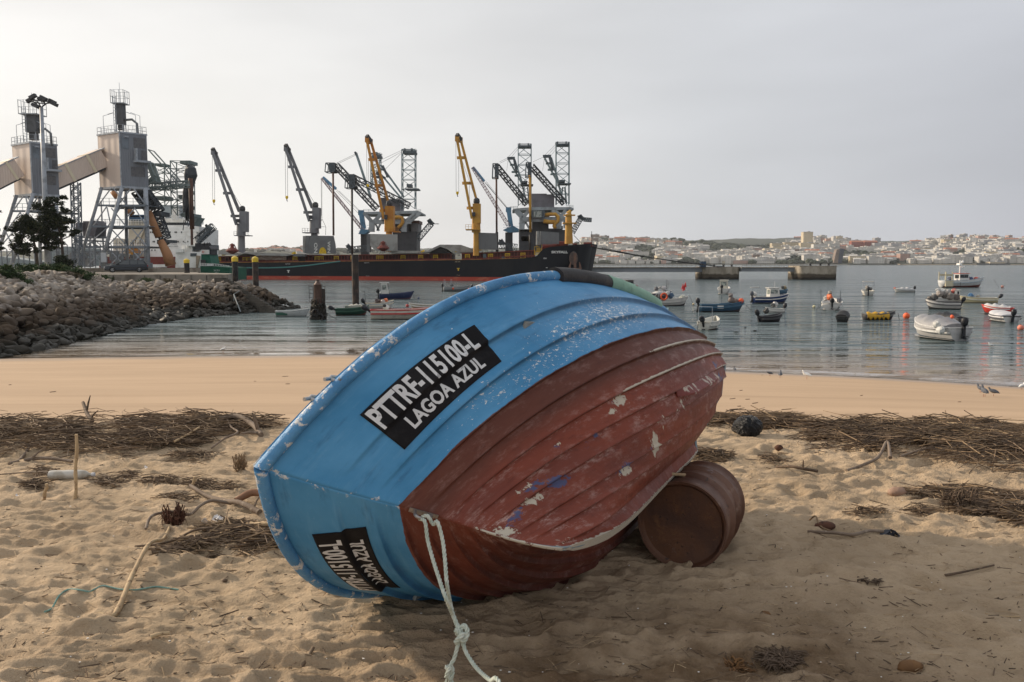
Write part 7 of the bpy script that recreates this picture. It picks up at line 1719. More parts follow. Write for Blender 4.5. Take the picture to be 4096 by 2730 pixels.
# ------------------------------------------------------------------ moored small boats
cM = lambda x, y: (1050 + x / 2.477, 1050 + y / 2.477)
cR = lambda x, y: (2350 + x / 2.614, 900 + y / 2.614)
cS = lambda x, y: (3200 + x / 2.626, 900 + y / 2.626)
_bm = {}
def paint(c, nm=None):
    k = tuple(c)
    if k not in _bm: _bm[k] = surf('boat_paint_%s' % (nm or len(_bm)), c, tuple(q * .72 for q in c), 3.0, .52, .72, .5, vary=.08)
    return _bm[k]
WHT = (.56, .55, .52); NVY = (.018, .03, .085); BLK = (.018, .018, .022); REDB = (.16, .035, .025); INN = (.36, .36, .34); GRY = (.20, .215, .225)
M_moto = surf('outboard_black', (.015, .016, .02), (.03, .032, .04), 4, rough=.35)
M_ob2 = surf('orange_float', (.75, .12, .04), (.6, .10, .04), 3, rough=.5)
def boat_(label, f, x0, x1, ywl, head, hull=WHT, bottom=None, beam=.38, fb=.60, inner=INN, band=None, motor=None, cabin=None, arch=None, cover=None, gear=None, extra=None, mcol=None, Lm=None):
    xc = (x0 + x1) / 2; c = G(*f(xc, ywl), 0.0); s2 = {cM: 2.477, cR: 2.614, cS: 2.626}[f]
    h = rad(head); ang = abs(cos(h)); apx = (x1 - x0) / s2 * c.y / F
    L_ = Lm or min(8.0, apx / (ang * (.95 if ang > .9 else .72) + beam * abs(sin(h)) * .85)); B = L_ * beam; fbm_ = fb * (L_ / 4.5) ** .4
    c = c + Vector((0, .5 * B, 0))
    t = thing('motorboat' if motor else 'rowing_boat', label, 'boat', c, h, 'small boats moored off the beach')
    NS_ = 13; secs = []
    for i in range(NS_):
        u = i / (NS_ - 1); x = -L_ / 2 + L_ * u; w_ = B / 2 * (.80 + .2 * sin(min(u * 2.6, pi / 2))) * (1 - max(0, (u - .45) / .55) ** 2.3); w_ = max(w_, .02)
        sh = fbm_ * (1 + .55 * max(0, u - .35) ** 1.6 / .5 * 1.0 + .06 * (1 - u)); kz = -.22 + (.30 * max(0, (u - .72) / .28) ** 2)
        rake = .10 * L_ * max(0, (u - .8) / .2) ** 1.5
        secs.append((x, w_, sh, kz, rake))
    def hullmesh(z0, z1, scale=1.0, y=0):
        m = MB(); K = []
        for (x, w_, sh, kz, rk) in secs:
            for q in (0, .35, .75, 1.0):
                z = kz + (sh - kz) * q; ww = w_ * (.0 if q == 0 else (.70 if q == .35 else (.93 if q == .75 else 1.0))); K.append((x + rk * (q - 1) * -1 * -1, ww * scale, z))
        K2 = [(a, -b, c_) for a, b, c_ in K]; n4 = 4; m.add(K + K2, [])
        o_ = len(K)
        for i in range(NS_ - 1):
            for j in range(3):
                a = i * 4 + j; m.f.append((a, a + 1, a + 5, a + 4)); m.m.append(0 if j else 1); m.f.append((o_ + a + 4, o_ + a + 5, o_ + a + 1, o_ + a)); m.m.append(0 if j else 1)
        m.f.append((0, o_ + 1, o_ + 2, o_ + 3, 3, 2, 1)); m.m.append(0)
        return m
    m = hullmesh(0, 1); o = m.build('hull', [paint(hull), paint(bottom or hull)], t); crease(o, 50); md = o.modifiers.new('t', 'SOLIDIFY'); md.thickness = .035; md.offset = -1
    m = MB()
    for s_ in (-1, 1):
        pts = [(x, s_ * w_, sh + .01) for (x, w_, sh, kz, rk) in secs]
        for a, b in zip(pts[:-1], pts[1:]): m.beam(a, b, .07, .06)
    m.beam((secs[0][0], -secs[0][1], secs[0][2]), (secs[0][0], secs[0][1], secs[0][2]), .08, .06)
    m.build('gunwale', paint(band or tuple(min(.6, q * 1.15 + .02) for q in hull)), t)
    if band:
        m = MB()
        for s_ in (-1, 1):
            pts = [(x, s_ * (w_ * .985 + .012), kz + (sh - kz) * .72) for (x, w_, sh, kz, rk) in secs]
            for a, b in zip(pts[:-1], pts[1:]): m.beam(a, b, .05, .10)
        m.build('rubbing_band', paint(band), t)
    m = MB(); K = [(x, s_ * w_ * .9, .06) for s_ in (-1, 1) for (x, w_, sh, kz, rk) in secs]; m.add(K, [(i, i + 1, NS_ + i + 1, NS_ + i) for i in range(NS_ - 1)]); m.build('floor', paint(inner), t)
    m = MB()
    for u in (.25, .5, .72): i = int(u * (NS_ - 1)); x, w_, sh, kz, rk = secs[i]; m.box((x, 0, sh * .68), (.22, w_ * 1.8, .04))
    m.build('thwart', paint(inner), t)
    zt = secs[0][2]
    if motor is not None:
        tl, off = motor if isinstance(motor, tuple) else (motor, 0); x = -L_ / 2; a = rad(tl)
        m = MB(); piv = Vector((x - .08, off, zt)); R3 = Matrix.Rotation(-a, 3, 'Y')
        def tr(v): return piv + R3 @ Vector(v)
        ks = .8 + .05 * L_
        m.tube([tr((-.05, 0, .10 * ks)), tr((-.08, 0, .22 * ks)), tr((-.10, 0, .42 * ks)), tr((-.07, 0, .56 * ks)), tr((-.05, 0, .60 * ks))], [.10 * ks, .19 * ks, .20 * ks, .15 * ks, .05 * ks], 9); mo = m.build('outboard_motor', paint(mcol) if mcol else M_moto, t); crease(mo, 50)
        m = MB(); m.beam(tr((-.06, 0, .12 * ks)), tr((-.06, 0, -.55 * ks)), .13 * ks, .16 * ks); m.beam(tr((-.02, 0, -.46 * ks)), tr((-.3, 0, -.46 * ks)), .22, .03); m.tube([tr((.08, 0, -.58 * ks)), tr((-.22, 0, -.58 * ks))], [.03, .07], 7); m.build('motor_leg', M_moto, mo)
    if cabin:
        u0, u1, ch, col, gl = cabin; xa, xb = -L_ / 2 + L_ * u0, -L_ / 2 + L_ * u1; w_ = B * .33; zb = fbm_ * .55; zt2 = fbm_ + ch
        m = MB(); m.add([(xa, -w_, zb), (xb, -w_, zb), (xb, w_, zb), (xa, w_, zb), (xa + .03, -w_ * .9, zt2), (xb - .18 * ch, -w_ * .85, zt2), (xb - .18 * ch, w_ * .85, zt2), (xa + .03, w_ * .9, zt2)], [(0, 3, 2, 1), (0, 1, 5, 4), (1, 2, 6, 5), (2, 3, 7, 6), (3, 0, 4, 7), (4, 5, 6, 7)]); cb = m.build('cabin', paint(col), t)
        m = MB(); m.box(((xa + xb) / 2 - .06, 0, zt2 + .03), (xb - xa + .15, w_ * 2.05, .06)); m.build('cabin_roof', paint(gl[1] if len(gl) > 1 else col), t)
        for s_ in (-1, 1):
            n3 = 2 if xb - xa > 1 else 1
            for k in range(n3):
                q0 = xa + .1 + (xb - xa - .35) * k / n3; q1 = xa + .02 + (xb - xa - .35) * (k + 1) / n3; m = MB(); m.box(((q0 + q1) / 2, s_ * w_ * .935, zt2 - ch * .38), (q1 - q0, .06, ch * .42)); m.build('cabin_window', M_port if gl[0] == 'd' else M_wing, cb)
        m = MB(); m.box((xa + .02, 0, zt2 - ch * .42), (.05, w_ * 1.3, ch * .5)); m.build('cabin_window', M_port if gl[0] == 'd' else M_wing, cb)
        m = MB(); m.box((xb - .10 * ch, 0, zt2 - ch * .36), (.10, w_ * 1.4, ch * .36)); m.build('windscreen', M_port, cb)
    if arch:
        u0, hh, roof, u1 = arch; x = -L_ / 2 + L_ * u0; xe = -L_ / 2 + L_ * u1; w_ = B * .42; m = MB(); r = .022
        for xx in {x, xe}: m.tube([(xx, -w_, fbm_ * .9), (xx, -w_ * .95, fbm_ + hh), (xx, w_ * .95, fbm_ + hh), (xx, w_, fbm_ * .9)], r, 6)
        m.build('arch_frame', M_galp, t)
        if roof: m = MB(); m.box(((x + xe) / 2, 0, fbm_ + hh + .03), (abs(xe - x) + .2, w_ * 2, .06)); m.build('canopy', paint(roof), t)
    if cover:
        col, u0, u1, ch = cover; m = MB(); K = []; idx = [i for i in range(NS_) if u0 <= i / (NS_ - 1) <= u1]
        for i in idx:
            x, w_, sh, kz, rk = secs[i]; e = sin(pi * (i - idx[0] + .6) / (len(idx) + .2)) ** .5
            for q in range(9): a = pi * q / 8; K.append((x, w_ * 1.04 * cos(a), sh - .02 + (ch * e * (.75 + .25 * sin(i * 2.1))) * sin(a) ** .8 - (.10 if q in (0, 8) else 0)))
        m.add(K, [(i * 9 + j, i * 9 + j + 1, (i + 1) * 9 + j + 1, (i + 1) * 9 + j) for i in range(len(idx) - 1) for j in range(8)] + [tuple(range(9)), tuple(range(len(K) - 1, len(K) - 10, -1))]); crease(m.build('cover', paint(col), t), 50)
    if gear:
        for k, (u, v, z, s_, col) in enumerate(gear):
            m = MB(); m.ball((-L_ / 2 + L_ * u, B * v, fbm_ * .5 + z), s_, 9, 6, (1.1, .9, 1.0), .22, RND); m.build('gear_heap' if col != 'o' else 'orange_buoy', paint(col) if col != 'o' else M_ob2, t, smooth=col == 'o')
    if extra: extra(t, L_, B, fbm_)
    return t
BO = boat_
def poles(lst, col=BLK):
    def g(t, L_, B, fb):
        m = MB()
        for (u, v, z0, u2, v2, z1, r) in lst: m.tube([(-L_ / 2 + L_ * u, B * v, z0), (-L_ / 2 + L_ * u2, B * v2, z1)], r, 5)
        m.build('pole', paint(col), t)
    return g
BO('small pale grey rowing boat with a green stern, moored by the tip of the breakwater', cM, 125, 452, 538, 8, (.42, .44, .44), None, .36, .50, (.30, .33, .33), extra=lambda t, L_, B, fb: MB().box((-L_ * .32, -B * .405, fb * .55), (L_ * .34, .06, fb * .55)).build('green_panel', paint((.03, .10, .07)), t) and None)
BO('navy open boat with a white wheelhouse console, moored right of the tall black piling', cM, 1150, 1495, 368, 14, NVY, (.08, .02, .05), .38, .62, WHT, None, (0, 0), (.05, .27, 1.35, WHT, 'g'), (.04, 1.15, None, .04), gear=[(.12, .15, .5, .22, WHT), (.05, -.2, .45, .2, WHT)])
BO('white open boat with orange gear inside and a tilted black motor', cM, 1040, 1270, 464, 28, (.46, .47, .46), None, .42, .62, (.40, .30, .25), (.55, .50, .40), 25, gear=[(.72, .05, .5, .22, (.60, .16, .07)), (.6, -.1, .45, .2, (.45, .40, .38)), (.4, .05, .5, .22, (.08, .06, .06)), (.5, .2, .45, .18, (.10, .07, .06))], extra=poles([(.05, .4, .5, .0, .42, 1.7, .02), (.02, .45, 1.6, -.1, .4, 1.7, .02)]))
BO('upturned pale dinghy lying low behind the dark green boat', cM, 815, 1002, 458, 4, (.25, .28, .24), None, .45, .30, (.4, .38, .32), cover=((.42, .40, .35), .1, .9, .25))
BO('dark green wooden boat with red bottom and a raised outboard motor', cM, 722, 1040, 527, 6, (.012, .045, .032), (.12, .03, .022), .36, .62, (.12, .13, .10), (.03, .09, .06), 62)
BO('long white boat with a red stripe and raised motor, cut off by the blue hull', cM, 1175, 1800, 568, 9, (.50, .48, .42), None, .26, .58, INN, (.42, .03, .03), (52, 0), gear=[(.18, 0, .55, .24, WHT), (.16, -.1, .7, .12, (.03, .03, .03))], extra=poles([(.22, -.35, .70, .9, -.30, .78, .035)]), Lm=6.6)
BO('flat brown and white boat behind the red striped boat', cM, 1450, 1770, 466, 186, (.33, .28, .22), None, .33, .42, (.30, .26, .2), WHT, (20, 0))
BO('grey rigid boat with a tall stern frame beside an orange buoy', cM, 1790, 2050, 290, 12, GRY, None, .36, .62, (.13, .14, .15), (.26, .28, .29), 0, None, (.04, 1.25, None, .30), gear=[(.32, 0, .6, .22, (.05, .055, .06)), (.34, -.5, .15, .16, 'o')])
BO('black boat with fishing gear just above the gunwale of the blue hull', cM, 2085, 2330, 292, 10, (.05, .055, .06), None, .36, .5, (.1, .1, .1), None, 0, gear=[(.35, 0, .6, .25, (.03, .03, .03)), (.5, 0, .55, .2, (.12, .12, .13))])
BO('red boat with a dark wheelhouse, right of the green hose', cR, 395, 540, 684, 35, (.36, .06, .035), None, .40, .62, (.25, .22, .2), (.22, .24, .25), 0, (.10, .58, 1.05, (.10, .085, .08), 'd'))
BO('navy boat with a white foredeck and red flags, behind the long white boat', cR, 560, 900, 776, 12, NVY, None, .36, .66, WHT, WHT, 0, None, None, ((.46, .46, .45), .35, .75, .35), [(.5, 0, .9, .25, (.10, .10, .11)), (.62, .1, 1.0, .2, (.3, .3, .3)), (.75, 0, .9, .3, (.42, .40, .40))], poles([(.82, 0, .8, .84, 0, 2.3, .02), (.84, .1, .8, .86, .1, 2.2, .02), (.86, 0, .8, .9, 0, 2.1, .02)]))
def flags(t, L_, B, fb):
    m = MB()
    for x, z in ((.29, 1.6), (.33, 1.45), (.36, 1.75)): m.prism([(L_ * x, 0, z), (L_ * x + .35, 0, z + .15), (L_ * x + .2, 0, z + .65)], (0, .02, 0))
    m.build('flag', paint((.62, .05, .05)), t)
    m = MB(); m.tube([(-L_ * .28 + .32 * cos(2 * pi * i / 18), -B * .46, fb + .35 + .32 * sin(2 * pi * i / 18)) for i in range(19)], .085, 8, False); m.build('lifebuoy', M_ob2, t, smooth=True)
    m = MB(); m.tube([(-L_ * .42, -B * .4, fb), (-L_ * .43, -B * .4, fb + 1.1)], .02, 5); m.tube([(-L_ * .42, -B * .4, fb + .7), (-L_ * .2, -B * .4, fb + .7)], .02, 5); m.build('stern_rail', M_galp, t)
BO('long white clinker boat with an orange lifebuoy hanging on its stern rail', cR, 700, 1072, 850, 12, (.44, .43, .41), (.03, .03, .03), .34, .66, (.32, .31, .29), (.50, .49, .46), (0, 0), None, None, None, [(.3, 0, .7, .25, (.05, .05, .06)), (.42, .1, .95, .22, (.42, .43, .43)), (.5, .1, .7, .3, (.04, .08, .14)), (.15, .2, .6, .3, (.05, .05, .05)), (.84, 0, .5, .3, (.40, .41, .36))], flags)
BO('small pale teal boat half hidden behind the top of the blue hull', cR, 690, 865, 945, 40, (.15, .24, .27), None, .42, .5, (.20, .28, .30), (.26, .36, .38))
BO('white cabin boat seen from its stern, straight out from the concrete block', cR, 1355, 1530, 724, 72, WHT, None, .42, .75, (.42, .40, .34), None, (15, .15), (.30, .70, 1.15, (.50, .48, .42), 'g'))
BO('long blue open boat with a black motor and an orange buoy on its bow', cR, 1183, 1665, 912, 8, (.035, .085, .14), (.05, .03, .03), .30, .62, (.09, .09, .09), (.05, .12, .19), (0, 0), None, None, None, [(.70, 0, .75, .26, (.15, .12, .11)), (.69, 0, 1.15, .19, (.22, .19, .18)), (.80, .0, .62, .24, (.20, .15, .13)), (.76, .1, .6, .2, (.25, .18, .15)), (.92, 0, .62, .24, 'o')], lambda t, L_, B, fb: MB().box((-L_ * .09, -B * .478, fb * .72), (.55, .03, .26)).build('name_patch', M_wtx, t) and None)
BO('white boat with a red bottom and a steel tube arch over its stern', cR, 1160, 1440, 1094, 58, (.50, .50, .46), (.12, .03, .025), .46, .62, (.45, .43, .38), (.56, .55, .50), (35, .0), None, (.12, 1.0, None, .12))
BO('dark blue boat with a white wheelhouse and a big grey motor', cR, 1745, 2130, 824, 8, (.014, .035, .11), (.03, .03, .04), .36, .70, WHT, WHT, (0, 0), (.42, .72, .95, WHT, 'g'), None, None, [(.05, .1, .65, .25, WHT)], poles([(.60, 0, 1.6, .60, 0, 2.4, .015), (-.05, .2, 1.7, .18, .2, 1.72, .06)], WHT), mcol=(.07, .08, .10))
BO('small blue boat peeping out behind the white wheelhouse', cR, 1950, 2122, 728, 20, (.04, .10, .16), None, .4, .62, (.2, .15, .1), None, None, None, None, None, [(.75, 0, .7, .25, (.25, .2, .12)), (.6, 0, .7, .22, (.08, .08, .08))])
BO('small white boat with a black motor, just beyond the black boat', cR, 1862, 2070, 922, 196, (.5, .5, .48), None, .45, .45, INN, (.56, .55, .52), (10, 0), None, None, None, [(.45, 0, .55, .25, (.42, .41, .4)), (.6, .1, .5, .2, (.1, .1, .1))], mcol=(.03, .03, .035))
BO('black open boat with a black motor, near the middle of the moorings', cR, 1797, 2075, 1018, 20, (.022, .022, .026), None, .42, .55, (.05, .05, .055), (.06, .06, .065), (12, .05), gear=[(.3, .1, .6, .2, (.05, .05, .05))])
BO('white boat with an orange heap and upright poles, left of the yellow covered boat', cS, 232, 515, 895, 66, (.53, .52, .50), (.14, .05, .04), .50, .68, (.3, .3, .3), (.56, .55, .52), (30, -.12), None, None, None, [(.30, .1, .85, .30, (.60, .15, .06)), (.33, .1, 1.25, .22, (.22, .20, .18)), (.45, .3, .7, .25, (.50, .50, .47)), (.3, -.35, .6, .25, (.25, .26, .28))], poles([(.1, .47, .4, .06, .5, 1.9, .02), (.2, -.4, .5, .2, -.42, 1.8, .02), (.0, .55, .4, -.15, .7, -.1, .02)]))
BO('white console boat with a canopy frame, farthest left of the right moorings', cS, 655, 820, 744, 72, (.5, .49, .45), None, .45, .62, (.4, .38, .34), None, (0, .1), None, (.20, 1.25, (.42, .40, .36), .6), None, [(.3, .1, .8, .25, (.35, .33, .3)), (.2, -.15, .6, .22, (.08, .08, .08))])
BO('white boat under a rounded grey cover', cS, 1008, 1205, 710, 176, (.46, .46, .44), None, .42, .42, INN, None, (0, 0), None, None, ((.36, .37, .38), .0, .85, .45), [(.95, 0, .4, .14, 'o')])
def trawler(t, L_, B, fb):
    m = MB(); m.tube([(-L_ * .08, 0, fb + 1.0), (-L_ * .08, 0, fb + 3.6)], .10, 8); m.ball((-L_ * .02, 0, fb + 3.3), .24, 8, 6); m.box((-L_ * .02, 0, fb + 2.5), (.5, .5, .25)); m.box((-L_ * .10, 0, fb + 2.9), (.45, .9, .3)); m.build('radar_mast', M_ws, t)
    m = MB()
    for s_ in (-.38, .38):
        for x in (-.48, -.33): m.beam((L_ * x, B * s_, fb), (L_ * x, B * s_, fb + 1.55), .12)
    m.beam((-L_ * .48, -B * .38, fb + 1.0), (-L_ * .33, -B * .38, fb + 1.0), .10, .35); m.beam((-L_ * .48, B * .38, fb + 1.0), (-L_ * .33, B * .38, fb + 1.0), .10, .35); m.build('stern_gantry', paint((.46, .42, .30)), t)
    m = MB(); m.box((-L_ * .40, -B * .40, fb * .6), (L_ * .18, .25, fb * .85)); m.build('cream_stern_panel', paint((.52, .47, .34)), t)
BO('largest white fishing boat, with a red roofed wheelhouse and cream stern', cS, 1462, 2030, 660, 6, (.52, .53, .53), (.16, .04, .03), .32, .95, (.3, .3, .28), (.38, .46, .52), None, (.36, .60, 1.25, (.56, .55, .54), ('d', (.55, .07, .03))), None, None, [(.20, 0, .9, .35, (.10, .11, .16)), (.68, 0, .9, .4, (.06, .08, .16)), (.74, .1, .9, .35, (.45, .44, .44)), (.80, -.1, .9, .35, (.40, .08, .06)), (.86, 0, 1.0, .3, (.3, .3, .35)), (.62, 0, .8, .35, (.35, .12, .08))], trawler)
BO('white boat crowded with gear, farther of the touching pair at right', cS, 1425, 1715, 812, 172, (.50, .50, .50), None, .42, .70, (.35, .34, .33), WHT, None, (.10, .30, .7, WHT, 'd'), None, None, [(.25, 0, .9, .3, (.45, .10, .08)), (.5, .1, .8, .3, (.40, .38, .36)), (.65, 0, .9, .28, (.52, .52, .50)), (.8, 0, .95, .25, (.45, .45, .45)), (.4, -.1, .7, .3, (.2, .16, .13))], poles([(.1, .2, .6, .08, .2, 2.2, .02)]))
BO('black and white working boat heaped with nets, nearer of the pair', cS, 1362, 1695, 888, 163, (.50, .49, .47), (.05, .055, .06), .40, .72, (.12, .11, .10), (.10, .10, .11), (20, .05), None, None, None, [(.12, 0, .85, .3, (.12, .10, .09)), (.3, .1, .9, .35, (.2, .18, .16)), (.45, 0, 1.0, .33, (.12, .11, .10)), (.6, .1, 1.1, .3, (.25, .22, .2)), (.75, 0, .8, .3, (.10, .10, .10)), (.88, 0, .7, .2, (.15, .14, .13))])
BO('cream open boat with a blue heap inside and a black motor', cS, 1712, 2080, 822, 169, (.55, .48, .30), None, .32, .55, (.20, .20, .19), (.58, .56, .50), (38, 0), None, None, None, [(.68, 0, .5, .28, (.05, .13, .25)), (.5, 0, .4, .2, (.3, .28, .24))])
BO('bright red boat under a white cover at the right edge', cS, 1990, 2230, 938, 142, (.42, .035, .025), (.09, .03, .03), .46, .62, INN, None, None, None, None, ((.50, .50, .50), .05, .95, .42))
BO('white boat with a white cover and black motor, in front of the red boat', cS, 2072, 2292, 1018, 84, (.52, .52, .52), (.10, .04, .035), .5, .48, INN, (.06, .06, .07), (10, 0), None, None, ((.50, .50, .52), .05, .95, .38))
BO('black boat under a tented black cover, left of the yellow covered boat', cS, 378, 574, 1020, 60, (.02, .022, .022), None, .46, .55, BLK, None, None, None, None, ((.025, .025, .027), .05, .95, .42))
def tarp(t, L_, B, fb):
    m = MB(); K = []
    for i in range(20):
        x = -L_ * .52 + L_ * .72 * i / 19; d = .14 * sin(i * 1.7) + .08 * sin(i * 3.1)
        K += [(x, -B * .30, fb + .18 + .05 * sin(i)), (x, -B * .5, fb + .03), (x, -B * .55, fb * .35 + d)]
    m.add(K, [(i * 3 + j, i * 3 + j + 1, (i + 1) * 3 + j + 1, (i + 1) * 3 + j) for i in range(19) for j in range(2)]); o = m.build('yellow_tarpaulin', paint((.55, .31, .03)), t, smooth=True); md = o.modifiers.new('t', 'SOLIDIFY'); md.thickness = .03
BO('dark boat draped with a bright yellow tarpaulin', cS, 690, 1040, 1004, 10, (.035, .035, .04), (.08, .03, .03), .36, .55, (.1, .1, .1), (.12, .12, .12), None, None, None, ((.06, .07, .09), .0, .8, .2), None, tarp)
BO('black covered boat behind the large grey covered motorboat', cS, 1492, 1718, 1052, 110, (.03, .032, .036), None, .46, .55, BLK, (.08, .08, .09), None, None, None, ((.03, .03, .033), .05, .95, .45))
BO('large white motorboat with a grey cover, white fenders and a big black motor', cS, 1340, 1712, 1206, 102, (.40, .40, .40), (.03, .06, .10), .50, .75, INN, (.55, .55, .54), (0, -.05), None, None, ((.27, .27, .28), .08, .95, .62), [(.05, .62, .25, .22, (.5, .5, .48)), (.15, .60, .55, .2, (.5, .5, .48)), (.2, 0, .95, .11, 'o')], mcol=(.012, .013, .017), Lm=3.7)
# loose buoys
def buoy(f, x, y, r, col, label, floaty=True):
    s2 = {cM: 2.477, cR: 2.614, cS: 2.626}[f]; c = G(*f(x, y + r * .8), 0.0); R0 = r / s2 * c.y / F
    t = thing('buoy', label, 'buoy', c, 0, 'mooring buoys among the boats'); m = MB(); m.ball((0, 0, R0 * .75), R0, 18, 12); m.build('float', paint(col), t, smooth=True)
    m = MB(); m.tube([(0, 0, R0 * 1.7), (0, 0, R0 * 2.0)], R0 * .15, 8); m.build('ring', M_black2, t)
OR = (.72, .13, .05)
buoy(cS, 1117, 955, 34, OR, 'large orange buoy beside the yellow covered boat'); buoy(cS, 2316, 1080, 32, (.60, .20, .14), 'faded orange buoy cut by the right edge'); buoy(cS, 148, 858, 16, (.55, .52, .33), 'small pale yellow buoy left of the boat with the orange heap'); buoy(cS, 2125, 650, 15, (.45, .22, .18), 'small pink buoy off the bow of the largest fishing boat')
buoy(cM, 2048, 268, 13, OR, 'orange buoy touching the bow of the grey rigid boat'); buoy(cM, 1435, 430, 17, (.35, .05, .05), 'dark red buoy left of the flat brown boat'); buoy(cM, 1545, 354, 10, (.04, .06, .13), 'small dark blue buoy off the bow of the navy console boat'); buoy(cR, 1108, 828, 12, (.52, .44, .28), 'small cream buoy off the bow of the long white boat')
# mooring lines
m = MB()
for f, x0, y0, x1, y1 in ((cM, 615, 485, 760, 566), (cM, 1490, 305, 1512, 358), (cR, 1068, 740, 1104, 815), (cR, 1180, 850, 1080, 910), (cR, 1662, 840, 1725, 895), (cR, 1660, 840, 1655, 890), (cR, 1158, 1010, 1150, 1105), (cR, 880, 962, 955, 990), (cS, 2035, 570, 2090, 655), (cS, 235, 825, 190, 872), (cS, 1030, 930, 1050, 1000)):
    b = G(*f(x1, y1), 0.0); a = P(*f(x0, y0), b.y + .3); m.tube([a, a.lerp(b, .5) - Vector((0, 0, .12)), b - Vector((0, 0, .05))], .022, 5)
tag(m.build('mooring_lines', M_bandk), 'thin dark mooring lines running from the small boats into the water', 'rope', kind='stuff')
for x, y, w_, lab in ((1650, 1077, 22, 'small dark scrap of weed floating before the black boat'), (1555, 1125, 60, 'thin dark stick floating in front of the arch boat'), (1750, 1112, 40, 'faint dark weed floating right of the floating stick')):
    c = G(*cR(x, y), 0.0); k = w_ / 2.614 * c.y / F / 2; m = MB(); m.tube([(-k, 0, 0), (0, .05, .02), (k, 0, 0)], [.02, .05, .02], 6); o = m.build('flotsam', M_bandk); o.location = c + Vector((0, 0, .01)); tag(o, lab, 'flotsam')

# ------------------------------------------------------------------ berth walkway and dolphins at the right
def dolphin(x0, x1, ytop, ybot, label, Y, dp=9):
    a, b = P(x0, ytop, Y), P(x1, ytop, Y); t = thing('concrete_dolphin', label, 'dolphin', ((a.x + b.x) / 2, Y, -1), 0, 'concrete dolphins of the berth')
    w_ = b.x - a.x; h = a.z + 1
    n = N('tidal_concrete_%d' % x0); z = n.xyz(n.pos)[2]; zz_ = n.m('ADD', z, n.m('MULTIPLY_ADD', n.noise(.8, 4, .6, n.pos), 1.2, -.6))
    c = n.mix(n.step(n.noise(.45, 5, .65, n.pos, map=(1, 1, .4)), .4, .62), (.36, .32, .26), (.23, .20, .155)); c = n.mix(n.step(zz_, a.z * .52, a.z * .38), c, (.075, .062, .045)); c = n.mix(n.step(zz_, a.z * .25, a.z * .1), c, (.025, .022, .018))
    mt = n.fin(c, .85, n.bump(n.noise(2, 4, .6, n.pos), .3, .05), 0, .25)
    m = MB(); r = .25
    m.prism([(-w_ / 2 + q * r, py, 0) if False else (x, y, 0) for x, y in ((-w_ / 2, dp), (-w_ / 2, .9), (-w_ / 2 + .5, .2), (-w_ / 2 + 1.2, 0), (w_ / 2 - 1.2, 0), (w_ / 2 - .5, .2), (w_ / 2, .9), (w_ / 2, dp))], (0, 0, h)); crease(m.build('dolphin_body', mt, t), 40)
    m = MB(); m.box((0, dp / 2, h + .10), (w_ * .98, dp * .97, .2)); m.build('cap_slab', M_conc, t)
    for k in (-.18, .08, .3): m = MB(); m.lathe([(.3, .2), (.25, .4), (.28, .62), (.4, .7), (.4, .8)], (w_ * k, 1.2, h), 10); m.build('bollard', M_black2, t)
dolphin(2812, 2961, 1071, 1118, 'concrete dolphin left of the pair at the end of the walkway', 218)
dolphin(3199, 3352, 1067, 1120, 'concrete dolphin at the right end of the walkway', 213)
dolphin(2352, 2386, 1092, 1117, 'dark concrete block just behind the bow of the black ship', 222)
t = thing('berth_walkway', 'long low concrete walkway running from the ship past the dolphins', 'walkway', (P(2700, 1080, 221).x, 221, 2))
m = MB(); 
for x0, x1, y0, y1, Y0 in ((2340, 2813, 1071, 1089, 221), (2960, 3201, 1071, 1087, 219)):
    a, b = P(x0, (y0 + y1) / 2, Y0), P(x1, (y0 + y1) / 2, Y0 - .5); m.beam(a, b, 3.2, (y1 - y0) / F * 220)
m.build('girder', surf('blue_grey_girder', (.22, .24, .26), (.17, .185, .20), .2), t, world=True)
m = MB()
for x0, x1, y0, Y0 in ((2340, 2813, 1071, 221), (2960, 3201, 1071, 219)):
    a, b = P(x0, y0, Y0), P(x1, y0, Y0 - .5); m.beam(a, b, 3.8, .22)
    for h in (.55, 1.0): m.beam(a + Vector((0, -1.8, h)), b + Vector((0, -1.8, h)), .05)
    k = int((x1 - x0) / 18)
    for i in range(k + 1): p = a.lerp(b, i / k); m.beam(p + Vector((0, -1.8, 0)), p + Vector((0, -1.8, 1.0)), .06)
m.build('deck_and_rail', M_conc, t, world=True)
m = MB(); rect(m, cR, 216, 1190, 383, 1240, 443, 2.2); tag(m.build('navy_kiosk', surf('navy_kiosk_paint', (.045, .075, .12), (.035, .06, .1), 1)), 'narrow navy kiosk standing on the left concrete dolphin', 'kiosk')
m = MB(); rect(m, cR, 216, 1365, 433, 1420, 442, 1.5); rect(m, cR, 216, 1190, 440, 1240, 445, 2); tag(m.build('mooring_hook', M_black2), 'low black mooring hook on the left concrete dolphin', 'mooring hook')
m = MB()
for (x0, y0, x1, y1, sag) in ((62, 235, 1375, 437, 14), (150, 240, 1380, 438, 22), (62, 240, 1300, 420, 18)):
    pts = [P(*cR(x0 + (x1 - x0) * i / 12, y0 + (y1 - y0) * i / 12 + sag * sin(pi * i / 12)), 203 + 14 * i / 12) for i in range(13)]; m.tube(pts, .085, 5)
tag(m.build('bow_hawsers', M_bandk), 'long dark hawsers from the ship bow down to the left concrete dolphin', 'rope')
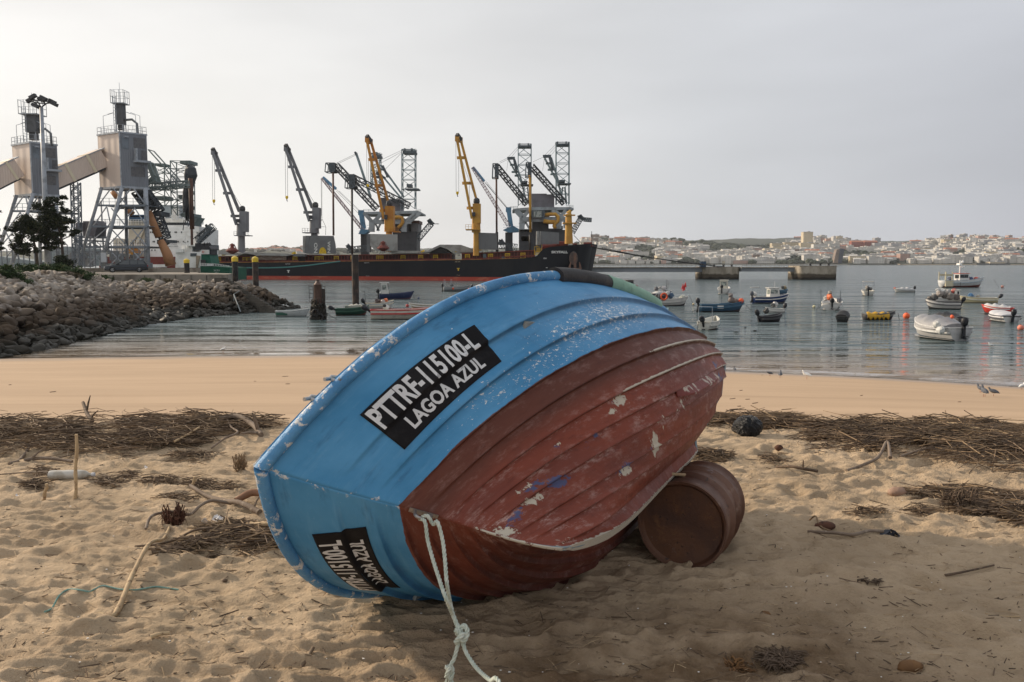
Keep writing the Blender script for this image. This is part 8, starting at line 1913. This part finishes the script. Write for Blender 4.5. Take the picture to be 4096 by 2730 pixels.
# ------------------------------------------------------------------ far shore: hills and town
RC = random.Random(21)
ridge = [(-600, 1000), (600, 1012), (960, 1010), (981, 1006), (1040, 1000), (1095, 991), (1140, 993), (1180, 998), (1210, 1002), (1300, 1012), (1500, 1006), (1700, 1010), (1900, 1015), (2100, 1004), (2300, 985), (2373, 966), (2450, 962), (2560, 966), (2620, 963), (2700, 968), (2750, 975), (2850, 985), (3000, 982), (3100, 985), (3180, 975), (3260, 972), (3340, 972), (3400, 985), (3560, 985), (3650, 985), (3740, 975), (3850, 965), (3950, 960), (4050, 962), (4200, 968), (4800, 975)]
rX = np.array([a for a, b in ridge], float); rY = np.array([b for a, b in ridge], float)
YS, YRG = 1775.0, 2700.0
def ridz(sx): return (1053 - np.interp(sx, rX, rY)) / F * YRG + HW
def land(sx, Y):
    q = np.clip((Y - YS) / (YRG - YS), 0, 1); z = ridz(sx) * q ** .80
    return z * (1 + .10 * np.sin(sx * .013 + Y * .006)) + 1.0 * (q > 0) + np.where(Y > YRG, -(Y - YRG) * .02, 0)
def wx(sx, Y): return (sx - 2048) / F * Y * 1.0044
cols = np.linspace(-700, 4900, 400); rws = np.r_[np.linspace(1760, 2750, 60), 2900, 3400]
CC, RW = np.meshgrid(cols, rws, indexing='xy'); ZZ_ = land(CC, RW); ZZ_ = ZZ_ + (fbm(CC * .03, RW * .02, 3) - .5) * 8 * np.clip((RW - YS) / 300, 0, 1); ZZ_ = np.where(RW < YS, -2.0, ZZ_)
M_hill = surf('far_hillside', (.034, .044, .028), (.07, .072, .05), .012, .45, .6, .95)
tag(npmesh('far_hills', np.stack([wx(CC, RW), RW, ZZ_], -1).reshape(-1, 3), gridfaces(*CC.shape), M_hill, None), kind='structure')
# wooded ridge behind the town
back = [(-600, 1010), (2300, 990), (2600, 975), (2680, 966), (2750, 965), (2850, 960), (2920, 957), (3000, 955), (3080, 957), (3170, 953), (3250, 955), (3320, 957), (3420, 968), (3560, 966), (3700, 966), (3900, 970), (4900, 975)]
bX = np.array([a for a, b in back], float); bY = np.array([b for a, b in back], float); YB = 4200.0
cols = np.linspace(-700, 4900, 300); vs_ = []
for k, Y in enumerate((3300, 3700, 4200, 4600)):
    z = ((1053 - np.interp(cols, bX, bY)) / F * YB + HW) * (.15, .7, 1, .9)[k] + (fbm(cols * .05, cols * 0 + k, 3) - .5) * 7
    vs_.append(np.stack([wx(cols, Y), np.full_like(cols, Y), z], -1))
tag(npmesh('wooded_ridge', np.concatenate(vs_), gridfaces(4, 300), surf('far_woods', (.030, .042, .032), (.045, .055, .04), .01, rough=.95), None), kind='structure')
tag(npmesh('hinterland', np.array([(-7000, 2790, -4), (7000, 2790, -4), (9000, 9000, -4), (-9000, 9000, -4)], float), np.array([[0, 1, 2, 3]]), M_hill, None), kind='structure')
# far beach strip and quay line
m = MB(); 
for x0, x1, y0, y1, col in ((2340, 3400, 1057.5, 1063, 'q'), (3600, 3905, 1057, 1062, 's'), (3905, 4040, 1055, 1062, 'k'), (3390, 3610, 1059, 1063, 'k'), (4040, 4200, 1058, 1062.5, 's')):
    m = MB(); a, b = P(x0, y1, 1765), P(x1, y0, 1765); m.box(((a.x + b.x) / 2, 1765 + 10, (a.z + b.z) / 2), (b.x - a.x, 22, abs(b.z - a.z)))
    tag(m.build({'q': 'far_embankment_wall', 's': 'far_beach', 'k': 'far_sea_wall'}[col], surf('far_' + col, {'q': (.36, .34, .30), 's': (.44, .36, .26), 'k': (.10, .10, .10)}[col])), kind='structure')
def wall_mat(nm, c, k=.35):
    n = N(nm); x = n.xyz(n.pos)
    rows_ = n.m('SINE', n.m('MULTIPLY', x[2], 2 * pi / 3.3)); cl_ = n.m('SINE', n.m('MULTIPLY', n.m('ADD', x[0], x[1]), 2 * pi / 4.2))
    w_ = n.m('MULTIPLY', n.step(rows_, .0, .35), n.step(cl_, -.1, .3))
    rv = n.noise(.03, 3, .6, n.pos)
    base = n.mix(n.step(rv, .35, .65), c, tuple(q * .8 for q in c))
    return n.fin(n.mix(n.m('MULTIPLY', w_, k), base, (.07, .075, .085)), .8, None, 0, .2)
MW = {'white': wall_mat('far_white_wall', (.58, .56, .52)), 'cream': wall_mat('far_cream_wall', (.56, .48, .34)), 'pink': wall_mat('far_pink_wall', (.47, .31, .26)), 'grey': wall_mat('far_grey_wall', (.36, .36, .37)), 'brown': wall_mat('far_brown_wall', (.24, .18, .15)), 'red': wall_mat('far_red_wall', (.28, .09, .07), .5)}
M_tile = surf('far_roof_tiles', (.36, .14, .08), (.27, .10, .06), .05); M_flat = surf('far_flat_roof', (.36, .35, .34), (.26, .25, .25), .05)
def bld(m, x, y, z, w_, d, h, rz, pitched):
    m.cur = 0; m.box((x, y, z + h / 2 - 3), (w_, d, h + 6), rz)
    m.cur = 1
    if pitched:
        c_, s_ = cos(rz), sin(rz); rp_ = lambda a, b, q: (x + a * c_ - b * s_, y + a * s_ + b * c_, z + q); e = .5
        m.add([rp_(-w_ / 2 - e, -d / 2 - e, h), rp_(w_ / 2 + e, -d / 2 - e, h), rp_(w_ / 2 + e, d / 2 + e, h), rp_(-w_ / 2 - e, d / 2 + e, h), rp_(-w_ / 2 - e, 0, h + d * .24), rp_(w_ / 2 + e, 0, h + d * .24)], [(0, 1, 5, 4), (2, 3, 4, 5), (0, 4, 3), (1, 2, 5), (3, 2, 1, 0)])
    else:
        m.box((x, y, z + h + .5), (w_ + .4, d + .4, 1.0), rz); m.box((x + w_ * .15, y, z + h + 1.6), (w_ * .25, d * .4, 2.4), rz)
side_ = lambda sx: 'left' if sx < 2900 else ('middle' if sx < 3450 else 'right')
def place(sx, Y, w_, d, h, col, pitched, label=None, rz=None, zoff=0, group=None):
    x = wx(sx, Y); z = float(land(np.array([sx]), np.array([Y]))[0]) + zoff; m = MB(); rz = RC.uniform(-.5, .5) if rz is None else rz
    bld(m, 0, 0, 0, w_, d, h, rz, pitched)
    o = m.build('house' if h < 14 else 'apartment_block', [MW[col], M_tile if pitched else M_flat]); o.location = (x, Y, z)
    return tag(o, label or '%s %s with %s roof, %s of the far town, %s' % (col, 'low house' if h < 9 else ('house' if h < 14 else 'apartment block'), 'a tiled' if pitched else 'a flat', side_(sx), 'by the water' if Y < 1860 else ('mid slope' if Y < 2150 else 'near the skyline')), 'house' if h < 14 else 'apartment block', group or 'buildings of the town across the water')
def big(f, x0, y0, x1, y1, Y, col, label, pitched=False, d=16, rz=None):
    s2 = {cR: 2.614, cS: 2.626}[f]; sx = f((x0 + x1) / 2, 0)[0]; w_ = (x1 - x0) / s2 / F * Y; zt = zat(f(0, y0)[1], Y); zb = zat(f(0, y1)[1], Y)
    m = MB(); bld(m, 0, 0, 0, w_ * .96, d, zt - zb, 0.06 if rz is None else rz, pitched); o = m.build('apartment_block', [MW[col], M_tile if pitched else M_flat]); o.location = (wx(sx, Y), Y, zb); return tag(o, label, 'apartment block')
big(cR, 2206, 78, 2312, 195, 2250, 'cream', 'tallest cream tower block on the far shore'); big(cR, 2180, 192, 2353, 275, 2200, 'cream', 'long white block below the tallest tower', d=14)
big(cR, 1885, 195, 2010, 280, 2240, 'cream', 'cream apartment block left of the tallest tower, the nearer one'); big(cR, 2010, 185, 2172, 252, 2300, 'cream', 'cream apartment block left of the tallest tower, the farther one'); big(cR, 1895, 228, 2090, 285, 2180, 'cream', 'long cream block below the pair left of the tallest tower')
big(cR, 1500, 262, 1692, 310, 2100, 'pink', 'long pale pink block above the waterfront, left of the long white block'); big(cR, 1700, 258, 1928, 318, 2090, 'white', 'long white institutional block with a flat roof'); big(cR, 1505, 312, 1760, 345, 2000, 'white', 'low white block under the pale pink block'); big(cR, 1660, 378, 1925, 408, 1800, 'white', 'long low white shed on the far waterfront')
big(cR, 275, 142, 410, 176, 2500, 'red', 'red brick block on the far hilltop behind the ship bow', rz=0); big(cR, 440, 140, 530, 176, 2500, 'red', 'second red brick block on the far hilltop', rz=0)
big(cR, 42, 262, 262, 352, 1950, 'white', 'wide glazed white block just right of the ship bow', d=30); big(cR, 285, 285, 632, 345, 1900, 'white', 'long white terraced block right of the glazed one'); 
for i, (a, b) in enumerate(((275, 318), (324, 402), (408, 480), (490, 580), (590, 640), (650, 730), (750, 800))): big(cR, a, 372 + (i == 0) * 24, b, 420, 1790, 'white' if i not in (6,) else 'pink', 'waterfront block number %s from the ship bow with a pale facade' % ('one', 'two', 'three', 'four', 'five', 'six', 'seven')[i])
big(cR, 770, 180, 850, 250, 2300, 'pink', 'striped pink tower block left of the town centre'); big(cR, 850, 175, 930, 240, 2310, 'white', 'white tower block beside the striped pink one'); big(cR, 1045, 200, 1180, 260, 2250, 'white', 'white stepped block in the left of the town'); big(cR, 940, 232, 1020, 275, 2200, 'pink', 'pinkish block above the tiled roofs'); big(cR, 1060, 250, 1230, 290, 2180, 'grey', 'pale grey block below the white stepped one'); big(cR, 620, 160, 740, 190, 2500, 'cream', 'cream block on the skyline left of the wooded hill'); big(cR, 740, 155, 850, 185, 2480, 'cream', 'second cream block on the skyline left of the wooded hill')
big(cR, 1190, 350, 1300, 405, 1850, 'white', 'white waterfront block above the navy kiosk'); big(cR, 1380, 380, 1480, 418, 1800, 'cream', 'yellow waterfront block right of the navy kiosk'); big(cR, 1490, 375, 1655, 418, 1795, 'pink', 'pink waterfront terrace right of the yellow block')
big(cS, 298, 126, 330, 195, 2350, 'white', 'slim white tower right of the tallest tower'); big(cS, 335, 122, 398, 195, 2360, 'cream', 'cream tower beside the slim white one'); big(cS, 400, 150, 455, 195, 2380, 'brown', 'brown block beside the cream tower'); big(cS, 92, 142, 124, 190, 2360, 'white', 'narrow pale block just right of the tallest tower'); big(cS, 255, 205, 370, 258, 2150, 'white', 'white block above the leaning tower'); big(cS, 90, 208, 250, 270, 2140, 'white', 'white block in front of the tallest tower')
big(cS, 484, 182, 620, 240, 2200, 'red', 'long red brick terrace, left half', True); big(cS, 622, 180, 762, 238, 2210, 'red', 'long red brick terrace, right half', True); big(cS, 726, 142, 792, 182, 2450, 'grey', 'grey block on the skyline above the red terraces'); big(cS, 720, 195, 870, 245, 2190, 'grey', 'blue grey glazed block right of the red terraces'); big(cS, 895, 198, 1010, 250, 2200, 'grey', 'second glazed block right of the red terraces')
for i, (a, b, y0, y1, c_) in enumerate(((990, 1095, 305, 368, 'pink'), (1097, 1168, 308, 385, 'white'), (1172, 1250, 320, 388, 'white'), (1275, 1365, 320, 372, 'white'), (1368, 1450, 305, 368, 'grey'))): big(cS, a, y0, b, y1, 1850, c_, '%s apartment block in the row behind the far beach, number %s from the left' % (('pink', 'white', 'white', 'white', 'grey')[i], ('one', 'two', 'three', 'four', 'five')[i]))
for i, (a, b, y0, y1) in enumerate(((1488, 1512, 115, 160), (1515, 1542, 106, 160), (1600, 1640, 108, 165), (1642, 1690, 98, 165), (1738, 1800, 110, 155), (1840, 1910, 112, 158), (1945, 2010, 114, 160), (2110, 2155, 113, 150), (1560, 1600, 135, 165), (2040, 2100, 135, 160))): big(cS, a, y0, b, y1, 2550, ('grey', 'brown', 'white')[i % 3] if i not in (6, 7) else 'pink', 'tower on the far right skyline, number %s from the left' % ('one', 'two', 'three', 'four', 'five', 'six', 'seven', 'eight', 'nine', 'ten')[i])
big(cS, 1570, 182, 1642, 245, 2250, 'white', 'square white block in the right of the town'); big(cS, 1710, 215, 1765, 298, 2150, 'brown', 'dark fronted block with pale edges at right'); big(cS, 1766, 190, 1806, 298, 2160, 'grey', 'tall pale slab beside the dark fronted block'); big(cS, 1370, 240, 1400, 280, 2150, 'white', 'slim white block in the tiled quarter'); big(cS, 1515, 250, 1545, 290, 2150, 'cream', 'slim cream block in the tiled quarter')
big(cS, 2190, 235, 2245, 310, 2100, 'brown', 'brownish tower near the right edge'); big(cS, 2250, 240, 2310, 320, 2080, 'grey', 'grey tower near the right edge'); big(cS, 2125, 245, 2185, 300, 2120, 'cream', 'cream tower near the right edge'); big(cS, 1920, 392, 2090, 412, 1785, 'cream', 'long low building on the far sea wall at right')
# leaning harbour tower
t = thing('leaning_tower', 'dark leaning control tower on the far shore', 'tower', (*P(*cS(400, 405), 1780).xy, 2))
m = MB(); slab(m, cS, 1780, [(400, 405), (440, 405), (468, 252), (420, 248)], 14); m.build('dark_facade', surf('tower_slate', (.045, .055, .075), (.06, .07, .09), .2), t, world=True)
m = MB(); slab(m, cS, 1781, [(352, 405), (399, 405), (419, 250), (385, 262)], 13); m.build('bronze_facade', surf('tower_bronze', (.19, .145, .115), (.15, .115, .095), .2), t, world=True)
# the many smaller houses
spots = []
for _ in range(2600):
    sx = RC.uniform(2330, 4180); Y = 1795 + (2620 - 1795) * RC.random() ** 1.15
    g = vnoise(np.array([sx * .012 + 7]), np.array([Y * .006]))[0]
    if g < .43: continue
    if 2700 < sx < 3120 and Y > 2300: continue
    hh = RC.choice((6, 7, 8, 9, 10, 12, 14)) if Y < 2250 else RC.choice((7, 9, 12, 16, 20)); w_ = RC.uniform(9, 22) if hh < 12 else RC.uniform(14, 34)
    col = RC.choice(('white', 'white', 'white', 'cream', 'cream', 'pink', 'pink', 'grey', 'brown')) if sx < 3300 else RC.choice(('white', 'white', 'cream', 'pink', 'grey', 'white', 'grey'))
    spots.append((sx, Y, w_, RC.uniform(9, 14), hh, col, RC.random() < (.75 if hh < 12 else .15)))
spots.sort(key=lambda q: -(q[2] * q[4]) / q[1])
for q in spots[:230]: place(*q)
mm = {c: MB() for c in MW}
for (sx, Y, w_, d, h, col, pt) in spots[230:1350]:
    bld(mm[col], wx(sx, Y), Y, float(land(np.array([sx]), np.array([Y]))[0]), w_, d, h, RC.uniform(-.5, .5), pt)
m = MB(); off = 0; ml = [MW[c] for c in MW] + [M_tile, M_flat]
for k, c in enumerate(MW):
    m.add(mm[c].v, mm[c].f); m.m[-len(mm[c].f):] = [k if q == 0 else 6 for q in mm[c].m] if len(mm[c].f) else []
tag(m.build('distant_houses', ml), 'mass of small distant houses covering the hills across the water', 'houses', kind='stuff')
for _ in range(26):     # a few on the low hills behind the ship
    sx = RC.uniform(1010, 1240); place(sx, RC.uniform(2350, 2690), RC.uniform(10, 18), 10, RC.choice((6, 8, 10)), 'white', True, 'tiny white house on the misty hills behind the black ship', group='white houses on the misty hills')
# tree clumps between the houses
rr = np.random.RandomState(5); VV = []; FF = []; tn = []; off = 0
bm = bmesh.new(); bmesh.ops.create_icosphere(bm, subdivisions=2, radius=1); ic = np.array([v.co[:] for v in bm.verts]); ifc = np.array([[v.index for v in f.verts] for f in bm.faces]); bm.free()
for _ in range(3000):
    if rr.rand() < .15: sx = rr.uniform(900, 2400); Y = rr.uniform(2300, 2700)
    else: sx = rr.uniform(2300, 4300); Y = 1785 + 915 * rr.rand() ** 1.1
    g = vnoise(np.array([sx * .012 + 7]), np.array([Y * .006]))[0]
    if g > .60 and rr.rand() < .8: continue
    s_ = rr.uniform(3, 8) * (1 + .3 * (Y > 2400)); v = ic * (1 + .35 * (rr.rand(len(ic), 1) - .5)) * np.array([1.3, 1, .75]) * s_
    VV.append(v + np.array([wx(sx, Y), Y, float(land(np.array([sx]), np.array([Y]))[0]) + s_ * .4])); FF.append(ifc + off); off += len(v); tn.append(np.full(len(v), rr.rand()))
tag(npmesh('distant_trees', np.concatenate(VV), np.concatenate(FF), leaf_mat('distant_foliage', (.016, .024, .016), (.030, .042, .024), (.045, .055, .03)), None, False, {'tone': np.concatenate(tn)}), 'dark clumps of trees between the distant houses', 'trees', kind='stuff')

# ------------------------------------------------------------------ sea air over the far shore
mb = MB(); mb.box((0, 4480, 62), (11000, 9040, 134)); 
hz = bpy.data.materials.new('haze'); hz.use_nodes = True; nt = hz.node_tree; nt.nodes.clear(); oo = nt.nodes.new('ShaderNodeOutputMaterial'); pv = nt.nodes.new('ShaderNodeVolumePrincipled')
pv.inputs['Color'].default_value = (.86, .90, .96, 1); pv.inputs['Density'].default_value = .00006; pv.inputs['Anisotropy'].default_value = .3; nt.links.new(pv.outputs[0], oo.inputs['Volume'])
o = mb.build('haze', hz); tag(o, kind='stuff')
